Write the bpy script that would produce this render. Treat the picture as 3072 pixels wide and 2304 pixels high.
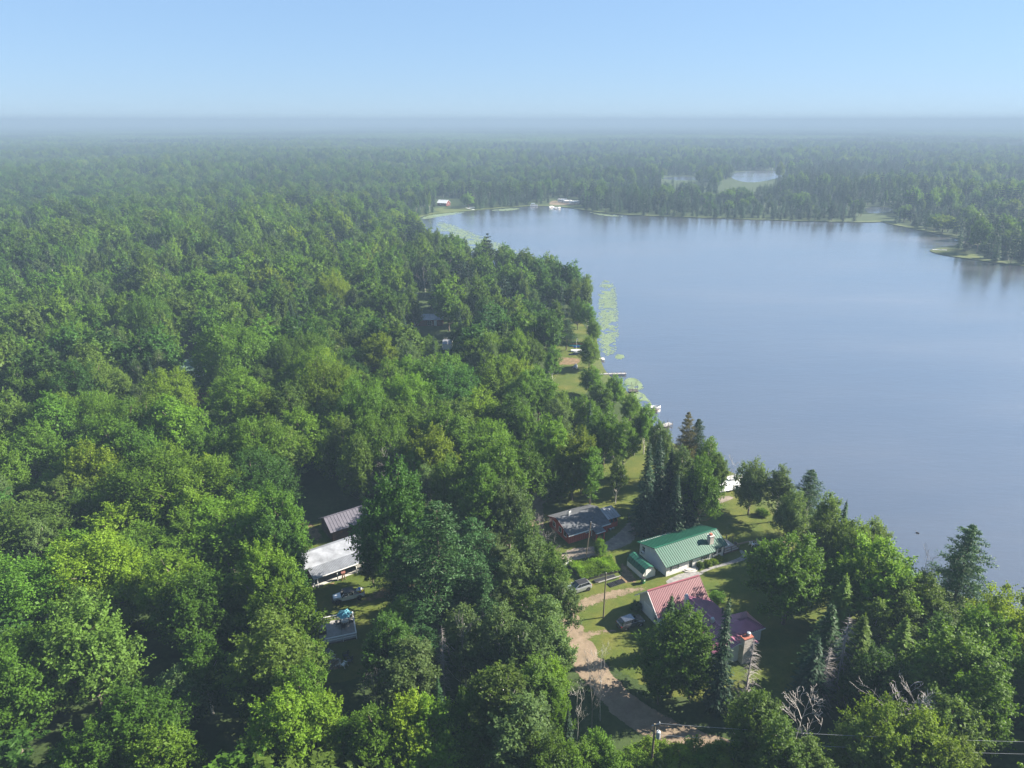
import bpy, bmesh, math, random
import numpy as np
from mathutils import Vector, Matrix
from mathutils.geometry import delaunay_2d_cdt

for o in list(bpy.data.objects):
    bpy.data.objects.remove(o)
scene = bpy.context.scene
COL = scene.collection

# ------------------------------------------------------------------ camera, sky, sun, exposure
CAM_H = 75.0
PITCH = math.radians(20.4)
FPX = 2130.0                       # focal length in pixels of the 3072 px wide photograph
cam_data = bpy.data.cameras.new('camera')
cam_data.sensor_width = 36.0
cam_data.lens = 36.0 * FPX / 3072.0
cam_data.clip_start = 0.5
cam_data.clip_end = 60000.0
cam = bpy.data.objects.new('camera', cam_data)
COL.objects.link(cam)
cam.location = (0, 0, CAM_H)
cam.rotation_euler = (math.pi / 2 - PITCH, 0, 0)
scene.camera = cam

SUN_EL = math.radians(32.0)
SUN_AZ = math.radians(78.0)        # clockwise from +Y (the way the camera looks)
world = bpy.data.worlds.new('World')
scene.world = world
world.use_nodes = True
wn = world.node_tree
wn.nodes.clear()
sky = wn.nodes.new('ShaderNodeTexSky')
sky.sky_type = 'NISHITA'
sky.sun_disc = False
sky.sun_elevation = SUN_EL
sky.sun_rotation = SUN_AZ
sky.altitude = 400.0
sky.air_density = 1.0
sky.dust_density = 0.0
sky.ozone_density = 5.0
bg = wn.nodes.new('ShaderNodeBackground')
bg.inputs['Strength'].default_value = 0.068
wo = wn.nodes.new('ShaderNodeOutputWorld')
gm = wn.nodes.new('ShaderNodeGamma')            # flattens the sky's range to that of a thinly veiled summer morning
gm.inputs['Gamma'].default_value = 0.35
tint = wn.nodes.new('ShaderNodeMix')
tint.data_type = 'RGBA'
tint.blend_type = 'MULTIPLY'
tint.inputs[0].default_value = 1.0
tint.inputs[7].default_value = (0.83, 1.12, 1.50, 1)
wn.links.new(sky.outputs[0], gm.inputs['Color'])
wn.links.new(gm.outputs[0], tint.inputs[6])
wn.links.new(tint.outputs[2], bg.inputs['Color'])
wn.links.new(bg.outputs[0], wo.inputs['Surface'])

sun_data = bpy.data.lights.new('sun', 'SUN')
sun_data.energy = 4.8
sun_data.angle = math.radians(0.5)
sun_data.color = (1.0, 0.92, 0.78)
sun = bpy.data.objects.new('sun', sun_data)
COL.objects.link(sun)
sd = Vector((math.sin(SUN_AZ) * math.cos(SUN_EL), math.cos(SUN_AZ) * math.cos(SUN_EL), math.sin(SUN_EL)))
sun.rotation_euler = sd.to_track_quat('Z', 'Y').to_euler()
sun.location = (120, 60, 150)

scene.view_settings.view_transform = 'Standard'
scene.view_settings.look = 'None'
scene.view_settings.gamma = 1.0
scene.view_settings.use_curve_mapping = False
scene.view_settings.exposure = 2.33
cy = scene.cycles
cy.max_bounces = 7
cy.diffuse_bounces = 4
cy.glossy_bounces = 3
cy.transmission_bounces = 3
cy.volume_bounces = 1
cy.transparent_max_bounces = 8

# ------------------------------------------------------------------ photograph <-> world helpers
CP, SP = math.cos(PITCH), math.sin(PITCH)

def G(sx, sy, z=0.0):
    """Point of the place at height z seen at pixel (sx, sy) of the 3072 x 2304 photograph."""
    u, v = (sx - 1536) / FPX, (1152 - sy) / FPX
    dy, dz = CP + v * SP, -SP + v * CP
    t = (z - CAM_H) / dz
    return Vector((u * t, dy * t, z))

def D(x, y, z=0.0):
    return G(x * 1.3888, y * 1.3888, z)

def PJ(x, y, z):
    """World to the 2212 px wide view of the photograph (numpy friendly)."""
    dz = z - CAM_H
    d = y * CP - dz * SP
    up = y * SP + dz * CP
    return (1536 + FPX * x / d) / 1.3888, (1152 - FPX * up / d) / 1.3888

def inside(px, py, poly):
    """Point in polygon, vectorised."""
    px = np.asarray(px, float)
    py = np.asarray(py, float)
    r = np.zeros(px.shape, bool)
    n = len(poly)
    for i in range(n):
        x0, y0 = poly[i][0], poly[i][1]
        x1, y1 = poly[(i + 1) % n][0], poly[(i + 1) % n][1]
        c = (y0 > py) != (y1 > py)
        with np.errstate(divide='ignore', invalid='ignore'):
            xi = (x1 - x0) * (py - y0) / (y1 - y0 + 1e-12) + x0
        r ^= c & (px < xi)
    return r

def smooth(poly, n=3):
    """Chaikin corner cutting of a closed polygon."""
    p = [Vector((a[0], a[1], 0)) for a in poly]
    for _ in range(n):
        q = []
        for i in range(len(p)):
            a, b = p[i], p[(i + 1) % len(p)]
            q += [a * 0.75 + b * 0.25, a * 0.25 + b * 0.75]
        p = q
    return [(a.x, a.y) for a in p]

_R = np.random.RandomState(5)
_NT = _R.rand(256, 256)

def vnoise(x, y, s=1.0, off=0):
    """Smooth value noise 0..1."""
    x = np.asarray(x, float) / s + off * 17.3
    y = np.asarray(y, float) / s + off * 9.1
    xi, yi = np.floor(x).astype(int), np.floor(y).astype(int)
    fx, fy = x - xi, y - yi
    fx, fy = fx * fx * (3 - 2 * fx), fy * fy * (3 - 2 * fy)
    g = lambda a, b: _NT[a % 256, b % 256]
    return (g(xi, yi) * (1 - fx) * (1 - fy) + g(xi + 1, yi) * fx * (1 - fy) + g(xi, yi + 1) * (1 - fx) * fy + g(xi + 1, yi + 1) * fx * fy)

# ------------------------------------------------------------------ materials
def mat(name):
    m = bpy.data.materials.new(name)
    m.use_nodes = True
    nt = m.node_tree
    return m, nt, nt.nodes['Principled BSDF']

def N(nt, t, **kw):
    n = nt.nodes.new(t)
    for k, v in kw.items():
        setattr(n, k, v)
    return n

def coords(nt, scale=None, obj=True):
    if obj:
        c = N(nt, 'ShaderNodeTexCoord').outputs['Object']
    else:
        c = N(nt, 'ShaderNodeNewGeometry').outputs['Position']
    if scale is not None:
        mp = N(nt, 'ShaderNodeMapping')
        mp.inputs['Scale'].default_value = scale
        nt.links.new(c, mp.inputs['Vector'])
        c = mp.outputs[0]
    return c

def noise(nt, vec, scale, detail=4, rough=0.6):
    n = N(nt, 'ShaderNodeTexNoise')
    n.inputs['Scale'].default_value = scale
    n.inputs['Detail'].default_value = detail
    n.inputs['Roughness'].default_value = rough
    nt.links.new(vec, n.inputs['Vector'])
    return n.outputs[0]

def ramp(nt, fac, stops):
    r = N(nt, 'ShaderNodeValToRGB')
    e = r.color_ramp.elements
    while len(e) > 1:
        e.remove(e[-1])
    e[0].position, e[0].color = stops[0][0], (*stops[0][1], 1)
    for p, c in stops[1:]:
        x = e.new(p)
        x.color = (*c, 1)
    nt.links.new(fac, r.inputs[0])
    return r.outputs[0]

def mixc(nt, fac, a, b, mode='MIX'):
    m = N(nt, 'ShaderNodeMix', data_type='RGBA', blend_type=mode)
    for s, v in ((m.inputs[0], fac), (m.inputs[6], a), (m.inputs[7], b)):
        if hasattr(v, 'is_output'):
            nt.links.new(v, s)
        elif isinstance(v, (int, float)):
            s.default_value = v
        else:
            s.default_value = (*v, 1)
    return m.outputs[2]

def math_node(nt, op, a, b=0.0):
    m = N(nt, 'ShaderNodeMath', operation=op)
    for s, v in ((m.inputs[0], a), (m.inputs[1], b)):
        if hasattr(v, 'is_output'):
            nt.links.new(v, s)
        else:
            s.default_value = v
    return m.outputs[0]

def bump(nt, bsdf, height, strength=0.5, dist=0.05):
    b = N(nt, 'ShaderNodeBump')
    b.inputs['Strength'].default_value = strength
    b.inputs['Distance'].default_value = dist
    nt.links.new(height, b.inputs['Height'])
    nt.links.new(b.outputs[0], bsdf.inputs['Normal'])

def plain(name, col, rough=0.6, metal=0.0, var=0.12, scale=2.0, spec=0.4, bumps=0.0):
    """A paint / wood / plastic material with a little wear in it."""
    m, nt, b = mat(name)
    v = coords(nt)
    n = noise(nt, v, scale, 5, 0.65)
    lo = tuple(c * (1 - var) for c in col)
    hi = tuple(min(1, c * (1 + var)) for c in col)
    nt.links.new(ramp(nt, n, [(0.3, lo), (0.7, hi)]), b.inputs['Base Color'])
    b.inputs['Roughness'].default_value = rough
    b.inputs['Metallic'].default_value = metal
    b.inputs['Specular IOR Level'].default_value = spec
    if bumps:
        bump(nt, b, n, bumps, 0.03)
    return m

def patchy(name, stops, scale, rough=0.9, detail=6, stretch=None, fine=None, bumps=0.4, edge=False, edge_scale=0.5, edge_amp=2.2):
    """Ground materials: patches of several colours, fine grain, optionally a ragged cut-out edge."""
    m, nt, b = mat(name)
    v = coords(nt, stretch, obj=False)
    n = noise(nt, v, scale, detail, 0.65)
    c = ramp(nt, n, stops)
    g2 = noise(nt, v, 0.9, 5, 0.75)
    c = mixc(nt, 0.6, c, ramp(nt, g2, [(0.3, (0.55, 0.6, 0.5)), (0.7, (1.2, 1.15, 1.2))]), 'MULTIPLY')
    if fine:
        f = noise(nt, v, fine[0], 3, 0.7)
        c = mixc(nt, fine[1], c, ramp(nt, f, [(0.25, (0.35, 0.35, 0.35)), (0.75, (1.0, 1.0, 1.0))]), 'MULTIPLY')
        bump(nt, b, f, bumps, 0.08)
    nt.links.new(c, b.inputs['Base Color'])
    b.inputs['Roughness'].default_value = rough
    b.inputs['Specular IOR Level'].default_value = 0.15
    if edge:
        at = N(nt, 'ShaderNodeAttribute', attribute_name='edge')
        n2 = noise(nt, coords(nt, None, obj=False), edge_scale, 8, 0.8)
        s = math_node(nt, 'ADD', at.outputs['Fac'], math_node(nt, 'MULTIPLY', math_node(nt, 'SUBTRACT', n2, 0.5), edge_amp))
        cut = math_node(nt, 'GREATER_THAN', s, 0.5)
        nt.links.new(cut, b.inputs['Alpha'])
    return m

def leaf_mat(name, col, hue=0.009, val=0.3, trans=0.35, rough=0.55):
    """Foliage: one colour per kind, varied from tree to tree and from spray to spray."""
    m, nt, b = mat(name)
    oi = N(nt, 'ShaderNodeObjectInfo')
    at = N(nt, 'ShaderNodeAttribute', attribute_name='tint')
    hsv = N(nt, 'ShaderNodeHueSaturation')
    hsv.inputs['Color'].default_value = (*col, 1)
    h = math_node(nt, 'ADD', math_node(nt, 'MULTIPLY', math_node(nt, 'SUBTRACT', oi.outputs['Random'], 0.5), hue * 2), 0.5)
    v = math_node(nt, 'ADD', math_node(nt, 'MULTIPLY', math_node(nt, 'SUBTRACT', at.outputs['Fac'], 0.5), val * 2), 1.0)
    r2 = math_node(nt, 'FRACT', math_node(nt, 'MULTIPLY', oi.outputs['Random'], 7.31))
    v = math_node(nt, 'MULTIPLY', v, math_node(nt, 'ADD', math_node(nt, 'MULTIPLY', r2, 0.62), 0.70))
    nt.links.new(h, hsv.inputs['Hue'])
    nt.links.new(v, hsv.inputs['Value'])
    nt.links.new(hsv.outputs[0], b.inputs['Base Color'])
    b.inputs['Roughness'].default_value = rough
    b.inputs['Specular IOR Level'].default_value = 0.12
    tr = N(nt, 'ShaderNodeBsdfTranslucent')
    tc = mixc(nt, 1.0, hsv.outputs[0], (1.5, 1.4, 0.55), 'MULTIPLY')
    nt.links.new(tc, tr.inputs['Color'])
    ms = N(nt, 'ShaderNodeMixShader')
    ms.inputs[0].default_value = trans
    nt.links.new(b.outputs[0], ms.inputs[1])
    nt.links.new(tr.outputs[0], ms.inputs[2])
    nt.links.new(ms.outputs[0], nt.nodes['Material Output'].inputs['Surface'])
    return m

M = {}
M['forest_floor'] = patchy('forest floor', [(0.3, (0.028, 0.05, 0.014)), (0.55, (0.045, 0.07, 0.02)), (0.75, (0.065, 0.075, 0.03))], 0.12, fine=(1.5, 0.6))
LAWN = [(0.22, (0.04, 0.07, 0.012)), (0.45, (0.065, 0.09, 0.014)), (0.62, (0.095, 0.105, 0.02)), (0.8, (0.13, 0.12, 0.035))]
M['lawn'] = patchy('mown lawn', LAWN, 0.16, fine=(3.5, 0.45), edge=True, edge_scale=0.5, edge_amp=1.4)
M['rough_grass'] = patchy('rough grass', [(0.3, (0.05, 0.085, 0.018)), (0.6, (0.10, 0.125, 0.03)), (0.8, (0.15, 0.14, 0.05))], 0.3, fine=(2.5, 0.6), edge=True)
M['shore_grass'] = patchy('shore grass', [(0.3, (0.06, 0.095, 0.022)), (0.7, (0.12, 0.135, 0.045))], 0.15, fine=(1.0, 0.6))
M['sand'] = patchy('sandy track', [(0.25, (0.115, 0.09, 0.062)), (0.5, (0.185, 0.142, 0.098)), (0.75, (0.25, 0.198, 0.14))], 0.5, fine=(4.0, 0.3), edge=True, edge_scale=1.6, edge_amp=2.6)
M['gravel'] = patchy('grey gravel', [(0.25, (0.13, 0.11, 0.095)), (0.5, (0.2, 0.17, 0.145)), (0.75, (0.3, 0.25, 0.2))], 0.7, fine=(4.0, 0.4), edge=True, edge_scale=1.6)
M['road'] = patchy('dirt road', [(0.25, (0.15, 0.114, 0.083)), (0.5, (0.195, 0.150, 0.109)), (0.75, (0.24, 0.188, 0.137))], 0.35, fine=(5.0, 0.25), edge=True, edge_scale=1.2, edge_amp=0.9)
M['litter'] = patchy('bare soil and leaf litter', [(0.25, (0.08, 0.06, 0.035)), (0.5, (0.17, 0.12, 0.07)), (0.75, (0.27, 0.19, 0.11))], 0.9, fine=(4.0, 0.5), edge=True, edge_scale=1.6)
M['bark'] = plain('bark', (0.11, 0.09, 0.07), 0.9, var=0.4, scale=3, bumps=0.4)
M['birch_bark'] = plain('birch bark', (0.5, 0.47, 0.42), 0.8, var=0.45, scale=2.5)
M['dead_wood'] = plain('weathered dead wood', (0.19, 0.17, 0.16), 0.9, var=0.25, scale=2)
M['dead_birch'] = plain('bare birch wood', (0.42, 0.39, 0.36), 0.85, var=0.3, scale=2)
LEAF = {
    'bright': ('fresh green', (0.082, 0.152, 0.013)),
    'mid': ('mid green', (0.064, 0.128, 0.014)),
    'dark': ('deep green', (0.040, 0.093, 0.016)),
    'yellow': ('yellow-green', (0.108, 0.168, 0.012)),
    'olive': ('olive green', (0.072, 0.122, 0.020)),
    'grey': ('grey-green', (0.072, 0.118, 0.036)),
    'spruce': ('blackish green', (0.015, 0.034, 0.016)),
    'pine': ('bluish green', (0.026, 0.064, 0.018)),
    'tan': ('brown-tipped', (0.082, 0.078, 0.034)),
}
for k, (w_, c_) in LEAF.items():
    M['leaf_' + k] = leaf_mat(w_ + ' foliage', c_, trans=0.2 if k in ('spruce', 'pine') else 0.45)

# ------------------------------------------------------------------ mesh helpers
def np_mesh(name, verts, faces, tint=None, nper=4):
    """Mesh from numpy arrays: faces is (n, nper)."""
    me = bpy.data.meshes.new(name)
    verts = np.asarray(verts, np.float32)
    faces = np.asarray(faces, np.int32)
    me.vertices.add(len(verts))
    me.vertices.foreach_set('co', verts.ravel())
    me.loops.add(faces.size)
    me.loops.foreach_set('vertex_index', faces.ravel())
    me.polygons.add(len(faces))
    me.polygons.foreach_set('loop_start', np.arange(len(faces), dtype=np.int32) * nper)
    if tint is not None:
        a = me.attributes.new('tint', 'FLOAT', 'POINT')
        a.data.foreach_set('value', np.asarray(tint, np.float32))
    me.update(calc_edges=True)
    me.validate()
    return me

def obj(name, me, m=None, parent=None, loc=None, rz=None, **props):
    o = bpy.data.objects.new(name, me)
    COL.objects.link(o)
    if m is not None and me is not None and not me.materials:
        me.materials.append(m)
    if parent is not None:
        o.parent = parent
    if loc is not None:
        o.location = loc
    if rz is not None:
        o.rotation_euler = (0, 0, rz)
    for k, v in props.items():
        o[k] = v
    return o

def thing(name, label, cat, loc, rz=0.0, group=None):
    o = obj(name, None, None, None, loc, rz, label=label, category=cat)
    o.empty_display_size = 0.5
    if group:
        o['group'] = group
    return o

class MB:
    """Collects boxes, bars, tubes and sheets; build() links them as one mesh object."""
    def __init__(s):
        s.v, s.f = [], []
    def face(s, pts):
        b = len(s.v)
        s.v += [tuple(p) for p in pts]
        s.f.append(tuple(range(b, b + len(pts))))
        return s
    def add(s, verts, faces):
        b = len(s.v)
        s.v += [tuple(p) for p in verts]
        s.f += [tuple(b + i for i in f) for f in faces]
        return s
    def box(s, x0, y0, z0, x1, y1, z1, tr=None):
        v = [(x0, y0, z0), (x1, y0, z0), (x1, y1, z0), (x0, y1, z0), (x0, y0, z1), (x1, y0, z1), (x1, y1, z1), (x0, y1, z1)]
        if tr is not None:
            v = [tuple(tr @ Vector(p)) for p in v]
        return s.add(v, [(3, 2, 1, 0), (4, 5, 6, 7), (0, 1, 5, 4), (1, 2, 6, 5), (2, 3, 7, 6), (3, 0, 4, 7)])
    def bar(s, a, b, w, h=None):
        """Rectangular bar from a to b."""
        a, b = Vector(a), Vector(b)
        h = w if h is None else h
        d = (b - a).normalized()
        side = d.cross(Vector((0, 0, 1)))
        if side.length < 1e-4:
            side = Vector((1, 0, 0))
        side.normalize()
        up = side.cross(d)
        sv, uv = side * w / 2, up * h / 2
        v = [a - sv - uv, a + sv - uv, a + sv + uv, a - sv + uv, b - sv - uv, b + sv - uv, b + sv + uv, b - sv + uv]
        return s.add(v, [(3, 2, 1, 0), (4, 5, 6, 7), (0, 1, 5, 4), (1, 2, 6, 5), (2, 3, 7, 6), (3, 0, 4, 7)])
    def tube(s, pts, rad, sides=8, caps=True):
        pts = [Vector(p) for p in pts]
        rad = [rad] * len(pts) if isinstance(rad, (int, float)) else rad
        b = len(s.v)
        n = len(pts)
        for i, p in enumerate(pts):
            d = (pts[min(i + 1, n - 1)] - pts[max(i - 1, 0)])
            d = d.normalized() if d.length > 1e-6 else Vector((0, 0, 1))
            u = d.cross(Vector((0.31, 0.17, 0.93)))
            if u.length < 1e-3:
                u = d.cross(Vector((1, 0, 0)))
            u.normalize()
            w = d.cross(u)
            for k in range(sides):
                a = 2 * math.pi * k / sides
                s.v.append(tuple(p + (u * math.cos(a) + w * math.sin(a)) * rad[i]))
        for i in range(n - 1):
            for k in range(sides):
                k2 = (k + 1) % sides
                s.f.append((b + i * sides + k, b + i * sides + k2, b + (i + 1) * sides + k2, b + (i + 1) * sides + k))
        if caps:
            s.f.append(tuple(b + k for k in range(sides))[::-1])
            s.f.append(tuple(b + (n - 1) * sides + k for k in range(sides)))
        return s
    def prism(s, outline, z0, z1, tr=None):
        """Vertical extrusion of a closed outline."""
        n = len(outline)
        v = [(p[0], p[1], z0) for p in outline] + [(p[0], p[1], z1) for p in outline]
        if tr is not None:
            v = [tuple(tr @ Vector(p)) for p in v]
        f = [tuple(range(n))[::-1], tuple(range(n, 2 * n))]
        f += [(i, (i + 1) % n, n + (i + 1) % n, n + i) for i in range(n)]
        return s.add(v, f)
    def plate(s, pts, t):
        """A flat polygon given thickness t (downwards along its normal)."""
        pts = [Vector(p) for p in pts]
        nrm = (pts[1] - pts[0]).cross(pts[2] - pts[0]).normalized()
        n = len(pts)
        v = pts + [p - nrm * t for p in pts]
        f = [tuple(range(n)), tuple(range(n, 2 * n))[::-1]]
        f += [(i, n + i, n + (i + 1) % n, (i + 1) % n) for i in range(n)]
        return s.add(v, f)
    def lathe(s, prof, sides=12, tr=None):
        b = []
        for r, z in prof:
            for k in range(sides):
                a = 2 * math.pi * k / sides
                b.append((r * math.cos(a), r * math.sin(a), z))
        if tr is not None:
            b = [tuple(tr @ Vector(p)) for p in b]
        f = []
        n = len(prof)
        for i in range(n - 1):
            for k in range(sides):
                k2 = (k + 1) % sides
                f.append((i * sides + k, i * sides + k2, (i + 1) * sides + k2, (i + 1) * sides + k))
        f.append(tuple(range(sides))[::-1])
        f.append(tuple((n - 1) * sides + k for k in range(sides)))
        return s.add(b, f)
    def mesh(s, name, bevel=0.0, smooth=False):
        me = bpy.data.meshes.new(name)
        me.from_pydata(s.v, [], s.f)
        bm = bmesh.new()
        bm.from_mesh(me)
        if bevel:
            bmesh.ops.remove_doubles(bm, verts=bm.verts, dist=1e-5)
            es = [e for e in bm.edges if len(e.link_faces) == 2 and e.calc_face_angle(0) > 0.5]
            bmesh.ops.bevel(bm, geom=es, offset=bevel, segments=2, profile=0.6, affect='EDGES', clamp_overlap=True)
        bmesh.ops.recalc_face_normals(bm, faces=bm.faces)
        bm.to_mesh(me)
        bm.free()
        if smooth:
            for p in me.polygons:
                p.use_smooth = True
        me.update()
        return me
    def build(s, name, m, parent=None, bevel=0.0, smooth=False, **props):
        return obj(name, s.mesh(name, bevel, smooth), m, parent, **props)

def sheet(name, poly, z, m, inset=2.0, sm=2, **props):
    """A flat ground sheet with an 'edge' attribute that runs 0 at the rim to 1 further in."""
    p = smooth(poly, sm) if sm else [(a[0], a[1]) for a in poly]
    if sum(p[i][0] * p[(i + 1) % len(p)][1] - p[(i + 1) % len(p)][0] * p[i][1] for i in range(len(p))) < 0:
        p = p[::-1]
    xs, ys = [a[0] for a in p], [a[1] for a in p]
    step = max(inset * 0.5, (max(xs) - min(xs)) / 60, (max(ys) - min(ys)) / 60)
    gx, gy = np.meshgrid(np.arange(min(xs), max(xs), step), np.arange(min(ys), max(ys), step))
    gx, gy = gx.ravel(), gy.ravel()
    dist = edge_dist(gx, gy, p)
    ok = inside(gx, gy, p) & (dist > step * 0.5)
    pts = [Vector(a) for a in p] + [Vector((a, b)) for a, b in zip(gx[ok], gy[ok])]
    n = len(p)
    r = delaunay_2d_cdt(pts, [(i, (i + 1) % n) for i in range(n)], [], 1, 1e-5)
    vs, fs = r[0], r[2]
    vx, vy = np.array([v.x for v in vs]), np.array([v.y for v in vs])
    me = bpy.data.meshes.new(name)
    me.from_pydata([(v.x, v.y, z) for v in vs], [], [tuple(f) for f in fs])
    e = np.clip(edge_dist(vx, vy, p) / inset, 0, 1)
    a = me.attributes.new('edge', 'FLOAT', 'POINT')
    a.data.foreach_set('value', e.astype(np.float32))
    me.update()
    for q in me.polygons:
        if q.normal.z < 0:
            me.flip_normals()
        break
    return obj(name, me, m, **props)

def edge_dist(x, y, p):
    d = np.full(np.shape(x), 1e9)
    for i in range(len(p)):
        ax, ay = p[i][0], p[i][1]
        bx, by = p[(i + 1) % len(p)][0], p[(i + 1) % len(p)][1]
        dx, dy = bx - ax, by - ay
        t = np.clip(((x - ax) * dx + (y - ay) * dy) / (dx * dx + dy * dy + 1e-12), 0, 1)
        d = np.minimum(d, np.hypot(x - ax - t * dx, y - ay - t * dy))
    return d

def ribbon(line, width):
    """Polygon round a centre line; width may be a list."""
    n = len(line)
    w = [width] * n if isinstance(width, (int, float)) else width
    L, R = [], []
    for i in range(n):
        a, b = Vector(line[max(i - 1, 0)][:2]), Vector(line[min(i + 1, n - 1)][:2])
        d = (b - a).normalized()
        nrm = Vector((-d.y, d.x))
        c = Vector(line[i][:2])
        L.append(tuple(c + nrm * w[i] / 2))
        R.append(tuple(c - nrm * w[i] / 2))
    return L + R[::-1]

# ------------------------------------------------------------------ the setting: ground, lake, ponds
def DP(pts, z=0.0):
    return [tuple(D(x, y, z)[:2]) for x, y in pts]

LAKE_Z = -0.35
lake_px = [(2330, 1345), (2212, 1325), (2120, 1305), (2050, 1285), (1960, 1250), (1880, 1205), (1800, 1160), (1740, 1125), (1690, 1090), (1640, 1060), (1600, 1035),
           (1560, 1015), (1500, 985), (1450, 960), (1415, 938), (1400, 915), (1390, 890), (1362, 858), (1335, 832), (1305, 806), (1292, 770), (1287, 730),
           (1283, 700), (1262, 660), (1225, 630), (1160, 602), (1090, 580), (1020, 566), (965, 545), (925, 517), (905, 492), (900, 474),
           (915, 465), (960, 461), (1010, 456), (1080, 450), (1150, 445), (1200, 446), (1250, 452), (1300, 461), (1400, 467), (1500, 470), (1600, 474),
           (1700, 477), (1800, 480), (1885, 481), (1905, 479), (1915, 483), (1945, 489), (1995, 500), (2050, 511), (2092, 521), (2088, 528), (2040, 535), (2012, 540), (2008, 543),
           (2030, 550), (2080, 558), (2150, 568), (2212, 575), (2330, 592)]
lake_poly = smooth(DP(lake_px, LAKE_Z) + [(560, 390), (600, 200), (330, 80)], 2)
pond_px = [[(1425, 384), (1470, 380), (1530, 383), (1535, 388), (1480, 390), (1440, 388)], [(1580, 372), (1640, 368), (1712, 370), (1690, 382), (1640, 394), (1600, 393), (1578, 384)],
           [(1862, 449), (1900, 446), (1935, 450), (1915, 459), (1875, 462)], [(1065, 382), (1100, 380), (1125, 383), (1100, 388), (1070, 387)]]
pond_polys = [smooth(DP(p), 2) for p in pond_px]

def build_ground():
    rings = [lake_poly] + pond_polys
    pts, edges = [], []
    for r in rings:
        b = len(pts)
        pts += [Vector(p) for p in r]
        edges += [(b + i, b + (i + 1) % len(r)) for i in range(len(r))]
    S = 40000.0
    b = len(pts)
    pts += [Vector((-S, -S)), Vector((S, -S)), Vector((S, S)), Vector((-S, S))]
    edges += [(b + i, b + (i + 1) % 4) for i in range(4)]
    for rr in (60, 120, 240, 500, 1000, 2000, 4000, 8000, 16000):
        for k in range(24):
            a = k / 24 * 2 * math.pi + rr
            q = Vector((rr * math.cos(a), rr * math.sin(a)))
            pts.append(q)
    r = delaunay_2d_cdt(pts, edges, [], 0, 1e-4)
    vs, fs = r[0], r[2]
    cx = np.array([sum(vs[i].x for i in f) / 3 for f in fs])
    cy_ = np.array([sum(vs[i].y for i in f) / 3 for f in fs])
    hole = np.zeros(len(fs), bool)
    for q in rings:
        hole |= inside(cx, cy_, q)
    V = [(v.x, v.y, 0.0) for v in vs]
    F = [tuple(f) for f, h in zip(fs, hole) if not h]
    for q in rings:                                     # the banks going down under the water
        b = len(V)
        n = len(q)
        c = Vector((sum(p[0] for p in q) / n, sum(p[1] for p in q) / n))
        V += [(p[0], p[1], 0.0) for p in q]
        V += [(p[0] + (c.x - p[0]) * 0.002, p[1] + (c.y - p[1]) * 0.002, -1.2) for p in q]
        F += [(b + i, b + (i + 1) % n, b + n + (i + 1) % n, b + n + i) for i in range(n)]
    me = bpy.data.meshes.new('ground')
    me.from_pydata(V, [], F)
    bm = bmesh.new()
    bm.from_mesh(me)
    bmesh.ops.remove_doubles(bm, verts=bm.verts, dist=1e-3)
    bmesh.ops.recalc_face_normals(bm, faces=bm.faces)
    bm.to_mesh(me)
    bm.free()
    up = sum(p.normal.z * p.area for p in me.polygons)
    if up < 0:
        me.flip_normals()
    obj('ground', me, M['forest_floor'], kind='structure')

build_ground()

def water_mat():
    """Rippled lake: a mirror towards the far side, its own grey-blue where one looks steeply into it."""
    m, nt, b = mat('lake water')
    v = coords(nt, (0.35, 1.0, 1.0), obj=False)
    w1 = noise(nt, v, 0.9, 3, 0.6)
    w2 = noise(nt, v, 0.14, 2, 0.5)
    hgt = math_node(nt, 'ADD', w1, math_node(nt, 'MULTIPLY', w2, 1.5))
    bp = N(nt, 'ShaderNodeBump')
    bp.inputs['Strength'].default_value = 0.42
    bp.inputs['Distance'].default_value = 0.13
    nt.links.new(hgt, bp.inputs['Height'])
    n = noise(nt, coords(nt, (0.35, 1, 1), obj=False), 0.018, 5, 0.6)
    nt.links.new(ramp(nt, n, [(0.3, (0.034, 0.038, 0.047)), (0.7, (0.050, 0.052, 0.059))]), b.inputs['Base Color'])
    b.inputs['Roughness'].default_value = 0.4
    b.inputs['Specular IOR Level'].default_value = 0.3
    nt.links.new(bp.outputs[0], b.inputs['Normal'])
    gl = N(nt, 'ShaderNodeBsdfGlossy')
    gl.inputs['Color'].default_value = (1.0, 0.93, 0.89, 1)
    nt.links.new(ramp(nt, n, [(0.35, (0.13, 0.13, 0.13)), (0.65, (0.24, 0.24, 0.24))]), gl.inputs['Roughness'])
    nt.links.new(bp.outputs[0], gl.inputs['Normal'])
    lw = N(nt, 'ShaderNodeLayerWeight')
    lw.inputs['Blend'].default_value = 0.5
    nt.links.new(bp.outputs[0], lw.inputs['Normal'])
    fac = math_node(nt, 'MULTIPLY', math_node(nt, 'POWER', lw.outputs['Facing'], 1.55), 0.96)
    ms = N(nt, 'ShaderNodeMixShader')
    nt.links.new(fac, ms.inputs[0])
    nt.links.new(b.outputs[0], ms.inputs[1])
    nt.links.new(gl.outputs[0], ms.inputs[2])
    nt.links.new(ms.outputs[0], nt.nodes['Material Output'].inputs['Surface'])
    return m
M['water'] = water_mat()

def water(name, poly, z):
    n = len(poly)
    c = Vector((sum(p[0] for p in poly) / n, sum(p[1] for p in poly) / n))
    pts = [Vector((p[0] + (p[0] - c.x) * 0.0015, p[1] + (p[1] - c.y) * 0.0015)) for p in poly]
    r = delaunay_2d_cdt(pts, [(i, (i + 1) % n) for i in range(n)], [], 1, 1e-4)
    me = bpy.data.meshes.new(name)
    me.from_pydata([(v.x, v.y, z) for v in r[0]], [], [tuple(f) for f in r[2]])
    if me.polygons[0].normal.z < 0:
        me.flip_normals()
    obj(name, me, M['water'], kind='structure')

water('lake', lake_poly, LAKE_Z)
for q in pond_polys:
    water('pond', q, -0.15)
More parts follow.
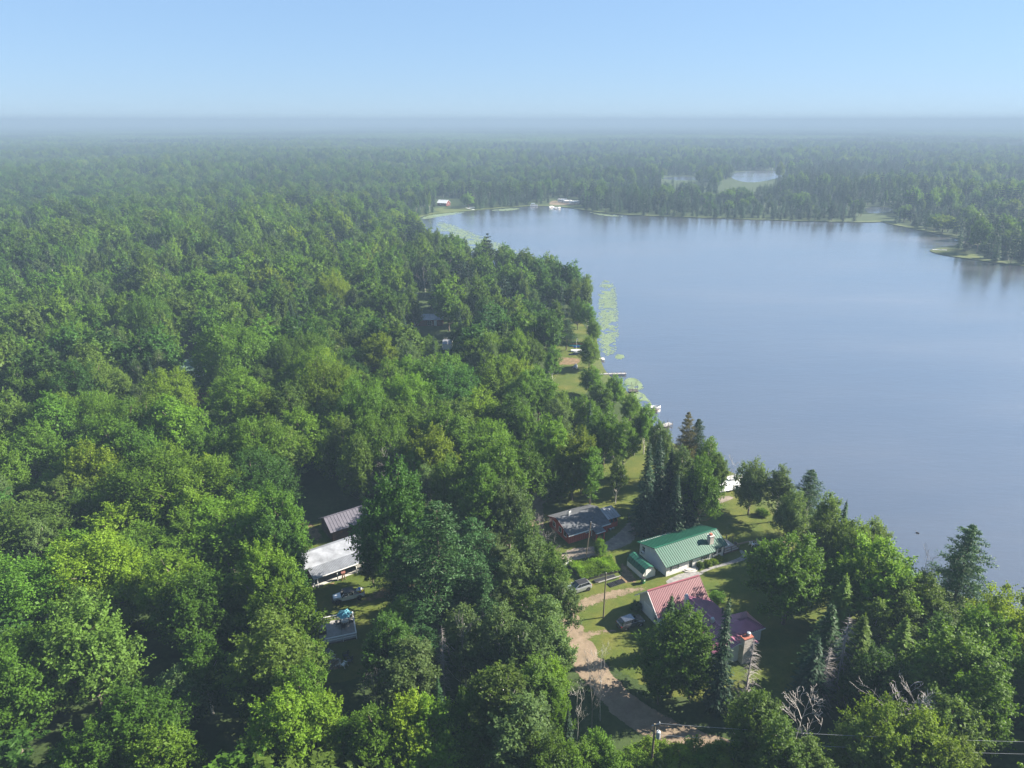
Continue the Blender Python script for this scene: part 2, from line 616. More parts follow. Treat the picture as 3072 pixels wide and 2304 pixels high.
# ------------------------------------------------------------------ trees: prototypes
def unit(a):
    return a / np.maximum(np.linalg.norm(a, axis=1, keepdims=True), 1e-9)

class Leaves:
    def __init__(s):
        s.c, s.n, s.L, s.W, s.t, s.d = [], [], [], [], [], []
    def add(s, c, n, L, W, tint, d=None, rs=None):
        k = len(c)
        s.c.append(c); s.n.append(unit(n))
        s.L.append(np.broadcast_to(L, (k,)).copy()); s.W.append(np.broadcast_to(W, (k,)).copy())
        s.t.append(np.broadcast_to(tint, (k,)).copy())
        s.d.append(rs.normal(size=(k, 3)) if d is None else d)
    def arrays(s):
        c, n = np.vstack(s.c), np.vstack(s.n)
        L, W, t, d = np.concatenate(s.L), np.concatenate(s.W), np.concatenate(s.t), np.vstack(s.d)
        a = d - n * np.sum(d * n, axis=1, keepdims=True)      # long axis in the leaf plane
        a = unit(a)
        b = np.cross(n, a)
        v = np.stack([c - a * L[:, None], c + b * W[:, None], c + a * L[:, None], c - b * W[:, None]], 1).reshape(-1, 3)
        f = np.arange(len(c) * 4).reshape(-1, 4)
        return v, f, np.repeat(t, 4)

def broadleaf(seed, w=10.5, h=17.0, leaders=6, clumps=17, per=62, spikes=7, leaf=0.2, base=0.12, up=1.0, spikelen=1.3, core=1.0):
    """Crown of several leaders, each an uneven flame of leafy sprays, with gaps between them."""
    rs = np.random.RandomState(seed)
    lv = Leaves()
    tr = MB()
    bend = rs.uniform(-0.25, 0.25, 2)
    tr.tube([(0, 0, -0.3), (bend[0] * 0.4, bend[1] * 0.4, h * 0.2), (bend[0], bend[1], h * 0.45), (bend[0] * 1.5, bend[1] * 1.5, h * 0.78)],
            [w * 0.027, w * 0.02, w * 0.013, 0.03], 7, False)
    a0 = rs.uniform(0, 6.28)
    for j in range(leaders):
        if j == 0:
            off, zt, a = rs.normal(size=2) * 0.05 * w, 1.0, w * 0.27
        else:
            an = a0 + j / (leaders - 1) * 6.283 + rs.uniform(-0.35, 0.35)
            r = w * rs.uniform(0.2, 0.31)
            off, zt, a = np.array([math.cos(an), math.sin(an)]) * r, rs.uniform(0.68, 0.93), w * rs.uniform(0.18, 0.25)
        zb = base + rs.uniform(0.0, 0.14) + (0.1 if j == 0 else 0)
        c = h * (zt - zb) * 0.5
        zc = h * zb + c
        ax = np.array([off[0], off[1], 0.0])
        lean = unit(np.array([[off[0] * 0.12, off[1] * 0.12, 1.0]]))[0]
        n = clumps if j else int(clumps * 1.4)
        for i in range(n):
            zz = 1 - 1.75 * (i + 0.5) / n
            ph = i * 2.39996 + rs.uniform(-0.5, 0.5)
            rr = math.sqrt(max(0, 1 - zz * zz)) * (1.0 if zz < 0.2 else 1 - 0.25 * (zz - 0.2))
            d = np.array([rr * math.cos(ph), rr * math.sin(ph), zz])
            p = ax + d * np.array([a, a, c]) * rs.uniform(0.72, 1.0) + np.array([0, 0, zc])
            if i % 2 == 0:
                z0 = max(h * 0.12, min(h * 0.7, p[2] - 0.18 * h * rs.uniform(0.6, 1.3)))
                s0 = np.array([bend[0] * z0 / h * 1.8, bend[1] * z0 / h * 1.8, z0])
                tr.tube([s0, s0 * 0.45 + p * 0.55 - np.array([0, 0, 0.03 * h]), p], [w * 0.009, w * 0.006, 0.02], 4, False)
            dd = unit((d * 0.8 + lean * up + rs.normal(size=3) * 0.2)[None])[0]
            rc = 0.085 * w * rs.uniform(0.7, 1.3)
            tint = rs.uniform(0.25, 0.7)
            u = unit(rs.normal(size=(per * 2, 3)))
            u = u[(u @ dd) > -0.5][:per]
            rad = rs.uniform(0.45, 1.0, len(u))
            q = u * rc * rad[:, None]
            q = q + dd * (q @ dd)[:, None] * 0.6
            nn = u * 0.6 + dd * 0.3 + np.array([0, 0, 0.5]) + rs.normal(size=u.shape) * 0.6
            lv.add(p + q, nn, leaf * rs.uniform(0.7, 1.3, len(u)), leaf * 0.62 * rs.uniform(0.7, 1.3, len(u)), tint + rs.uniform(-0.2, 0.2, len(u)), rs=rs)
            for _ in range(spikes):
                sdir = unit((dd + rs.normal(size=3) * 0.5 + np.array([0, 0, 0.35]))[None])[0]
                m = 14
                t = np.linspace(0.2, 1, m)
                ln = rc + spikelen * rs.uniform(0.25, 1.0)
                q = p + sdir * (t * ln)[:, None] + rs.normal(size=(m, 3)) * (0.3 * (1.12 - t))[:, None]
                nn = rs.normal(size=(m, 3)) * 0.7 + np.array([0, 0, 0.5]) + dd * 0.35
                lv.add(q, nn, leaf * 0.9, leaf * 0.5, tint + 0.1 + rs.uniform(-0.15, 0.15, m), rs=rs)
        m = int(n * 14 * core)
        u = unit(rs.normal(size=(m, 3)))
        q = ax + u * np.array([a, a, c]) * (rs.uniform(0.05, 0.7, m) ** 0.6)[:, None] + np.array([0, 0, zc])
        lv.add(q, u + rs.normal(size=u.shape) * 0.5, leaf * 1.7, leaf * 1.2, 0.4, rs=rs)
    return lv.arrays(), tr

def spruce(seed, w=5.4, h=17.0, levels=42, droop=0.36, sprays=12, taper=0.9, leaf=1.0):
    rs = np.random.RandomState(seed)
    lv = Leaves()
    tr = MB()
    tr.tube([(0, 0, -0.3), (0.05, 0, h * 0.4), (0, 0.03, h * 0.97)], [w * 0.035, w * 0.022, 0.02], 6, False)
    for k in range(levels):
        f = k / levels
        z = h * (0.05 + 0.93 * f)
        rad = w / 2 * (1 - f) ** taper * (1.0 if f > 0.12 else 0.75 + f * 2)
        nb = int(round(5 + 5 * (1 - f)))
        off = rs.uniform(0, 6.28)
        for b in range(nb):
            a = off + b / nb * 6.283 + rs.uniform(-0.25, 0.25)
            ln = rad * rs.uniform(0.7, 1.15) + 0.12
            d = np.array([math.cos(a), math.sin(a), 0])
            side = np.array([-d[1], d[0], 0])
            dr = droop * rs.uniform(0.6, 1.3)
            ns = max(3, int(sprays * (0.4 + 0.6 * (1 - f))))
            t = (np.arange(ns) + rs.uniform(0.2, 0.9, ns)) / ns
            base = d * (ln * t)[:, None] + np.array([0, 0, 1.0]) * (z - dr * ln * t + 0.22 * ln * t * t)[:, None]
            spread = (0.26 * ln * (1.1 - t) + 0.10)
            q = base + side * (rs.uniform(-1, 1, ns) * spread)[:, None]
            tint = rs.uniform(0.25, 0.75)
            n = np.array([0, 0, 1.0]) + d * 0.45 + rs.normal(size=(ns, 3)) * 0.35
            sz = (0.19 + 0.095 * ln) * leaf
            dirs = d + side * rs.uniform(-0.8, 0.8, ns)[:, None] + np.array([0, 0, -0.25])
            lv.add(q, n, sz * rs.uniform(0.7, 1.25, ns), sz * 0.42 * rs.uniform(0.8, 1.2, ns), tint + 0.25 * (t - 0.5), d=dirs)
    for k in range(10):
        z = h * (0.95 + 0.06 * k / 10)
        lv.add(np.array([[0, 0, z]]), rs.normal(size=(1, 3)) * (1, 1, 0.2), 0.3, 0.07, 0.6, d=np.array([[rs.uniform(-.4, .4), rs.uniform(-.4, .4), 1.0]]))
    return lv.arrays(), tr

def pine(seed, w=10.0, h=21.0, levels=16, leaf=0.21, per=46):
    rs = np.random.RandomState(seed)
    lv = Leaves()
    tr = MB()
    tr.tube([(0, 0, -0.3), (0.1, 0.05, h * 0.5), (0.05, 0.1, h * 0.98)], [w * 0.032, w * 0.02, 0.03], 7, False)
    for k in range(levels):
        f = k / (levels - 1)
        z = h * (0.2 + 0.78 * f)
        nb = rs.randint(4, 7)
        off = rs.uniform(0, 6.28)
        for b in range(nb):
            a = off + b / nb * 6.283 + rs.uniform(-0.4, 0.4)
            prof = (1 - f) ** 0.65 * (0.72 + 0.5 * min(1, f * 3))
            ln = w / 2 * prof * rs.uniform(0.55, 1.15) + 0.35
            d = np.array([math.cos(a), math.sin(a), 0])
            side = np.array([-d[1], d[0], 0])
            rise = rs.uniform(-0.02, 0.28)
            tip = np.array([0, 0, z]) + d * ln + np.array([0, 0, rise * ln])
            tr.tube([(0, 0, z - 0.15), tip], [0.03 + 0.012 * ln, 0.015], 4, False)
            nt = max(2, int(ln * 1.5))
            for j in range(nt):
                t = (j + 0.8) / nt
                c = np.array([0, 0, z]) + d * (ln * t) + side * rs.uniform(-0.32, 0.32) * ln * (1.15 - 0.6 * t) + np.array([0, 0, rise * ln * t + rs.uniform(-0.1, 0.25)])
                m = per
                u = unit(rs.normal(size=(m, 3)))
                r = 0.5 + 0.16 * ln
                q = c + u * rs.uniform(0.35, 1.0, m)[:, None] * np.array([r, r, r * 0.42])
                tint = rs.uniform(0.3, 0.7)
                lv.add(q, u * 0.5 + np.array([0, 0, 0.7]) + rs.normal(size=(m, 3)) * 0.5, leaf * rs.uniform(0.7, 1.3, m), leaf * 0.36, tint + rs.uniform(-0.15, 0.15, m), d=u + np.array([0, 0, 0.5]))
    return lv.arrays(), tr

def dead_tree(seed, h=13.0, spread=0.32, depth=3, r=0.11, kids=(9, 5, 3)):
    """Bare tree: trunk and three orders of branches."""
    rs = np.random.RandomState(seed)
    mb = MB()
    def grow(p, d, ln, rad, lev):
        segs = 4 if lev == 0 else 3
        pts, rr = [p], [rad]
        q, dd = p.copy(), d.copy()
        for i in range(segs):
            dd = dd + rs.normal(size=3) * (0.06 if lev == 0 else 0.2) + np.array([0, 0, 0.05])
            dd = dd / np.linalg.norm(dd)
            q = q + dd * ln / segs
            pts.append(q.copy())
            rr.append(max(0.012, rad * (1 - (i + 1) / segs * 0.85)))
        mb.tube(pts, rr, 5 if lev == 0 else 3, False)
        if lev + 1 < depth + 1 and lev < len(kids):
            for i in range(kids[lev]):
                t = rs.uniform(0.25 if lev == 0 else 0.3, 0.97)
                x = t * segs
                i0 = min(int(x), segs - 1)
                b = pts[i0] + (pts[i0 + 1] - pts[i0]) * (x - i0)
                a = rs.uniform(0, 6.283)
                o = np.array([math.cos(a), math.sin(a), 0.0])
                nd = dd * 0.75 + o * rs.uniform(0.45, 0.95) + np.array([0, 0, 0.25])
                nd = nd / np.linalg.norm(nd)
                grow(b, nd, ln * spread * rs.uniform(0.8, 1.4) * (1.25 - 0.6 * t if lev == 0 else 1.0), rr[i0] * 0.45, lev + 1)
    grow(np.array([0, 0, -0.2]), np.array([rs.uniform(-.06, .06), rs.uniform(-.06, .06), 1.0]), h, r, 0)
    return mb

def dead_spruce(seed, w=5.0, h=14.0, levels=34):
    rs = np.random.RandomState(seed)
    mb = MB()
    mb.tube([(0, 0, -0.2), (0.1, 0.1, h * 0.5), (0.15, 0, h)], [0.17, 0.1, 0.02], 5, False)
    for k in range(levels):
        f = k / levels
        z = h * (0.12 + 0.86 * f)
        for b in range(rs.randint(4, 8)):
            a = rs.uniform(0, 6.283)
            ln = w / 2 * (1 - f) ** 0.8 * rs.uniform(0.5, 1.2) + 0.15
            d = Vector((math.cos(a), math.sin(a), 0))
            p0 = Vector((0.12 * f, 0.05, z))
            p1 = p0 + d * ln * 0.6 + Vector((0, 0, -0.10 * ln))
            p2 = p0 + d * ln + Vector((rs.uniform(-.2, .2), rs.uniform(-.2, .2), -0.38 * ln))
            mb.tube([p0, p1, p2], [0.026, 0.016, 0.006], 3, False)
            for _ in range(2):
                q = p0.lerp(p1, rs.uniform(0.4, 1))
                mb.tube([q, q + Vector((rs.normal() * .3, rs.normal() * .3, -0.25)) * ln * 0.6], [0.011, 0.004], 3, False)
    return mb

# each kind: list of (crown mesh, trunk mesh, nominal width, nominal height)
PROTO = {}
def register(kind, gens, w, h):
    L = []
    for lv, tr in gens:
        v, f, t = lv
        L.append((np_mesh('crown', v, f, t), tr.mesh('trunk'), w, h))
    PROTO[kind] = L

register('broad', [broadleaf(11), broadleaf(12, up=1.4), broadleaf(13, leaders=7, up=0.7), broadleaf(14, leaders=5, up=1.6, spikes=8), broadleaf(15, leaders=8, clumps=14), broadleaf(16, base=0.06)], 10.5, 17.0)
register('grand', [broadleaf(17, w=17, h=19, leaders=11, clumps=20, per=80, spikes=9, leaf=0.22, base=0.06, spikelen=1.5), broadleaf(18, w=17, h=19, leaders=10, clumps=20, per=80, spikes=9, leaf=0.22, base=0.1, spikelen=1.5)], 17.0, 19.0)
register('aspen', [broadleaf(21, w=6.2, h=16, leaders=4, clumps=17, per=60, spikes=6, leaf=0.15, base=0.16, up=1.3, spikelen=1.0),
                   broadleaf(22, w=6.2, h=16, leaders=3, clumps=22, per=56, spikes=7, leaf=0.15, base=0.12, up=1.5, spikelen=1.1)], 6.2, 16.0)
register('willow', [broadleaf(25, w=8, h=11, leaders=7, clumps=15, per=60, spikes=6, leaf=0.15, base=0.1, up=0.9, spikelen=1.0)], 8.0, 11.0)
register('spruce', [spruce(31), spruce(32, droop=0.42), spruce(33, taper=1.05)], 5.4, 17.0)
register('pine', [pine(41), pine(42)], 10.0, 21.0)
register('shrub', [broadleaf(51, w=3.6, h=3.0, leaders=5, clumps=9, per=40, spikes=5, leaf=0.12, base=-0.05, up=0.8, spikelen=0.55)], 3.6, 3.0)
DEADM = {'dead': [dead_tree(61).mesh('branches'), dead_tree(62, h=13).mesh('branches'), dead_tree(63, h=13, kids=(12, 6, 4), spread=0.36).mesh('branches')],
         'snag': [dead_spruce(71).mesh('branches'), dead_spruce(72).mesh('branches')]}

# lighter copies for the forest beyond
LOD = []                                       # objects that the forest instances, in order
LODK = {}
stock = bpy.data.collections.new('forest_stock')
def stock_tree(kind, lv, tr, w, h, mats, bark):
    v, f, t = lv
    me = np_mesh('stock_tree', v, f, t)
    if tr is not None:
        nv = len(me.vertices)
        bm = bmesh.new()
        bm.from_mesh(me)
        t2 = tr.mesh('stock_trunk')
        t2.polygons.foreach_set('material_index', np.ones(len(t2.polygons), np.int32))
        bm.from_mesh(t2)
        bm.to_mesh(me)
        bm.free()
        bpy.data.meshes.remove(t2)
    me.materials.append(M['leaf_' + mats[0]])
    me.materials.append(M[bark])
    for m in mats:
        o = bpy.data.objects.new('forest_tree_%03d' % len(LOD), me)
        stock.objects.link(o)
        if m != mats[0]:
            o.material_slots[0].link = 'OBJECT'
            o.material_slots[0].material = M['leaf_' + m]
        LODK.setdefault(kind, []).append((len(LOD), w, h))
        LOD.append(o)

BT = ['bright', 'mid', 'mid', 'dark', 'yellow', 'olive']
for sd_ in (101, 102, 103):
    lv, tr = broadleaf(sd_, clumps=12, per=20, spikes=4, leaf=0.36, spikelen=1.6)
    stock_tree('broad', lv, tr, 10.5, 17.0, BT, 'bark')
for sd_ in (111, 112):
    lv, tr = broadleaf(sd_, w=6.2, h=16, leaders=3, clumps=14, per=16, spikes=4, leaf=0.3, base=0.14, up=1.3, spikelen=1.4)
    stock_tree('aspen', lv, tr, 6.2, 16.0, ['grey', 'olive', 'mid', 'grey'], 'birch_bark')
for sd_ in (121, 122):
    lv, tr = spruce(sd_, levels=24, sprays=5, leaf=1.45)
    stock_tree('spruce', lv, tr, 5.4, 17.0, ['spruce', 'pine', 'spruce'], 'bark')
lv, tr = pine(131, levels=11, leaf=0.5, per=12)
stock_tree('pine', lv, tr, 10.0, 21.0, ['pine', 'spruce'], 'bark')
o_ = bpy.data.objects.new('forest_tree_%03d' % len(LOD), DEADM['dead'][0])
for me_ in DEADM['dead']:
    me_.materials.append(M['dead_wood'])
for me_ in DEADM['snag']:
    me_.materials.append(M['dead_wood'])
stock.objects.link(o_)
LODK['dead'] = [(len(LOD), 6.0, 13.0)]
LOD.append(o_)

# far patches of woodland, 60 m across, for the land beyond two kilometres
def patch(seed, conifer):
    rs = np.random.RandomState(seed)
    lv = Leaves()
    for i in range(70):
        x, y = rs.uniform(-32, 32, 2)
        con = rs.rand() < conifer
        w, h = (5.0, rs.uniform(11, 20)) if con else (rs.uniform(8, 12), rs.uniform(12, 18))
        k = 16 if con else 26
        u = unit(rs.normal(size=(k, 3)))
        u[:, 2] = np.abs(u[:, 2]) * 1.2 - 0.3
        if con:
            t = rs.rand(k)
            a = rs.uniform(0, 6.28, k)
            r = w / 2 * (1 - t)
            q = np.stack([x + r * np.cos(a), y + r * np.sin(a), h * (0.15 + 0.85 * t)], 1)
            n = np.stack([np.cos(a), np.sin(a), np.full(k, 0.6)], 1)
            lv.add(q, n + rs.normal(size=(k, 3)) * 0.2, 1.6, 1.0, rs.uniform(0.1, 0.4), rs=rs)
        else:
            q = u * np.array([w / 2, w / 2, h * 0.4]) + np.array([x, y, h * 0.6])
            lv.add(q, u + np.array([0, 0, 0.4]) + rs.normal(size=(k, 3)) * 0.3, 1.9, 1.5, rs.uniform(0.3, 0.8), rs=rs)
    return lv.arrays()
for sd_, cf, ms_ in ((201, 0.2, ['mid', 'olive']), (202, 0.5, ['mid', 'pine']), (203, 0.8, ['pine', 'spruce'])):
    stock_tree('patch%d' % sd_, patch(sd_, cf), None, 60, 16, ms_, 'bark')

# ------------------------------------------------------------------ where trees may stand
# parts of the photograph in which ground, houses or water show (2212 px view): no scattered crown may cover them
CLEAR = [
    [(615, 1105), (690, 1090), (785, 1100), (785, 1160), (812, 1215), (790, 1250), (850, 1265), (845, 1300), (775, 1320), (778, 1390), (760, 1480), (690, 1480), (672, 1420), (690, 1385), (668, 1300), (640, 1235), (640, 1190)],
    [(1175, 1110), (1285, 1085), (1340, 1105), (1345, 1140), (1385, 1170), (1385, 1232), (1345, 1260), (1215, 1220), (1208, 1180)],
    [(1345, 1195), (1385, 1160), (1525, 1130), (1580, 1165), (1690, 1162), (1625, 1215), (1640, 1310), (1640, 1360), (1560, 1300), (1500, 1250), (1340, 1255)],
    [(1228, 1262), (1380, 1245), (1520, 1235), (1645, 1350), (1625, 1400), (1560, 1430), (1430, 1400), (1385, 1400), (1395, 1520), (1480, 1600), (1400, 1598), (1320, 1530), (1240, 1455), (1228, 1400)],
    [(1515, 1095), (1560, 1060), (1545, 1030), (1600, 1020), (1610, 1085), (1690, 1132), (1680, 1168), (1570, 1155), (1515, 1125)],
    [(1312, 985), (1345, 965), (1412, 955), (1395, 1000), (1368, 1100), (1300, 1100), (1318, 1040)],
    [(1190, 735), (1255, 722), (1268, 790), (1248, 800), (1255, 835), (1205, 830), (1190, 800)],
    [(900, 672), (962, 672), (962, 706), (900, 706)], [(952, 716), (985, 716), (985, 760), (952, 760)],
    [(380, 782), (440, 782), (440, 812), (380, 812)], [(586, 798), (608, 798), (608, 815), (586, 815)], [(410, 850), (452, 850), (452, 892), (410, 892)],
    [(640, 960), (770, 960), (770, 1100), (690, 1110), (640, 1060)] if False else [(690, 1078), (740, 1078), (740, 1100), (690, 1100)],
    [(905, 468), (1010, 500), (1090, 508), (1185, 530), (1293, 575), (1300, 650), (1293, 750), (1335, 800), (1375, 840), (1425, 890), (1440, 925), (1500, 905), (1560, 955),
     (1605, 1000), (1690, 1015), (1800, 1085), (1890, 1150), (2000, 1190), (2050, 1210), (2215, 1275), (2215, 590), (2080, 562), (2005, 545), (2085, 528), (2045, 512), (1900, 484), (1300, 466), (1150, 448), (920, 465)],
    [(1430, 380), (1530, 380), (1530, 388), (1430, 388)], [(1580, 369), (1700, 368), (1650, 391), (1585, 391)], [(1862, 447), (1935, 447), (1930, 458), (1865, 460)],
    [(940, 430), (1005, 430), (1015, 458), (940, 458)], [(1185, 428), (1250, 428), (1250, 448), (1185, 448)], [(1140, 436), (1160, 436), (1160, 446), (1140, 446)],
    [(2010, 540), (2060, 533), (2080, 545), (2105, 560), (2060, 556)], [(1560, 388), (1625, 388), (1640, 402), (1550, 402)],
]
# ground where nothing grows (world polygons): road, drives, lawns, buildings
road_line = [(9.0, 150.0), (4.5, 132.0), (3.5, 118.0), (5.0, 104.0), (8.0, 95.0), (9.6, 89.0), (11.2, 83.0), (14.2, 77.0), (17.5, 73.2), (23, 69.5), (29, 66.8), (36, 62.0), (44, 55.0)]
NOGROW = [ribbon(road_line, 7.0),
          [(8, 100), (14, 90), (24, 84), (34, 78), (46, 84), (52, 96), (54, 112), (60, 124), (56, 140), (40, 132), (30, 132), (26, 140), (30, 160), (22, 160), (14, 126), (4, 122)],
          [(-34, 80), (-22, 80), (-15, 92), (-13, 106), (-16, 122), (-38, 124), (-42, 104)],
          ]
lake_x, lake_y = None, None

HAND = []      # (x, y, w, h, kind, tone)
def T(tx, ty, h, w, kind, tone=None):
    """A tree whose top shows at (tx, ty) of the 2212 px view; h and w are its height and crown width in metres."""
    p = D(tx, ty, h)
    HAND.append((p.x, p.y, w, h, kind, tone))

# near the lodge and the wood strip beside the road
T(832, 1008, 24.5, 12.0, 'broad', 'dark'); T(800, 1180, 8, 5, 'broad', 'dark'); T(770, 945, 16, 9, 'broad', 'olive')
T(940, 1085, 24, 13, 'pine', 'pine'); T(1020, 1120, 19, 10, 'pine', 'pine'); T(870, 1160, 17, 9, 'pine', 'pine'); T(990, 1200, 15, 9, 'pine', 'pine')
T(1040, 1005, 17, 11, 'broad', 'mid'); T(1100, 1040, 15, 9, 'broad', 'grey'); T(980, 985, 15, 9, 'broad', 'mid')
T(922, 920, 17, 12, 'broad', 'yellow'); T(895, 975, 13, 8, 'broad', 'bright')
T(1140, 1115, 18, 7.5, 'aspen', 'grey'); T(1195, 1195, 15, 7, 'aspen', 'olive'); T(1110, 1190, 16, 7, 'aspen', 'grey'); T(1165, 1160, 14, 6, 'aspen', 'olive')
T(1180, 1285, 15, 7, 'aspen', 'grey'); T(1188, 1340, 13, 6.5, 'aspen', 'grey'); T(1215, 1255, 12, 6, 'aspen', 'grey'); T(1140, 1270, 14, 7, 'aspen', 'olive')
T(1080, 1305, 16, 7, 'aspen', 'grey'); T(1130, 1340, 15, 7, 'aspen', 'grey'); T(1000, 1310, 15, 7, 'aspen', 'grey'); T(1050, 1240, 14, 7, 'pine', 'pine')
T(885, 1378, 15, 8.5, 'aspen', 'grey'); T(835, 1330, 13, 8, 'broad', 'dark'); T(860, 1290, 11, 7, 'broad', 'mid'); T(905, 1300, 11, 7, 'pine', 'pine')
T(1185, 1420, 13, 6, 'broad', 'bright'); T(1208, 1372, 8, 4, 'broad', 'mid'); T(1160, 1420, 15, 7, 'aspen', 'olive'); T(1196, 1480, 11, 5, 'broad', 'bright')
T(1085, 1445, 16, 10, 'aspen', 'olive'); T(1130, 1500, 15, 9, 'aspen', 'grey'); T(1010, 1500, 13, 7, 'broad', 'mid')
T(880, 1500, 13, 8, 'broad', 'yellow'); T(930, 1530, 12, 8, 'broad', 'bright'); T(820, 1540, 12, 8, 'broad', 'bright')
T(1180, 1590, 12, 7, 'broad', 'mid'); T(1240, 1600, 10, 6, 'broad', 'mid')
T(1228, 1530, 12, 3.6, 'spruce', 'spruce'); T(1320, 1620, 8, 5, 'broad', 'mid'); T(945, 1460, 12, 3.6, 'spruce', 'pine'); T(1290, 1580, 9, 5, 'broad', 'mid')
# bright shrubs along the bottom edge, below the bend of the road
T(1415, 1600, 6, 5.5, 'broad', 'yellow'); T(1470, 1612, 6, 5.5, 'broad', 'yellow'); T(1530, 1608, 6.5, 6, 'broad', 'bright'); T(1590, 1612, 7, 6, 'broad', 'yellow'); T(1370, 1625, 6, 5, 'broad', 'bright')
T(1640, 1490, 14, 7, 'aspen', 'olive'); T(1690, 1555, 14, 7, 'aspen', 'olive'); T(1750, 1600, 11, 7, 'aspen', 'olive'); T(1655, 1600, 10, 6, 'broad', 'mid')
# round the red-roofed house
T(1465, 1325, 14, 10.0, 'broad', 'mid'); T(1452, 1283, 11, 4.6, 'spruce', 'pine'); T(1430, 1420, 8, 5, 'broad', 'dark'); T(1500, 1400, 9, 5.5, 'broad', 'dark')
T(1577, 1283, 19, 4.6, 'spruce', 'spruce')
T(1722, 1160, 16, 12.5, 'broad', 'mid'); T(1905, 1165, 16, 12.5, 'broad', 'bright'); T(1858, 1195, 14, 8, 'broad', 'bright')
T(2103, 1135, 18, 9.0, 'pine', 'pine'); T(2185, 1275, 14, 9, 'broad', 'yellow'); T(2150, 1330, 13, 9, 'broad', 'bright')
T(1755, 1015, 14, 7, 'pine', 'pine'); T(1722, 1060, 12, 7, 'broad', 'grey'); T(1795, 1065, 14, 6, 'aspen', 'olive'); T(1830, 1080, 15, 5.5, 'spruce', 'pine'); T(1850, 1120, 14, 8, 'broad', 'olive'); T(1780, 1120, 12, 8, 'broad', 'olive'); T(1890, 1130, 11, 7, 'broad', 'olive')
T(1632, 992, 12.5, 8, 'willow', 'grey'); T(1692, 1005, 12.5, 6, 'aspen', 'grey')
T(1800, 1300, 14, 7.5, 'spruce', 'pine'); T(1870, 1325, 14, 8, 'spruce', 'olive'); T(1830, 1240, 13, 7.5, 'spruce', 'olive'); T(1960, 1330, 12, 7, 'spruce', 'olive'); T(1905, 1400, 12, 8, 'broad', 'dark'); T(2010, 1240, 12, 9, 'broad', 'olive'); T(1950, 1250, 12, 9, 'broad', 'olive'); T(1770, 1370, 13, 6, 'spruce', 'spruce')
T(2080, 1370, 15, 13, 'broad', 'mid'); T(2130, 1430, 14, 10, 'broad', 'bright'); T(2060, 1500, 12, 9, 'broad', 'olive'); T(2050, 1340, 11, 8, 'broad', 'dark')
T(1930, 1520, 13, 9, 'broad', 'yellow'); T(1990, 1560, 12, 9, 'broad', 'yellow'); T(1870, 1560, 11, 7, 'broad', 'olive'); T(2060, 1600, 11, 8, 'broad', 'yellow')
# by the water behind the white house
T(1428, 932, 20, 6.4, 'spruce', 'spruce'); T(1404, 950, 20, 6.2, 'spruce', 'spruce'); T(1452, 965, 16, 5.5, 'spruce', 'spruce'); T(1497, 1000, 15, 5.6, 'spruce', 'spruce'); T(1466, 1020, 14.5, 5.4, 'spruce', 'spruce')
T(1488, 890, 17, 5.5, 'pine', 'tan'); T(1510, 905, 15, 6, 'pine', 'pine'); T(1475, 965, 16, 7, 'aspen', 'grey'); T(1535, 945, 15, 7, 'aspen', 'mid'); T(1520, 985, 16, 8, 'broad', 'mid'); T(1555, 985, 12, 5, 'aspen', 'olive')
T(1398, 872, 13, 6, 'aspen', 'mid'); T(1335, 985, 11, 4, 'aspen', 'olive'); T(1350, 905, 14, 7, 'aspen', 'mid'); T(1310, 880, 15, 8, 'broad', 'mid'); T(1275, 865, 15, 4.5, 'spruce', 'spruce')
T(1280, 965, 14, 7, 'aspen', 'mid'); T(1240, 930, 16, 10, 'broad', 'yellow'); T(1210, 1000, 8.5, 8, 'broad', 'mid'); T(1258, 985, 9, 7, 'broad', 'mid'); T(1215, 985, 10, 8, 'broad', 'mid'); T(1150, 960, 15, 10, 'broad', 'mid')
# the bank above the docks and the lawn with the boats
T(1268, 592, 15, 8, 'aspen', 'olive'); T(1243, 603, 13, 8, 'broad', 'olive'); T(1250, 640, 13, 7, 'broad', 'mid'); T(1225, 690, 11, 8, 'pine', 'pine'); T(1195, 745, 13, 6, 'aspen', 'mid'); T(1275, 725, 11, 8, 'willow', 'olive'); T(1278, 790, 9, 7, 'willow', 'mid')
T(1050, 640, 14, 9, 'broad', 'mid'); T(1100, 655, 10, 6, 'broad', 'yellow')
T(992, 665, 15, 4.2, 'spruce', 'spruce'); T(1016, 690, 13, 4, 'spruce', 'spruce'); T(1000, 715, 11, 7, 'broad', 'bright')
# the wood edge on the inland side of the lodge yard
T(612, 1215, 14, 8, 'broad', 'dark'); T(632, 1275, 11, 6, 'aspen', 'mid'); T(652, 1375, 8.5, 6.5, 'broad', 'mid'); T(1165, 790, 16, 11, 'broad', 'mid'); T(1215, 845, 13, 9, 'broad', 'olive'); T(1262, 850, 12, 8, 'broad', 'mid'); T(1190, 900, 15, 10, 'broad', 'bright'); T(1130, 800, 16, 10, 'broad', 'mid'); T(1150, 720, 14, 9, 'broad', 'mid'); T(1330, 808, 10, 6, 'willow', 'mid'); T(1364, 848, 9, 6, 'willow', 'mid'); T(1300, 825, 12, 7, 'aspen', 'olive'); T(1375, 900, 10, 5.5, 'aspen', 'mid'); T(575, 1335, 17, 12, 'broad', 'olive'); T(600, 1245, 17, 10, 'broad', 'bright')
T(640, 1440, 13, 8, 'broad', 'bright'); T(690, 1512, 12, 8, 'broad', 'yellow'); T(610, 1500, 15, 10, 'broad', 'bright'); T(735, 1560, 10, 7, 'broad', 'bright'); T(590, 1120, 17, 9, 'broad', 'dark'); T(590, 1060, 18, 10, 'broad', 'mid'); T(770, 1590, 9, 5, 'broad', 'dark'); T(560, 1170, 18, 10, 'broad', 'bright')
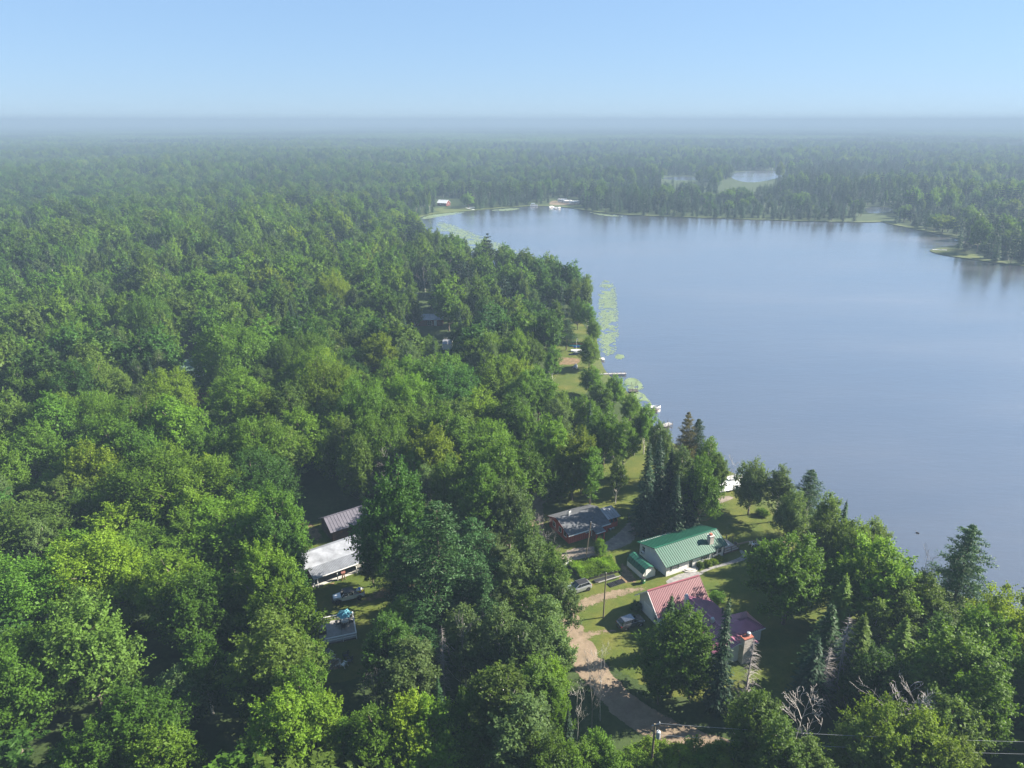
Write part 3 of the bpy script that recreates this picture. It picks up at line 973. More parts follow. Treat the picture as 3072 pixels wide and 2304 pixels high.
T(1272, 655, 12, 7, 'aspen', 'mid'); T(1284, 688, 9, 6, 'willow', 'olive'); T(285, 1475, 15, 11, 'broad', 'mid'); T(335, 1575, 13, 9, 'broad', 'bright'); T(180, 1560, 13, 9, 'broad', 'mid')
# landmark crowns of the wood on the left
T(490, 700, 22, 21, 'broad', 'mid'); T(690, 785, 20, 17, 'broad', 'yellow'); T(515, 808, 18, 16, 'broad', 'bright'); T(365, 850, 18, 14, 'broad', 'bright')
T(300, 640, 20, 18, 'broad', 'mid'); T(150, 690, 19, 16, 'broad', 'mid'); T(820, 720, 17, 13, 'broad', 'yellow'); T(720, 590, 19, 15, 'broad', 'yellow'); T(625, 640, 17, 7, 'spruce', 'spruce'); T(640, 665, 15, 6, 'spruce', 'spruce'); T(590, 660, 15, 6, 'spruce', 'spruce')
T(350, 470 + 200, 15, 8, 'pine', 'pine'); T(893, 712, 12, 8, 'broad', 'mid'); T(928, 722, 9, 6, 'broad', 'bright'); T(872, 680, 14, 6, 'spruce', 'spruce'); T(925, 770, 15, 11, 'broad', 'mid'); T(880, 770, 15, 11, 'broad', 'bright'); T(985, 700, 10, 6, 'aspen', 'mid'); T(980, 765, 10, 7, 'broad', 'mid'); T(1060, 770, 17, 13, 'broad', 'bright'); T(960, 760, 17, 12, 'broad', 'mid'); T(1040, 840, 16, 12, 'broad', 'yellow'); T(1110, 850, 16, 11, 'broad', 'mid'); T(840, 860, 15, 6, 'aspen', 'mid')

def build_scatter():
    """All remaining woodland positions; returns arrays x, y, w, h, kind, tone."""
    rs = np.random.RandomState(77)
    X, Y = [], []
    for y0, y1, s in ((42, 420, 8.9), (420, 1100, 8.2), (1100, 2300, 10.5)):
        ny = int((y1 - y0) / s)
        for j in range(ny):
            y = y0 + (j + 0.5) * s
            lim = 0.80 * y + 45
            n = int(2 * lim / s)
            X.append((np.arange(n) + 0.5 * (j % 2)) * s - lim + rs.uniform(-0.42, 0.42, n) * s)
            Y.append(np.full(n, y) + rs.uniform(-0.42, 0.42, n) * s)
    X, Y = np.concatenate(X), np.concatenate(Y)
    n = len(X)
    r1, r2, r3, r4 = rs.rand(n), rs.rand(n), rs.rand(n), rs.rand(n)
    big = vnoise(X, Y, 90, 1)
    mixn = vnoise(X, Y, 45, 2)
    # share of conifers: little in the hardwood stand on the left, most along the far shore and beyond
    con = 0.05 + 0.5 * np.clip((Y - 300) / 250, 0, 1) * (0.45 + big) + 0.15 * np.clip((X - 20) / 60, 0, 1)
    dl = edge_dist(X, Y, lake_poly[::2])
    con += 0.35 * np.exp(-dl / 40) * (Y > 170)
    con = np.where((Y > 520) & (X > -60), con + 0.15, con)
    kind = np.where(r1 < con, np.where(r2 < 0.82, 2, 3), np.where(r2 < 0.22 + 0.3 * (mixn > 0.6), 1, 0))   # 0 broad 1 aspen 2 spruce 3 pine
    kind = np.where((r3 > 0.985), 4, kind)
    W = np.choose(kind, [10.2 + 6.5 * r3 * r3 * (0.6 + big), 4.5 + 3 * r3, 3.6 + 2.2 * r3, 6 + 4 * r3, 5 + r3])
    H = np.choose(kind, [12 + 9 * r4 + 4 * (big - 0.5), 12 + 5 * r4, 11 + 7 * r4, 15 + 6 * r4, 10 + 4 * r4])
    far = Y > 1100
    stand = vnoise(X, Y, 240, 11)
    H = H * (0.78 + 0.42 * stand)
    W = np.where(far, W * 1.3, W)
    small = (Y > 420) & (vnoise(X, Y, 130, 7) > 0.62)
    H = np.where(small, H * 0.7, H)
    ok = ~inside(X, Y, lake_poly)
    ok &= dl > np.minimum(3.0, W * 0.3)
    for q in pond_polys:
        ok &= ~inside(X, Y, q)
    for q in NOGROW:
        ok &= ~inside(X, Y, q)
    # sight lines onto the open ground
    U0, V0 = PJ(X, Y, H)
    Ua, Va = PJ(X - W * 0.42, Y, H * 0.62)
    Ub, Vb = PJ(X + W * 0.42, Y, H * 0.62)
    Uc, Vc = PJ(X, Y, H * 0.3)
    Ud, Vd = PJ(X - W * 0.3, Y, H * 0.86)
    Ue, Ve = PJ(X + W * 0.3, Y, H * 0.86)
    U2, V2 = PJ(X, Y, np.zeros(n))
    for q in CLEAR:
        for u, v in ((U0, V0), (Ua, Va), (Ub, Vb), (Uc, Vc), (Ud, Vd), (Ue, Ve)):
            ok &= ~inside(u, v, q)
        ok &= ~inside(U2, V2, q)
    for (hx, hy, hw, hh, hk, ht) in HAND:
        ok &= np.hypot(X - hx, Y - hy) > (hw + W) * 0.29
    return X[ok], Y[ok], W[ok], H[ok], kind[ok], rs.rand(ok.sum()), rs.rand(ok.sum())
# ------------------------------------------------------------------ ground sheets: lawns, road, drives, paths
def S1(x, y, z=0.0):                       # close-up of the houses -> place
    return G(1600 + x / 2.765, 1450 + y / 2.765, z)
def S3(x, y, z=0.0):                       # close-up of the lodge yard -> place
    return G(850 + x / 3.6875, 1650 + y / 3.6875, z)
def S5(x, y, z=0.0):
    return G(1200 + x / 2.4578, 850 + y / 2.4578, z)
def SQ(x, y, z=0.0):
    return G(2100 + x / 9.217, 1590 + y / 9.217, z)

sheet('lawn', [(4, 98), (9.5, 87), (16, 79), (26, 74), (40, 72), (54, 80), (60, 96), (60, 112), (66, 124), (58, 142), (40, 136), (30, 136), (24, 150), (10, 142), (2, 124)], 0.004, M['lawn'], 3.0, kind='structure')
sheet('lawn', [(-36, 78), (-20, 78), (-11, 92), (-10, 106), (-12, 126), (-42, 128), (-46, 104)], 0.004, M['lawn'], 3.0, kind='structure')
sheet('lawn', DP([(1300, 960), (1360, 930), (1430, 945), (1440, 990), (1420, 1080), (1380, 1130), (1290, 1130), (1290, 1040)]), 0.008, M['lawn'], 2.0, kind='structure')
sheet('lawn', DP([(1170, 700), (1245, 680), (1284, 720), (1290, 780), (1290, 840), (1240, 870), (1180, 850)]), 0.004, M['lawn'], 2.0, kind='structure')
sheet('lawn', DP([(930, 452), (960, 447), (1000, 446), (1012, 452), (990, 457), (955, 459)]), 0.004, M['shore_grass'], 2.0, kind='structure')
sheet('road', ribbon(road_line, 6.0), 0.014, M['road'], 0.7, 1, kind='structure')
sheet('driveway', [tuple(S1(*p)[:2]) for p in [(270, 1100), (330, 960), (560, 880), (900, 830), (985, 850), (960, 900), (860, 920), (660, 980), (500, 1030), (350, 1120), (300, 1180)]], 0.018, M['sand'], 1.6, kind='structure')
sheet('driveway', [tuple(S1(*p)[:2]) for p in [(310, 1210), (420, 1215), (620, 1195), (740, 1210), (720, 1245), (560, 1270), (470, 1300), (480, 1400), (420, 1340), (350, 1260)]], 0.018, M['sand'], 1.2, kind='structure')
sheet('driveway', [tuple(S1(*p)[:2]) for p in [(180, 650), (230, 570), (330, 520), (520, 520), (700, 400), (780, 300), (860, 310), (880, 470), (760, 540), (620, 580), (420, 640), (250, 660)]], 0.018, M['gravel'], 1.0, kind='structure')
sheet('driveway', [tuple(S1(*p)[:2]) for p in [(1370, 190), (1480, 130), (1600, 90), (1700, 120), (1600, 160), (1500, 195), (1390, 215)]], 0.018, M['gravel'], 0.8, kind='structure')
sheet('driveway', [tuple(S3(*p)[:2]) for p in [(640, 610), (760, 570), (960, 470), (1060, 390), (1160, 370), (1330, 480), (1300, 540), (1100, 560), (900, 620), (740, 640)]], 0.012, M['litter'], 2.0, kind='structure')
sheet('driveway', [tuple(S3(*p)[:2]) for p in [(1300, 360), (1500, 330), (1800, 330), (2050, 300), (2100, 420), (1800, 480), (1500, 480), (1350, 470)]], 0.012, M['sand'], 2.0, kind='structure')
sheet('soil', [tuple(S3(*p)[:2]) for p in [(390, 420), (560, 330), (760, 260), (740, 300), (640, 340), (480, 440)]], 0.012, M['litter'], 1.0, kind='structure')
sheet('soil', [tuple(S3(*p)[:2]) for p in [(460, 1180), (560, 1140), (680, 1180), (690, 1290), (600, 1360), (480, 1330), (440, 1250)]], 0.012, M['litter'], 1.0, kind='structure')
sheet('soil', [tuple(S1(*p)[:2]) for p in [(700, 640), (760, 650), (850, 760), (900, 830), (760, 840), (600, 850), (720, 770)]], 0.012, M['litter'], 1.0, kind='structure')
sheet('soil', [tuple(G(*p)[:2]) for p in [(855, 1530), (900, 1530), (990, 1600), (960, 1640), (880, 1600)]], 0.012, M['litter'], 2.0, kind='structure')
sheet('soil', [tuple(S5(*p)[:2]) for p in [(1085, 560), (1130, 540), (1330, 548), (1345, 580), (1290, 605), (1100, 600)]], 0.012, M['litter'], 1.0, kind='structure')
M['flag'] = patchy('flagstones', [(0.25, (0.13, 0.13, 0.14)), (0.5, (0.22, 0.215, 0.215)), (0.75, (0.32, 0.3, 0.28))], 1.3, fine=(5.0, 0.4))
sheet('path', [tuple(SQ(*p)[:2]) for p in [(-60, 1170), (300, 1020), (600, 940), (900, 840), (1120, 745), (1170, 690), (1130, 640), (1080, 575), (1140, 545), (1250, 620), (1345, 720), (1330, 800), (1150, 860), (850, 945), (600, 1010), (300, 1090), (80, 1190)]], 0.022, M['flag'], 0.5, 1, kind='structure')
sheet('path', [tuple(S1(*p)[:2]) for p in [(1095, 805), (1240, 740), (1390, 730), (1420, 755), (1250, 800), (1115, 840)]], 0.022, M['flag'], 0.5, 1, kind='structure')
sheet('footpath', ribbon([SQ(940, 420), SQ(1040, 390), SQ(1300, 330), SQ(1450, 300), SQ(1650, 305), SQ(2130, 320), SQ(2400, 345), SQ(2600, 340)], 0.9), 0.018, M['sand'], 0.4, 1, kind='structure')

# grassy rim of the lake
def shore_rim():
    n = len(lake_poly)
    V, F = [], []
    for i in range(n):
        a, b = Vector(lake_poly[i - 1]), Vector(lake_poly[(i + 1) % n])
        d = (b - a).normalized()
        nr = Vector((d.y, -d.x))
        p = Vector(lake_poly[i])
        k = 2.0 + 3.0 * float(vnoise(p.x, p.y, 25, 9)) + (3.0 if p.y > 380 else 0)
        if inside(np.array([p.x + nr.x]), np.array([p.y + nr.y]), lake_poly)[0]:
            nr = -nr
        V += [(p.x - nr.x * 0.3, p.y - nr.y * 0.3, 0.03), (p.x + nr.x * k, p.y + nr.y * k, 0.03)]
    for i in range(n):
        j = (i + 1) % n
        F.append((2 * i, 2 * j, 2 * j + 1, 2 * i + 1))
    me = bpy.data.meshes.new('shore')
    me.from_pydata(V, [], F)
    bm = bmesh.new(); bm.from_mesh(me)
    for f in bm.faces:
        f.normal_update()
        if f.normal.z < 0:
            f.normal_flip()
    bm.to_mesh(me); bm.free()
    obj('shore', me, M['shore_grass'], kind='structure')
shore_rim()

# ------------------------------------------------------------------ materials of made things
M['white_siding'] = plain('white siding', (0.64, 0.63, 0.61), 0.55, var=0.06, scale=0.8)
M['grey_siding'] = plain('pale grey siding', (0.5, 0.51, 0.52), 0.6, var=0.08, scale=0.8)
M['red_siding'] = plain('barn red siding', (0.38, 0.07, 0.04), 0.75, var=0.2, scale=1.2, spec=0.2)
M['dark_red'] = plain('dark red paint', (0.11, 0.025, 0.02), 0.75, var=0.2, scale=1.2, spec=0.2)
M['brown_siding'] = plain('dark brown siding', (0.07, 0.04, 0.03), 0.8, var=0.2, scale=1.2, spec=0.2)
M['white_trim'] = plain('white trim', (0.64, 0.64, 0.64), 0.5, var=0.05)
M['green_roof'] = plain('green roof steel', (0.006, 0.078, 0.046), 0.5, var=0.12, scale=0.5, spec=0.5)
M['green_seam'] = plain('green seam steel', (0.004, 0.036, 0.024), 0.5, var=0.1, spec=0.5)
M['red_roof'] = plain('red roof steel', (0.185, 0.055, 0.068), 0.5, var=0.1, scale=0.5, spec=0.5)
M['red_seam'] = plain('red seam steel', (0.12, 0.03, 0.04), 0.5, var=0.1, spec=0.5)
M['maroon_roof'] = plain('maroon roof steel', (0.25, 0.09, 0.14), 0.5, var=0.15, scale=0.5, spec=0.5)
M['maroon_seam'] = plain('maroon seam steel', (0.11, 0.04, 0.068), 0.45, var=0.1, spec=0.5)
M['silver_roof'] = plain('galvanised roofing', (0.20, 0.21, 0.235), 0.5, 0.0, var=0.38, scale=0.55, spec=0.5)
M['silver_seam'] = plain('galvanised corrugation', (0.14, 0.15, 0.17), 0.5, 0.0, var=0.25, scale=1.5, spec=0.5)
M['shingle'] = plain('grey asphalt shingles', (0.075, 0.08, 0.09), 0.9, var=0.4, scale=1.4, bumps=0.5, spec=0.2)
M['mauve_roof'] = plain('mauve-grey steel roofing', (0.085, 0.08, 0.10), 0.5, var=0.15, scale=0.8)
M['rust_roof'] = plain('rusty brown roofing', (0.16, 0.06, 0.045), 0.8, var=0.3, scale=0.8)
M['glass'] = plain('window glass', (0.018, 0.022, 0.026), 0.06, var=0.1, spec=0.8)
M['shutter'] = plain('grey-green shutters', (0.10, 0.13, 0.12), 0.6)
M['black'] = plain('black plastic', (0.015, 0.015, 0.017), 0.5)
M['rubber'] = plain('tyre rubber', (0.014, 0.014, 0.014), 0.8, spec=0.2)
M['dark_metal'] = plain('dark painted metal', (0.035, 0.035, 0.04), 0.45, var=0.15)
M['alloy'] = plain('wheel alloy', (0.42, 0.43, 0.45), 0.3, 0.8)
M['brick'] = plain('red brick', (0.24, 0.075, 0.05), 0.9, var=0.3, scale=4, bumps=0.4)
M['stone'] = plain('pale masonry', (0.36, 0.33, 0.30), 0.9, var=0.3, scale=2.2, bumps=0.5)
M['concrete'] = plain('concrete', (0.33, 0.32, 0.30), 0.9, var=0.18, scale=1.2)
M['wood_grey'] = plain('weathered grey boards', (0.26, 0.25, 0.25), 0.85, var=0.2, scale=1.5)
M['wood_brown'] = plain('brown timber', (0.12, 0.065, 0.035), 0.8, var=0.25, scale=2)
M['wood_dark'] = plain('dark old timber', (0.055, 0.05, 0.045), 0.85, var=0.3, scale=2)
M['pole_wood'] = plain('pole timber', (0.14, 0.115, 0.08), 0.85, var=0.2, scale=2)
M['white_plastic'] = plain('white plastic', (0.6, 0.6, 0.6), 0.4, var=0.04)
M['cream'] = plain('cream tank paint', (0.60, 0.57, 0.50), 0.45, var=0.06)
M['teal'] = plain('teal canvas', (0.075, 0.27, 0.36), 0.7, var=0.1)
M['teal_light'] = plain('pale teal canvas', (0.13, 0.36, 0.45), 0.7, var=0.1)  # paler teal for two neighbouring canopy panels
M['bin_green'] = plain('green bin plastic', (0.012, 0.13, 0.04), 0.45)
M['blue'] = plain('blue plastic', (0.02, 0.10, 0.42), 0.4)
M['navy'] = plain('navy plastic', (0.015, 0.03, 0.10), 0.45)
M['yellow_p'] = plain('yellow vinyl', (0.58, 0.45, 0.02), 0.35)
M['red_p'] = plain('red vinyl', (0.42, 0.03, 0.03), 0.35)
M['orange'] = plain('orange plastic', (0.55, 0.13, 0.02), 0.4)
M['turquoise'] = plain('turquoise plastic', (0.02, 0.25, 0.28), 0.4)
M['tarp'] = plain('blue-white tarpaulin', (0.36, 0.44, 0.55), 0.5, var=0.25, scale=1.5)
M['porcelain'] = plain('glazed insulator', (0.45, 0.45, 0.45), 0.25)
M['grey_steel'] = plain('grey steel', (0.38, 0.40, 0.42), 0.4, 0.3)

def car_paint(name, col, metal=0.6, rough=0.28):
    m, nt, b = mat(name)
    b.inputs['Base Color'].default_value = (*col, 1)
    b.inputs['Metallic'].default_value = metal
    b.inputs['Roughness'].default_value = rough
    b.inputs['Coat Weight'].default_value = 0.8
    b.inputs['Coat Roughness'].default_value = 0.06
    return m
M['paint_silver'] = car_paint('silver car paint', (0.40, 0.42, 0.44))
M['paint_grey'] = car_paint('steel grey car paint', (0.16, 0.17, 0.19), 0.8, 0.22)
M['paint_white'] = car_paint('white truck paint', (0.52, 0.54, 0.56), 0.0, 0.35)
M['lamp_lens'] = plain('lamp lens', (0.5, 0.5, 0.48), 0.1, spec=0.8)
M['tail_lens'] = plain('tail lamp lens', (0.25, 0.01, 0.01), 0.15, spec=0.8)

# ------------------------------------------------------------------ buildings: pieces
def extx(mb, prof, x0, x1):
    """Profile in (y, z) pushed along x."""
    n = len(prof)
    v = [(x0, p[0], p[1]) for p in prof] + [(x1, p[0], p[1]) for p in prof]
    return mb.add(v, [tuple(range(n)), tuple(range(n, 2 * n))[::-1]] + [(i, n + i, n + (i + 1) % n, (i + 1) % n) for i in range(n)])

def seams(mb, a, b, c, d, step, r=0.035, w=0.085):
    """Raised ribs on the slope a-b (eave, left to right) to d-c (ridge, left to right)."""
    a, b, c, d = map(Vector, (a, b, c, d))
    nrm = (b - a).cross(d - a).normalized()
    if nrm.z < 0:
        nrm = -nrm
    n = max(2, int((b - a).length / step))
    for i in range(n + 1):
        p, q = a.lerp(b, i / n), d.lerp(c, i / n)
        if (q - p).length < 0.05:
            continue
        mb.bar(p + nrm * r * 0.6, q + nrm * r * 0.6, w, r * 1.6)
    return mb

def slope(parent, a, b, c, d, m, ms=None, step=0.42, t=0.07, name='roof'):
    up = (Vector(b) - Vector(a)).cross(Vector(d) - Vector(a))
    pts = [a, b, c, d] if up.z > 0 else [a, d, c, b]
    r = MB().plate(pts, t).build(name, m, parent)
    if ms is not None:
        seams(MB(), a, b, c, d, step).build('roof_seams', ms, r, kind='stuff')
    return r

def window(parent, x, y, z, ang, w, h, frame_m=None, cols=2, rows=2, shutters=False, deep=0.05):
    """x, y, z: middle of the window on the wall; ang: direction the wall runs (outside is to the right of it)."""
    tr = Matrix.Translation((x, y, z)) @ Matrix.Rotation(ang, 4, 'Z')
    f = MB()
    b = 0.07
    f.box(-w / 2 - b, -deep, -h / 2 - b, w / 2 + b, 0.03, -h / 2, tr)
    f.box(-w / 2 - b, -deep, h / 2, w / 2 + b, 0.03, h / 2 + b, tr)
    f.box(-w / 2 - b, -deep, -h / 2, -w / 2, 0.03, h / 2, tr)
    f.box(w / 2, -deep, -h / 2, w / 2 + b, 0.03, h / 2, tr)
    for i in range(1, cols):
        xx = -w / 2 + w * i / cols
        f.box(xx - 0.02, -deep + 0.012, -h / 2, xx + 0.02, 0.0, h / 2, tr)
    for i in range(1, rows):
        zz = -h / 2 + h * i / rows
        f.box(-w / 2, -deep + 0.014, zz - 0.025, w / 2, 0.0, zz + 0.025, tr)
    o = f.build('window', frame_m or M['white_trim'], parent)
    MB().box(-w / 2, -0.022, -h / 2, w / 2, 0.0, h / 2, tr).build('pane', M['glass'], o)
    if shutters:
        for s in (-1, 1):
            MB().box(s * (w / 2 + 0.27) - 0.17, -0.045, -h / 2 - 0.05, s * (w / 2 + 0.27) + 0.17, -0.002, h / 2 + 0.05, tr).build('shutter', M['shutter'], parent)
    return o

def door(parent, x, y, z, ang, w, h, m, glass=False):
    tr = Matrix.Translation((x, y, z)) @ Matrix.Rotation(ang, 4, 'Z')
    f = MB()
    f.box(-w / 2 - 0.08, -0.05, 0, -w / 2, 0.02, h + 0.08, tr)
    f.box(w / 2, -0.05, 0, w / 2 + 0.08, 0.02, h + 0.08, tr)
    f.box(-w / 2, -0.05, h, w / 2, 0.02, h + 0.08, tr)
    f.build('door_frame', M['white_trim'], parent)
    d = MB().box(-w / 2, -0.03, 0.0, w / 2, 0.0, h, tr).build('door', m, parent)
    if glass:
        MB().box(-w / 2 + 0.12, -0.045, h * 0.48, w / 2 - 0.12, -0.031, h - 0.14, tr).box(-w / 2 + 0.12, -0.045, 0.12, w / 2 - 0.12, -0.031, h * 0.42, tr).build('pane', M['glass'], d)
    MB().box(w / 2 - 0.13, -0.09, h * 0.46, w / 2 - 0.07, -0.03, h * 0.49, tr).build('handle', M['grey_steel'], d)
    return d

def lap(mb, x0, x1, y, z0, z1, side, step=0.2):
    """Horizontal lap boards proud of a wall that runs along x at y."""
    z = z0
    while z < z1 - 0.05:
        mb.box(x0, min(y, y + side * 0.02), z, x1, max(y, y + side * 0.02), min(z + step * 0.55, z1))
        z += step
    return mb

def cottage(name, label, loc, rz, L, W, he, hr, wall_m, roof_m, seam_m=None, over=0.4, chimney=None, wins=(), cat='house', gable_m=None, door_at=None):
    """Plain gabled building: x along the ridge, front wall at y = 0."""
    t = thing(name, label, cat, loc, rz)
    extx(MB(), [(0, 0), (W, 0), (W, he), (W / 2, hr - 0.06), (0, he)], 0, L).build('wall', wall_m, t)
    k = (hr - he) / (W / 2) * over
    for y0, sgn in ((-over, 1), (W + over, -1)):
        slope(t, (-over, y0, he - k), (L + over, y0, he - k), (L + over, W / 2, hr), (-over, W / 2, hr), roof_m, seam_m, 0.6)
    MB().bar((-over, W / 2, hr + 0.03), (L + over, W / 2, hr + 0.03), 0.28, 0.05).build('ridge_cap', roof_m, t)
    for side, xx, zz, w, h in wins:
        if side == 'f':
            window(t, xx, 0, zz, 0, w, h)
        elif side == 'l':
            window(t, 0, xx, zz, -math.pi / 2, w, h)
        else:
            window(t, L, xx, zz, math.pi / 2, w, h)
    if door_at is not None:
        door(t, door_at, 0, 0.1, 0, 0.9, 2.0, M['white_trim'])
    if chimney:
        cx, cy2, cz = chimney
        MB().box(cx - 0.3, cy2 - 0.3, he, cx + 0.3, cy2 + 0.3, cz).build('chimney', M['brick'], t)
    return t

# ------------------------------------------------------------------ the white house with the green roof
def white_house():
    t = thing('house', 'white single-storey house under a green standing-seam steel roof', 'house', (26.9, 105.0, 0), math.radians(26.8))
    L1, L2, W = 10.3, 13.35, 7.6
    rz, ry = 4.0, 3.05
    w = MB()
    extx(w, [(-0.18, 0), (W, 0), (W, 2.62), (ry, rz - 0.08), (-0.18, 2.38)], 0, L1)
    extx(w, [(0.25, 0.002), (W - 0.7, 0.002), (W - 0.7, 2.66), (ry, rz - 0.09), (0.25, 2.5)], L1 - 0.01, L2)
    w.build('wall', M['white_siding'], t)
    lp = MB()
    lap(lp, 0, L1, -0.182, 0.3, 2.3, -1)
    lap(lp, L1 + 0.05, L2, 0.248, 0.3, 2.3, -1)
    lp.build('siding_boards', M['white_siding'], t, kind='stuff')
    MB().box(-0.03, 4.55, 0, 0.0, 4.68, 3.3).build('corner_trim', M['white_trim'], t)
    MB().box(-0.035, -0.21, 0, 0.06, -0.19, 2.36).build('corner_trim', M['white_trim'], t)
    # roof: front slopes (the right one set back a little) and the long rear slope
    slope(t, (-0.45, -0.55, 2.22), (10.75, -0.55, 2.22), (10.75, ry, rz), (-0.45, ry, rz), M['green_roof'], M['green_seam'], 0.45)
    slope(t, (10.78, -0.1, 2.40), (13.85, -0.1, 2.40), (13.85, ry, rz - 0.02), (10.78, ry, rz - 0.02), M['green_roof'], M['green_seam'], 0.45)
    slope(t, (-0.45, W + 0.45, 2.48), (10.6, W + 0.45, 2.48), (10.6, ry, rz), (-0.45, ry, rz), M['green_roof'], M['green_seam'], 0.45)
    slope(t, (10.62, W - 0.35, 2.66), (13.85, W - 0.35, 2.66), (13.85, ry, rz - 0.02), (10.62, ry, rz - 0.02), M['green_roof'], M['green_seam'], 0.45)
    MB().bar((-0.45, ry, rz + 0.05), (13.85, ry, rz + 0.05), 0.3, 0.06).build('ridge_cap', M['green_roof'], t)
    MB().bar((-0.45, -0.58, 2.16), (10.75, -0.58, 2.16), 0.09, 0.12).bar((10.8, -0.13, 2.34), (13.85, -0.13, 2.34), 0.09, 0.12).build('gutter', M['green_seam'], t)
    MB().bar((10.36, -0.26, 0.05), (10.36, -0.26, 2.3), 0.09).build('downpipe', M['dark_metal'], t)
    MB().bar((13.4, 0.2, 0.05), (13.4, 0.2, 2.4), 0.09).build('downpipe', M['dark_metal'], t)
    window(t, 1.75, -0.18, 1.5, 0, 1.05, 1.15, shutters=True)
    window(t, 8.7, -0.18, 1.5, 0, 1.05, 1.15, shutters=True)
    window(t, 11.35, 0.25, 1.5, 0, 0.8, 1.2, cols=1)
    window(t, 12.45, 0.25, 1.5, 0, 0.8, 1.2, cols=1)
    window(t, 0, 6.4, 1.75, -math.pi / 2, 0.75, 1.0)
    door(t, 5.35, -0.18, 0.28, 0, 0.85, 1.95, M['shutter'], True)
    ac = MB().box(-0.42, 6.12, 0.95, -0.01, 6.68, 1.28).build('air_conditioner', M['white_plastic'], t)
    MB().box(-0.435, 6.17, 1.0, -0.42, 6.63, 1.23).build('grille', M['dark_metal'], ac)
    ch = MB().box(10.35, 0.75, 2.6, 11.25, 1.6, 4.45).build('chimney', M['stone'], t, bevel=0.02)
    MB().box(10.25, 0.65, 4.45, 11.35, 1.7, 4.58).build('chimney_cap', M['concrete'], ch)
    MB().prism([(10.55, 0.95), (11.05, 0.95), (11.05, 1.4), (10.55, 1.4)], 4.58, 4.9).build('flue', M['brick'], ch)
    st = MB()
    def half(r, z0, z1):
        pts = [(5.3 + r * 1.25 * math.cos(a), -0.21 + r * math.sin(a)) for a in [math.pi + math.pi * i / 14 for i in range(15)]]
        st.prism(pts, z0, z1)
    half(1.25, 0, 0.14); half(0.95, 0.14, 0.27)
    st.build('front_step', M['concrete'], t)
    # deck on the right end
    dk = MB()
    for i in range(24):
        dk.box(13.5, 0.3 + i * 0.15, 0.35, 17.3, 0.3 + i * 0.15 + 0.135, 0.4)
    dk.build('deck_boards', M['wood_grey'], t, kind='stuff')
    MB().box(13.5, 0.32, 0.05, 17.25, 0.36, 0.35).box(17.2, 0.36, 0.05, 17.25, 3.8, 0.35).build('deck_skirt', M['wood_brown'], t)
    for x in (13.6, 15.4, 17.2):
        MB().box(x - 0.05, 0.25, 0.05, x + 0.05, 0.35, 1.3).build('railing_post', M['wood_dark'], t)
    for z in (0.75, 1.3):
        MB().bar((13.55, 0.3, z), (17.25, 0.3, z), 0.1, 0.06).build('railing', M['wood_brown'], t)
    return t
HOUSE = white_house()
def at(frame, x, y, z=0.0):
    """Local point of a building -> place."""
    return Matrix.Translation(frame.location) @ Matrix.Rotation(frame.rotation_euler.z, 4, 'Z') @ Vector((x, y, z))

def gambrel_shed():
    t = thing('garden_shed', 'small white barn-shaped shed with green gambrel roof beside the white house', 'shed', (22.75, 103.95, 0), math.radians(26.8))
    W, L = 2.55, 4.7
    prof = [(0, 0), (W, 0), (W, 1.25), (W - 0.45, 1.95), (W / 2, 2.3), (0.45, 1.95), (0, 1.25)]
    n = len(prof)
    v = [(p[0], 0, p[1]) for p in prof] + [(p[0], L, p[1]) for p in prof]
    MB().add(v, [tuple(range(n)), tuple(range(n, 2 * n))[::-1]] + [(i, n + i, n + (i + 1) % n, (i + 1) % n) for i in range(n)]).build('wall', M['white_siding'], t)
    for s in (0, 1):
        q = lambda x: x if not s else W - x
        slope(t, (q(-0.12), -0.15, 1.13), (q(-0.12), L + 0.15, 1.13), (q(0.43), L + 0.15, 2.02), (q(0.43), -0.15, 2.02), M['green_roof'], M['green_seam'], 0.6, 0.05)
        slope(t, (q(0.43), -0.15, 2.02), (q(0.43), L + 0.15, 2.02), (W / 2, L + 0.15, 2.38), (W / 2, -0.15, 2.38), M['green_roof'], M['green_seam'], 0.6, 0.05)
    for s in (0, 1):
        d = MB().box(0.5 + s * 0.79, -0.05, 0.12, 1.26 + s * 0.79, -0.003, 1.85).build('door', M['white_trim'], t)
        MB().box(1.1 + s * 0.27, -0.08, 0.95, 1.16 + s * 0.27, -0.05, 1.05).build('handle', M['dark_metal'], d)
    for x in (0.0, W):
        MB().box(x - 0.05, -0.06, 0, x + 0.05, 0.04, 1.25).build('corner_trim', M['white_trim'], t)
gambrel_shed()

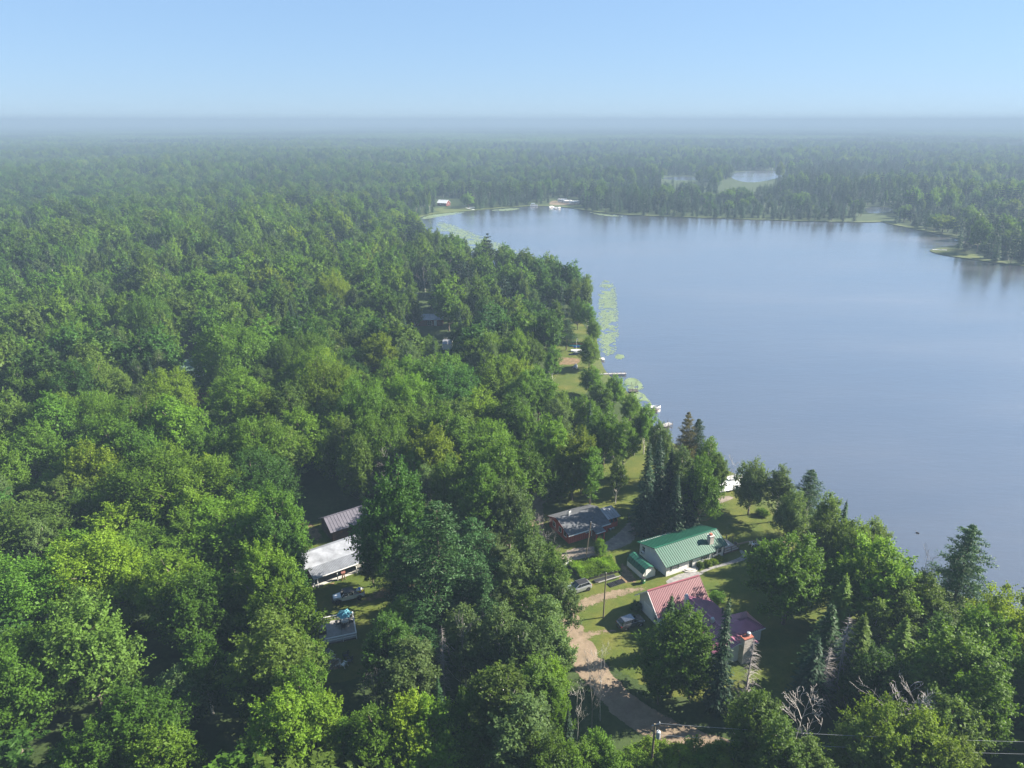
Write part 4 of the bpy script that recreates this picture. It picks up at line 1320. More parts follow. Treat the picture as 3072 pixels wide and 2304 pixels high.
# ------------------------------------------------------------------ red house with the grey roof
def red_house():
    t = thing('house', 'barn-red cottage with a wide grey shingle roof and white-trimmed windows', 'house', (10.7, 115.1, 0), math.radians(28))
    L, W, he, hr, ry = 9.0, 7.1, 2.15, 3.5, 4.1
    extx(MB(), [(0, 0), (W, 0), (W, 2.35), (ry, hr - 0.08), (0, he)], 0, L).build('wall', M['red_siding'], t)
    b = MB()
    x = 0.35
    while x < L:
        b.box(x - 0.03, -0.025, 0.1, x + 0.03, -0.001, he - 0.05)
        x += 0.42
    b.build('battens', M['dark_red'], t, kind='stuff')
    slope(t, (-0.35, -0.45, he - 0.12), (L + 0.25, -0.45, he - 0.12), (L + 0.25, ry, hr), (-0.35, ry, hr), M['shingle'], None, t=0.1)
    slope(t, (-0.35, W + 0.4, 2.2), (L + 0.25, W + 0.4, 2.2), (L + 0.25, ry, hr), (-0.35, ry, hr), M['shingle'], None, t=0.1)
    MB().bar((-0.35, -0.47, he - 0.2), (L + 0.25, -0.47, he - 0.2), 0.05, 0.2).build('fascia', M['white_trim'], t)
    for s, z0 in (((-0.38, -0.45), he - 0.16), ((-0.38, W + 0.4), 2.16)):
        MB().bar((s[0], s[1], z0), (s[0], ry, hr - 0.05), 0.04, 0.16).build('bargeboard', M['dark_red'], t)
    for y in (1.3, 3.1, 5.3):
        window(t, 0, y, 1.45, -math.pi / 2, 0.8, 0.95, cols=1, rows=1)
    window(t, 4.15, 0, 1.55, 0, 0.6, 0.6, cols=1, rows=1)
    ch = MB().box(2.35, 3.85, 3.3, 2.85, 4.3, 4.35).build('chimney', M['white_trim'], t)
    MB().box(2.42, 3.92, 4.35, 2.78, 4.23, 4.42).build('flue', M['black'], ch)
    MB().tube([(6.3, 1.6, 2.6), (6.3, 1.6, 3.15)], 0.06, 8).build('vent_pipe', M['black'], t)
    # entrance porch
    slope(t, (4.75, -2.1, 2.0), (6.9, -2.1, 2.0), (6.9, -0.4, 2.28), (4.75, -0.4, 2.28), M['shingle'], None, t=0.08, name='porch_roof')
    MB().bar((4.75, -2.12, 1.93), (6.9, -2.12, 1.93), 0.05, 0.14).build('fascia', M['white_trim'], t)
    for x in (4.95, 6.7):
        MB().box(x - 0.09, -2.0, 0.0, x + 0.09, -1.82, 1.92).build('porch_post', M['red_siding'], t)
    MB().box(4.85, -1.95, 0.0, 6.8, -0.03, 0.3).build('porch_floor', M['wood_brown'], t)
    door(t, 5.6, 0, 0.3, 0, 0.9, 1.75, M['dark_red'])
    # screened extension under a pale metal roof
    extx(MB(), [(0.9, 0), (3.6, 0), (3.6, 1.0), (0.9, 1.0)], L + 0.02, 11.9).build('porch_wall', M['red_siding'], t)
    for x in (9.15, 10.0, 10.9, 11.8):
        MB().box(x - 0.06, 0.9, 1.0, x + 0.06, 1.02, 2.3).build('porch_post', M['red_siding'], t)
    MB().box(L + 0.02, 3.5, 1.0, 11.9, 3.6, 2.7).box(11.8, 1.1, 1.0, 11.9, 3.5, 1.4).build('porch_wall', M['dark_red'], t)
    MB().box(9.2, 0.95, 1.02, 11.75, 0.965, 2.28).build('screen', M['glass'], t)
    slope(t, (9.25, 0.45, 2.35), (12.2, 0.45, 2.35), (12.2, 3.7, 3.1), (9.25, 3.7, 3.1), M['silver_roof'], M['silver_seam'], 0.5, name='metal_roof')
    MB().box(9.6, 0.2, 0, 10.0, 0.6, 0.25).box(10.3, 0.25, 0, 10.75, 0.6, 0.22).build('block', M['concrete'], t)
    return t
RED = red_house()

# ------------------------------------------------------------------ grey house with red and maroon roofs
def garage_house():
    t = thing('house', 'pale grey house with bright red gable roof, low maroon wings and tall chimney', 'house', (23.0, 91.7, 0), math.radians(24))
    L, W, he, hr = 9.1, 5.25, 2.75, 5.15
    extx(MB(), [(0, 0), (W, 0), (W, he), (W / 2, hr - 0.1), (0, he)], 0, L).build('wall', M['grey_siding'], t)
    k = 0.62
    ez = he - (hr - he) / (W / 2) * k
    slope(t, (-0.6, -k, ez), (L + 0.4, -k, ez), (L + 0.4, W / 2, hr), (-0.6, W / 2, hr), M['red_roof'], M['red_seam'], 0.3)
    slope(t, (-0.6, W + k, ez), (L + 0.4, W + k, ez), (L + 0.4, W / 2, hr), (-0.6, W / 2, hr), M['red_roof'], M['red_seam'], 0.3)
    MB().bar((-0.6, W / 2, hr + 0.05), (L + 0.4, W / 2, hr + 0.05), 0.32, 0.06).build('ridge_cap', M['red_roof'], t)
    for s in (-k, W + k):
        MB().bar((-0.62, s, ez - 0.06), (-0.62, W / 2, hr - 0.04), 0.05, 0.2).build('bargeboard', M['white_trim'], t)
    gd = MB().box(-0.05, 1.35, 0.05, -0.003, 4.0, 2.15).build('garage_door', M['white_trim'], t)
    p = MB()
    for i in range(4):
        for j in range(4):
            p.box(-0.065, 1.45 + j * 0.64, 0.14 + i * 0.5, -0.05, 1.98 + j * 0.64, 0.52 + i * 0.5)
    p.build('panel', M['white_siding'], gd)
    window(t, 0, 2.62, 3.75, -math.pi / 2, 0.6, 0.8, cols=1, rows=2)
    window(t, 0, 0.6, 1.35, -math.pi / 2, 0.7, 1.2)
    MB().box(-0.1, 1.0, 2.1, -0.003, 1.15, 2.35).build('wall_lamp', M['dark_metal'], t)
    # wing running towards the viewer, ridge along local y
    x0, x1, xr, yb = 2.5, 9.4, 5.9, -11.0
    w = MB()
    v = [(x0, yb, 0), (x1, yb, 0), (x1, yb, 2.45), (xr, yb, 3.45), (x0, yb, 2.45)]
    n = 5
    v2 = [(p_[0], -0.002, p_[2]) for p_ in v]
    w.add(v + v2, [tuple(range(n))[::-1], tuple(range(n, 2 * n))] + [(i, (i + 1) % n, n + (i + 1) % n, n + i) for i in range(n)])
    w.build('wall', M['grey_siding'], t)
    slope(t, (x0 - 0.4, 0.35, 2.4), (x0 - 0.4, yb - 0.4, 2.4), (xr, yb - 0.4, 3.56), (xr, 1.3, 3.56), M['maroon_roof'], M['maroon_seam'], 0.3)
    slope(t, (x1 + 0.4, 0.35, 2.4), (x1 + 0.4, yb - 0.4, 2.4), (xr, yb - 0.4, 3.56), (xr, 1.3, 3.56), M['maroon_roof'], M['maroon_seam'], 0.3)
    MB().bar((xr, 1.3, 3.6), (xr, yb - 0.4, 3.6), 0.3, 0.06).build('ridge_cap', M['maroon_roof'], t)
    for s in (x0 - 0.4, x1 + 0.4):
        MB().bar((s, yb - 0.43, 2.34), (xr, yb - 0.43, 3.5), 0.05, 0.18).build('bargeboard', M['white_trim'], t)
    # cross wing to the right with a hipped end
    ya, yc, ym = -9.3, -5.0, -7.15
    MB().box(x1 - 0.1, ya + 0.35, 0, 12.6, yc - 0.35, 2.44).build('wall', M['grey_siding'], t)
    r = MB()
    e = 2.42
    r.face([(xr + 1.2, ya, 3.0), (13.0, ya, e), (11.2, ym, 3.42), (xr + 1.2, ym, 3.42)])
    r.face([(13.0, ya, e), (13.0, yc, e), (11.2, ym, 3.42)])
    r.face([(13.0, yc, e), (xr + 1.2, yc, 3.0), (xr + 1.2, ym, 3.42), (11.2, ym, 3.42)])
    me = MB()
    for f in r.f:
        pts = [Vector(r.v[i]) + Vector((0, 0, 0.004)) for i in f]
        if (pts[1] - pts[0]).cross(pts[2] - pts[0]).z < 0:
            pts = pts[::-1]
        me.plate(pts, 0.06)
    rf = me.build('roof', M['maroon_roof'], t)
    sm = MB()
    seams(sm, (xr + 3.7, ya + 0.02, e + 0.02), (13.0, ya, e + 0.02), (11.2, ym, 3.44), (xr + 3.7, ym, 3.44), 0.35)
    seams(sm, (13.0, yc, e + 0.02), (xr + 3.7, yc, e + 0.02), (xr + 3.7, ym, 3.44), (11.2, ym, 3.44), 0.35)
    sm.build('roof_seams', M['maroon_seam'], rf, kind='stuff')
    MB().bar((13.0, ya - 0.03, e - 0.06), (9.9, ya - 0.03, e - 0.06), 0.06, 0.14).build('gutter', M['white_trim'], t)
    # flues and vents
    c = MB().box(4.25, -0.95, 2.7, 4.75, -0.5, 5.05).build('chimney', M['white_trim'], t)
    MB().lathe([(0.2, 5.05), (0.26, 5.15), (0.26, 5.22), (0.02, 5.38)], 10, Matrix.Translation((4.5, -0.72, 0))).build('chimney_cap', M['grey_steel'], c)
    c = MB().box(5.3, -6.1, 3.0, 5.85, -5.6, 3.95).build('chimney', M['stone'], t)
    MB().lathe([(0.26, 3.95), (0.3, 4.05), (0.2, 4.2), (0.02, 4.3)], 10, Matrix.Translation((5.57, -5.85, 0))).build('chimney_cap', M['grey_steel'], c)
    MB().tube([(4.9, -2.9, 2.9), (4.9, -2.9, 3.95)], 0.07, 8).build('vent_pipe', M['white_trim'], t)
    MB().tube([(8.9, -4.2, 2.4), (8.9, -4.2, 3.7)], 0.12, 8).lathe([(0.2, 3.7), (0.2, 3.78), (0.02, 3.86)], 8, Matrix.Translation((8.9, -4.2, 0))).build('vent_pipe', M['dark_metal'], t)
    c = MB().box(6.4, yb - 0.95, 0, 8.0, yb - 0.02, 4.4).build('chimney', M['stone'], t, bevel=0.03)
    MB().box(6.35, yb - 1.0, 4.4, 8.05, yb + 0.0, 4.52).build('chimney_cap', M['brick'], c)
    MB().lathe([(0.24, 4.52), (0.24, 4.85), (0.3, 4.9), (0.28, 5.02), (0.02, 5.12)], 10, Matrix.Translation((7.5, yb - 0.45, 0))).build('flue', M['grey_steel'], c)
    return t
GAR = garage_house()

# ------------------------------------------------------------------ lodge with the silver roof, and the brown building behind it
def lodge():
    t = thing('lodge', 'long low lodge with a weathered silver metal roof and open front porch', 'lodge', (-33.7, 101.5, 0), math.radians(35))
    extx(MB(), [(2.5, 0), (7.2, 0), (7.2, 2.9), (5.8, 3.4), (2.5, 2.75)], -0.9, 11.2).build('wall', M['brown_siding'], t)
    slope(t, (-1.3, 2.2, 2.72), (11.6, 2.2, 2.72), (11.6, 5.9, 3.55), (-1.3, 5.9, 3.55), M['silver_roof'], None)
    slope(t, (-1.3, 7.7, 2.75), (11.6, 7.7, 2.75), (11.6, 5.9, 3.55), (-1.3, 5.9, 3.55), M['silver_roof'], None)
    slope(t, (-0.15, -0.35, 2.14), (11.5, -0.35, 2.14), (11.5, 2.35, 2.7), (-0.15, 2.35, 2.7), M['silver_roof'], M['silver_seam'], 0.25, name='porch_roof')
    MB().bar((-0.15, -0.37, 2.06), (11.5, -0.37, 2.06), 0.05, 0.14).build('fascia', M['white_trim'], t)
    for x in (0.0, 0.64, 4.16, 7.7, 11.18):
        MB().box(x - 0.07, -0.07, 0, x + 0.07, 0.07, 2.06).build('porch_post', M['white_trim'], t)
    door(t, 5.2, 2.5, 0.05, 0, 0.9, 1.95, M['dark_red'])
    window(t, 2.4, 2.5, 1.4, 0, 1.2, 0.9)
    window(t, 8.6, 2.5, 1.4, 0, 1.2, 0.9)
    MB().box(-0.1, 0.1, 0.01, 11.3, 2.48, 0.06).build('porch_floor', M['concrete'], t)
    # little white lean-to at the back left corner
    MB().box(-2.9, 5.4, 0, -1.4, 7.2, 2.7).build('lean_to', M['white_siding'], t)
    return t
LODGE = lodge()
p_ = at(LODGE, 8.0, 11.8)
cottage('cabin', 'dark brown building with mauve-grey metal roof behind the silver-roofed lodge', (p_.x, p_.y, 0), math.radians(35), 7.5, 5.6, 2.5, 4.0, M['brown_siding'], M['mauve_roof'], M['mauve_roof'], cat='cabin')

# ------------------------------------------------------------------ buildings further off among the trees
p_ = G(536, 1131)
cottage('cottage', 'cream cottage with faded green roof half hidden by a great round tree', (p_.x, p_.y, 0), math.radians(4), 11, 7, 2.4, 4.4, M['cream'], plain('faded green roofing', (0.10, 0.16, 0.13), 0.6), None, wins=(('f', 2.5, 1.4, 1, 1), ('f', 6, 1.4, 1, 1)), cat='cottage')
p_ = G(566, 1228)
cottage('cabin', 'small dark cabin with rusty brown roof in the shade of tall trees', (p_.x, p_.y, 0), math.radians(24), 8, 6.5, 2.3, 4.2, M['brown_siding'], M['rust_roof'], None, wins=(('f', 2.5, 1.3, 0.9, 0.9),), cat='cabin')
p_ = G(1234, 978)
q_ = G(1328, 977)
cottage('shed', 'long dark-red shed with a bright silver roof in the middle of the wood', (p_.x, p_.y, 0), math.atan2(q_.y - p_.y, q_.x - p_.x), (q_ - p_).length, 6.5, 2.6, 3.9, M['dark_red'], M['silver_roof'], M['silver_seam'], door_at=9.3, wins=(('f', 7.2, 1.1, 1.6, 1.6),), cat='shed')
p_ = G(1328, 1048)
cottage('shed', 'little white shed with a pale roof beside a white bare trunk', (p_.x, p_.y, 0), math.radians(-3), 3.0, 4.6, 2.0, 2.9, M['white_siding'], M['silver_roof'], None, over=0.15, cat='shed')
p_ = G(1425, 1040)
cottage('cottage', 'cottage with grey metal roof showing through branches near the boat lawn', (p_.x, p_.y, 0), math.radians(8), 8, 6, 2.4, 3.8, M['grey_siding'], M['grey_steel'], None, wins=(('f', 2.5, 1.3, 0.9, 0.9),), cat='cottage')
p_ = G(1312, 617)
cottage('house', 'far lakeside house with white roof and red gable on a small lawn', (p_.x, p_.y, 0), math.radians(-22), 9.5, 8, 2.8, 5.2, M['dark_red'], M['white_trim'], None, wins=(('r', 4, 1.6, 1.2, 1.2), ('f', 3, 1.5, 1.2, 1.0)), cat='house')

# ------------------------------------------------------------------ vehicles
def loft(mb, secs):
    """Car body sections: (x, half width, bottom, top, half width at the top)."""
    b = len(mb.v)
    for x, hw, zb, zt, hwt in secs:
        zm = zb + (zt - zb) * 0.72
        ring = [(-hw * 0.9, zb), (-hw, zb + 0.14), (-hw, zm), (-hwt, zt), (hwt, zt), (hw, zm), (hw, zb + 0.14), (hw * 0.9, zb)]
        mb.v += [(x, y, z) for y, z in ring]
    n = 8
    for i in range(len(secs) - 1):
        for k in range(n):
            k2 = (k + 1) % n
            mb.f.append((b + i * n + k, b + i * n + k2, b + (i + 1) * n + k2, b + (i + 1) * n + k))
    mb.f.append(tuple(b + k for k in range(n))[::-1])
    mb.f.append(tuple(b + (len(secs) - 1) * n + k for k in range(n)))
    return mb

def wheel(parent, x, y, r, w, rim_m):
    tr = Matrix.Translation((x, y, r)) @ Matrix.Rotation(math.pi / 2, 4, 'X')
    o = obj('wheel', None, None, parent)
    MB().lathe([(r * 0.62, -w / 2), (r * 0.93, -w / 2), (r, -w * 0.32), (r, w * 0.32), (r * 0.93, w / 2), (r * 0.62, w / 2)], 20, tr).build('tyre', M['rubber'], o)
    m = MB().lathe([(r * 0.18, -w * 0.5), (r * 0.62, -w * 0.42), (r * 0.62, w * 0.42), (r * 0.18, w * 0.5)], 16, tr)
    for k in range(5):
        a = k / 5 * 2 * math.pi
        for s in (-1, 1):
            m.bar(tr @ Vector((0, 0, s * w * 0.5)), tr @ Vector((math.cos(a) * r * 0.6, math.sin(a) * r * 0.6, s * w * 0.47)), 0.05, 0.05)
    m.build('rim', rim_m, o)
    return o

def suv(label, loc, rz, paint, roof_m, L=4.4, W=1.82, hood_m=None, tail=0.35, cat='car', rim=None):
    """Front of the car at +x; origin on the ground under its middle."""
    t = thing('parked_car', label, cat, loc, rz)
    h = W / 2
    fx = L / 2
    secs = [(fx, h * 0.72, 0.36, 0.78, h * 0.66), (fx - 0.14, h * 0.92, 0.27, 0.90, h * 0.80), (fx - 0.55, h * 0.99, 0.25, 0.98, h * 0.84), (fx - 1.15, h, 0.25, 1.06, h * 0.88),
            (0.2, h, 0.24, 1.08, h * 0.92), (-fx + 0.9, h, 0.25, 1.10, h * 0.92), (-fx + 0.25, h * 0.97, 0.28, 1.10, h * 0.88), (-fx + 0.05, h * 0.88, 0.36, 1.02, h * 0.8), (-fx, h * 0.8, 0.42, 0.86, h * 0.74)]
    loft(MB(), secs).build('body', paint, t, bevel=0.025, smooth=False)
    # glasshouse
    zb, zr = 1.075, 1.60
    b0, b1, c0, c1 = fx - 1.05, -fx + 0.18, fx - 1.85, -fx + tail + 0.3
    yb, yt = h * 0.90, h * 0.70
    v = [(b0, -yb * 0.94, zb), (b0, yb * 0.94, zb), (b1, yb * 0.92, zb), (b1, -yb * 0.92, zb), (c0, -yt, zr), (c0, yt, zr), (c1, yt * 0.95, zr - 0.03), (c1, -yt * 0.95, zr - 0.03)]
    MB().add(v, [(3, 2, 1, 0), (4, 5, 6, 7), (0, 1, 5, 4), (1, 2, 6, 5), (2, 3, 7, 6), (3, 0, 4, 7)]).build('glass', M['glass'], t)
    v = [(c0 - 0.02, -yt - 0.02, zr + 0.003), (c0 - 0.02, yt + 0.02, zr + 0.003), (c1 - 0.05, yt * 0.97, zr - 0.027), (c1 - 0.05, -yt * 0.97, zr - 0.027)]
    MB().plate([v[0], v[1], v[2], v[3]] if False else [v[3], v[0], v[1], v[2]], -0.035).build('roof', roof_m, t)
    for s in (-1, 1):
        pil = MB()
        pil.bar((b0, s * yb * 0.95, zb), (c0, s * (yt + 0.01), zr), 0.07, 0.06)
        pil.bar((0.05, s * yb * 0.995, zb), (-0.05, s * (yt + 0.012), zr), 0.06, 0.04)
        pil.bar((b1 + 0.05, s * yb * 0.95, zb), (c1, s * (yt + 0.0), zr - 0.02), 0.16, 0.07)
        pil.bar((c0, s * (yt + 0.02), zr), (c1, s * (yt * 0.97), zr - 0.02), 0.06, 0.06)
        pil.build('pillar', paint, t)
        mr = MB().box(b0 - 0.35, s * (h * 0.98) - 0.02 - (0.12 if s < 0 else 0), 1.05, b0 - 0.2, s * (h * 0.98) + 0.02 + (0.12 if s > 0 else 0), 1.18)
        mr.build('wing_mirror', paint, t)
        hl = MB().box(fx - 0.28, s * h * 0.80 - 0.12, 0.68, fx - 0.055, s * h * 0.80 + 0.10, 0.82)
        hl.build('headlight', M['lamp_lens'], t, bevel=0.02)
        MB().box(-fx + 0.0, s * h * 0.78 - 0.14, 0.82, -fx + 0.16, s * h * 0.78 + 0.12, 0.98).build('tail_light', M['tail_lens'], t, bevel=0.02)
        for x in (fx - 0.88, -fx + 0.86):
            MB().lathe([(0.40, -0.02), (0.43, -0.02), (0.43, 0.02), (0.40, 0.02)], 18, Matrix.Translation((x, s * (h + 0.003), 0.36)) @ Matrix.Rotation(math.pi / 2, 4, 'X')).build('wheel_arch', M['black'], t)
            wheel(t, x, s * (h - 0.085), 0.35, 0.22, rim or M['alloy'])
    g = MB().box(fx - 0.04, -h * 0.5, 0.42, fx + 0.012, h * 0.5, 0.62)
    g.build('grille', M['black'], t)
    MB().box(fx - 0.05, -0.26, 0.34, fx + 0.016, 0.26, 0.41).build('number_plate', M['white_plastic'], t)
    if hood_m is not None:
        MB().plate([(fx - 0.6, -0.35, 0.99), (fx - 0.6, 0.35, 0.99), (fx - 1.12, 0.4, 1.063), (fx - 1.12, -0.4, 1.063)][::-1], -0.012).build('bonnet_stripe', hood_m, t)
    MB().bar((-fx + 0.1, 0, 0.5), (-fx - 0.03, 0, 0.5), W * 0.8, 0.14).build('bumper', M['black'], t)
    return t

a_, b_ = S1(335, 930), S1(460, 890)            # near-side wheels: front, rear
def car_pose(front, rear, halfw):
    d = (front - rear); d.z = 0
    d.normalize()
    n = Vector((-d.y, d.x, 0))
    m = (front + rear) / 2
    if n.y < 0:
        n = -n
    c = m + n * halfw
    return (c.x, c.y, 0.0), math.atan2(d.y, d.x)
l_, r_ = car_pose(a_, b_, 0.85)
suv('silver SUV with a black roof parked beside the raised garden bed', l_, r_, M['paint_silver'], M['black'], hood_m=M['black'], rim=M['dark_metal'])
l_, r_ = car_pose(S1(890, 1185), S1(765, 1225), 0.85)
suv('steel-grey hatchback parked on the grass in front of the garage door', l_, r_, M['paint_grey'], M['paint_grey'], L=4.45, tail=0.5)
p_ = G(1318, 1748)
suv('pale car standing under the big pine, mostly hidden by its branches', (p_.x, p_.y, 0), math.radians(20), M['paint_silver'], M['paint_silver'])

def truck():
    l, r = car_pose(S3(615, 605), S3(840, 555), 0.85)
    t = thing('pickup_truck', 'white four-door pickup truck with black soft top and wide black fenders', 'pickup truck', l, r)
    W = 0.82
    b = MB()
    # bonnet: tapers forward, flat sided
    v = [(1.15, -0.74, 0.75), (1.15, 0.74, 0.75), (2.42, 0.56, 0.75), (2.42, -0.56, 0.75), (1.15, -0.74, 1.27), (1.15, 0.74, 1.27), (2.42, 0.56, 1.18), (2.42, -0.56, 1.18)]
    b.add(v, [(3, 2, 1, 0), (4, 5, 6, 7), (0, 1, 5, 4), (1, 2, 6, 5), (2, 3, 7, 6), (3, 0, 4, 7)])
    b.build('bonnet', M['paint_white'], t, bevel=0.05)
    MB().box(-0.95, -W, 0.5, 1.15, W, 1.22).build('body', M['paint_white'], t, bevel=0.04)
    bed = MB()
    bed.box(-2.62, -W, 0.55, -0.98, -W + 0.07, 1.22).box(-2.62, W - 0.07, 0.55, -0.98, W, 1.22).box(-2.62, -W + 0.07, 0.55, -2.55, W - 0.07, 1.2).box(-2.55, -W + 0.07, 0.55, -0.98, W - 0.07, 0.66).box(-1.05, -W + 0.07, 0.66, -0.98, W - 0.07, 1.22)
    bed.build('cargo_bed', M['paint_white'], t)
    MB().box(-1.75, -W + 0.08, 1.225, -0.98, W - 0.08, 1.27).build('bed_cover', M['black'], t)
    v = [(1.12, -0.76, 1.2), (1.12, 0.76, 1.2), (-0.93, 0.78, 1.2), (-0.93, -0.78, 1.2), (0.72, -0.66, 1.78), (0.72, 0.66, 1.78), (-0.86, 0.68, 1.8), (-0.86, -0.68, 1.8)]
    MB().add(v, [(3, 2, 1, 0), (4, 5, 6, 7), (0, 1, 5, 4), (1, 2, 6, 5), (2, 3, 7, 6), (3, 0, 4, 7)]).build('glass', M['glass'], t)
    MB().box(-0.98, -0.74, 1.765, 0.74, 0.74, 1.87).box(-1.0, -0.76, 1.22, -0.87, 0.76, 1.77).build('soft_top', M['black'], t, bevel=0.04)
    for s in (-1, 1):
        MB().bar((1.13, s * 0.77, 1.2), (0.72, s * 0.69, 1.79), 0.09, 0.08).build('pillar', M['paint_white'], t)
        MB().bar((0.06, s * 0.79, 1.2), (0.03, s * 0.70, 1.78), 0.10, 0.05).build('pillar', M['paint_white'], t)
        MB().bar((-0.86, s * 0.79, 1.2), (-0.86, s * 0.71, 1.78), 0.12, 0.05).build('pillar', M['paint_white'], t)
        for x0, x1 in ((0.12, 1.08), (-0.88, 0.0)):
            d = MB().box(x0, s * W - 0.012, 0.6, x1, s * W + 0.012, 1.2).build('door', M['paint_white'], t)
            MB().box(x0 + 0.05, s * (W + 0.02) - 0.012, 1.08, x0 + 0.22, s * (W + 0.02) + 0.012, 1.12).build('handle', M['black'], d)
        MB().box(0.95, s * 0.92 - 0.1, 1.2, 1.1, s * 0.92 + 0.08, 1.4).build('wing_mirror', M['black'], t)
        for x in (1.8, -1.75):
            f = MB()
            for k in range(7):
                a0, a1 = math.pi * (0.08 + 0.84 * k / 7), math.pi * (0.08 + 0.84 * (k + 1) / 7)
                p0 = (x + 0.56 * math.cos(a0), 0, 0.42 + 0.56 * math.sin(a0)); p1 = (x + 0.56 * math.cos(a1), 0, 0.42 + 0.56 * math.sin(a1))
                y0, y1 = (s * 0.62, s * 0.97) if x > 0 else (s * 0.80, s * 0.97)
                q = [(p0[0], y0, p0[2]), (p1[0], y0, p1[2]), (p1[0], y1, p1[2]), (p0[0], y1, p0[2])]
                if (Vector(q[1]) - Vector(q[0])).cross(Vector(q[2]) - Vector(q[0])).z < 0:
                    q = q[::-1]
                f.plate(q, 0.05)
            f.build('fender', M['black'], t)
            wheel(t, x, s * 0.82, 0.42, 0.28, M['dark_metal'])
        MB().lathe([(0.02, 0), (0.11, 0.0), (0.11, 0.05), (0.02, 0.06)], 12, Matrix.Translation((2.42, s * 0.42, 1.02)) @ Matrix.Rotation(math.pi / 2, 4, 'Y')).build('headlight', M['lamp_lens'], t)
        MB().box(-2.66, s * 0.72 - 0.06, 0.85, -2.62, s * 0.72 + 0.06, 1.1).build('tail_light', M['tail_lens'], t)
    MB().box(2.42, -0.85, 0.55, 2.68, 0.85, 0.78).build('bumper', M['black'], t, bevel=0.03)
    MB().box(-2.78, -0.8, 0.52, -2.62, 0.8, 0.7).build('bumper', M['black'], t, bevel=0.03)
    g = MB()
    for k in range(7):
        g.box(2.421, -0.3 + k * 0.09, 0.82, 2.445, -0.26 + k * 0.09, 1.12)
    g.build('grille', M['black'], t)
    MB().bar((1.16, -0.66, 1.3), (1.16, 0.66, 1.3), 0.05, 0.05).build('wiper_cowl', M['black'], t)
    return t
TRUCK = truck()

def ball(label, loc, r, cols, sq=0.8, rz=0.3):
    """Inflatable beach toy made of coloured gores."""
    t = thing('inflatable_toy', label, 'inflatable toy', loc, rz, 'inflatables piled in the truck bed')
    n = len(cols)
    for k in range(n):
        mb = MB()
        seg, rows = 4, 8
        P = []
        for i in range(rows + 1):
            th = math.pi * i / rows
            for j in range(seg + 1):
                ph = 2 * math.pi * (k + j / seg) / n
                x, y, z = r * math.sin(th) * math.cos(ph), r * math.sin(th) * math.sin(ph), r * sq * math.cos(th)
                c = Matrix.Rotation(0.9, 3, 'X') @ Vector((x, y, z))
                P.append((c.x, c.y, c.z + r * 0.85))
        F = [(i * (seg + 1) + j, (i + 1) * (seg + 1) + j, (i + 1) * (seg + 1) + j + 1, i * (seg + 1) + j + 1) for i in range(rows) for j in range(seg)]
        mb.add(P, F).build('panel', cols[k], t, smooth=True)
    return t
ball('big white, blue and yellow inflatable lying in the truck bed', tuple(at(TRUCK, -1.95, -0.1, 0.67)), 0.58, [M['white_plastic'], M['blue'], M['white_plastic'], M['yellow_p'], M['red_p'], M['white_plastic']], 0.75, 0.4)
ball('yellow and purple inflatable hanging at the truck tailgate', tuple(at(TRUCK, -2.42, 0.3, 0.9)), 0.36, [M['yellow_p'], M['yellow_p'], plain('purple vinyl', (0.15, 0.05, 0.3), 0.35), M['white_plastic']], 0.8, 1.7)

# ------------------------------------------------------------------ the yard of the lodge
def chair(label, loc, rz, m, group=None, wide=0.62):
    """Slatted garden chair: seat faces +x."""
    t = thing('garden_chair', label, 'chair', loc, rz, group)
    w = wide
    MB().add([(0.32, -w / 2, 0.36), (0.32, w / 2, 0.36), (-0.25, w / 2, 0.26), (-0.25, -w / 2, 0.26), (0.32, -w / 2, 0.40), (0.32, w / 2, 0.40), (-0.25, w / 2, 0.30), (-0.25, -w / 2, 0.30)],
             [(3, 2, 1, 0), (4, 5, 6, 7), (0, 1, 5, 4), (1, 2, 6, 5), (2, 3, 7, 6), (3, 0, 4, 7)]).build('seat', m, t)
    for k in range(5):
        y = (k - 2) * w / 5
        MB().bar((-0.22, y, 0.28), (-0.56, y * 1.15, 1.0 - 0.04 * abs(k - 2)), w / 5 - 0.02, 0.025).build('back_slat', m, t)
    for s in (-1, 1):
        MB().box(-0.4, s * (w / 2 + 0.06) - 0.06, 0.56, 0.36, s * (w / 2 + 0.06) + 0.06, 0.59).build('armrest', m, t)
        MB().box(0.27, s * (w / 2 + 0.03) - 0.03, 0, 0.33, s * (w / 2 + 0.03) + 0.03, 0.56).build('leg', m, t)
        MB().bar((-0.5, s * (w / 2 + 0.02), 0.0), (-0.3, s * (w / 2 + 0.02), 0.56), 0.05, 0.06).build('leg', m, t)
    return t

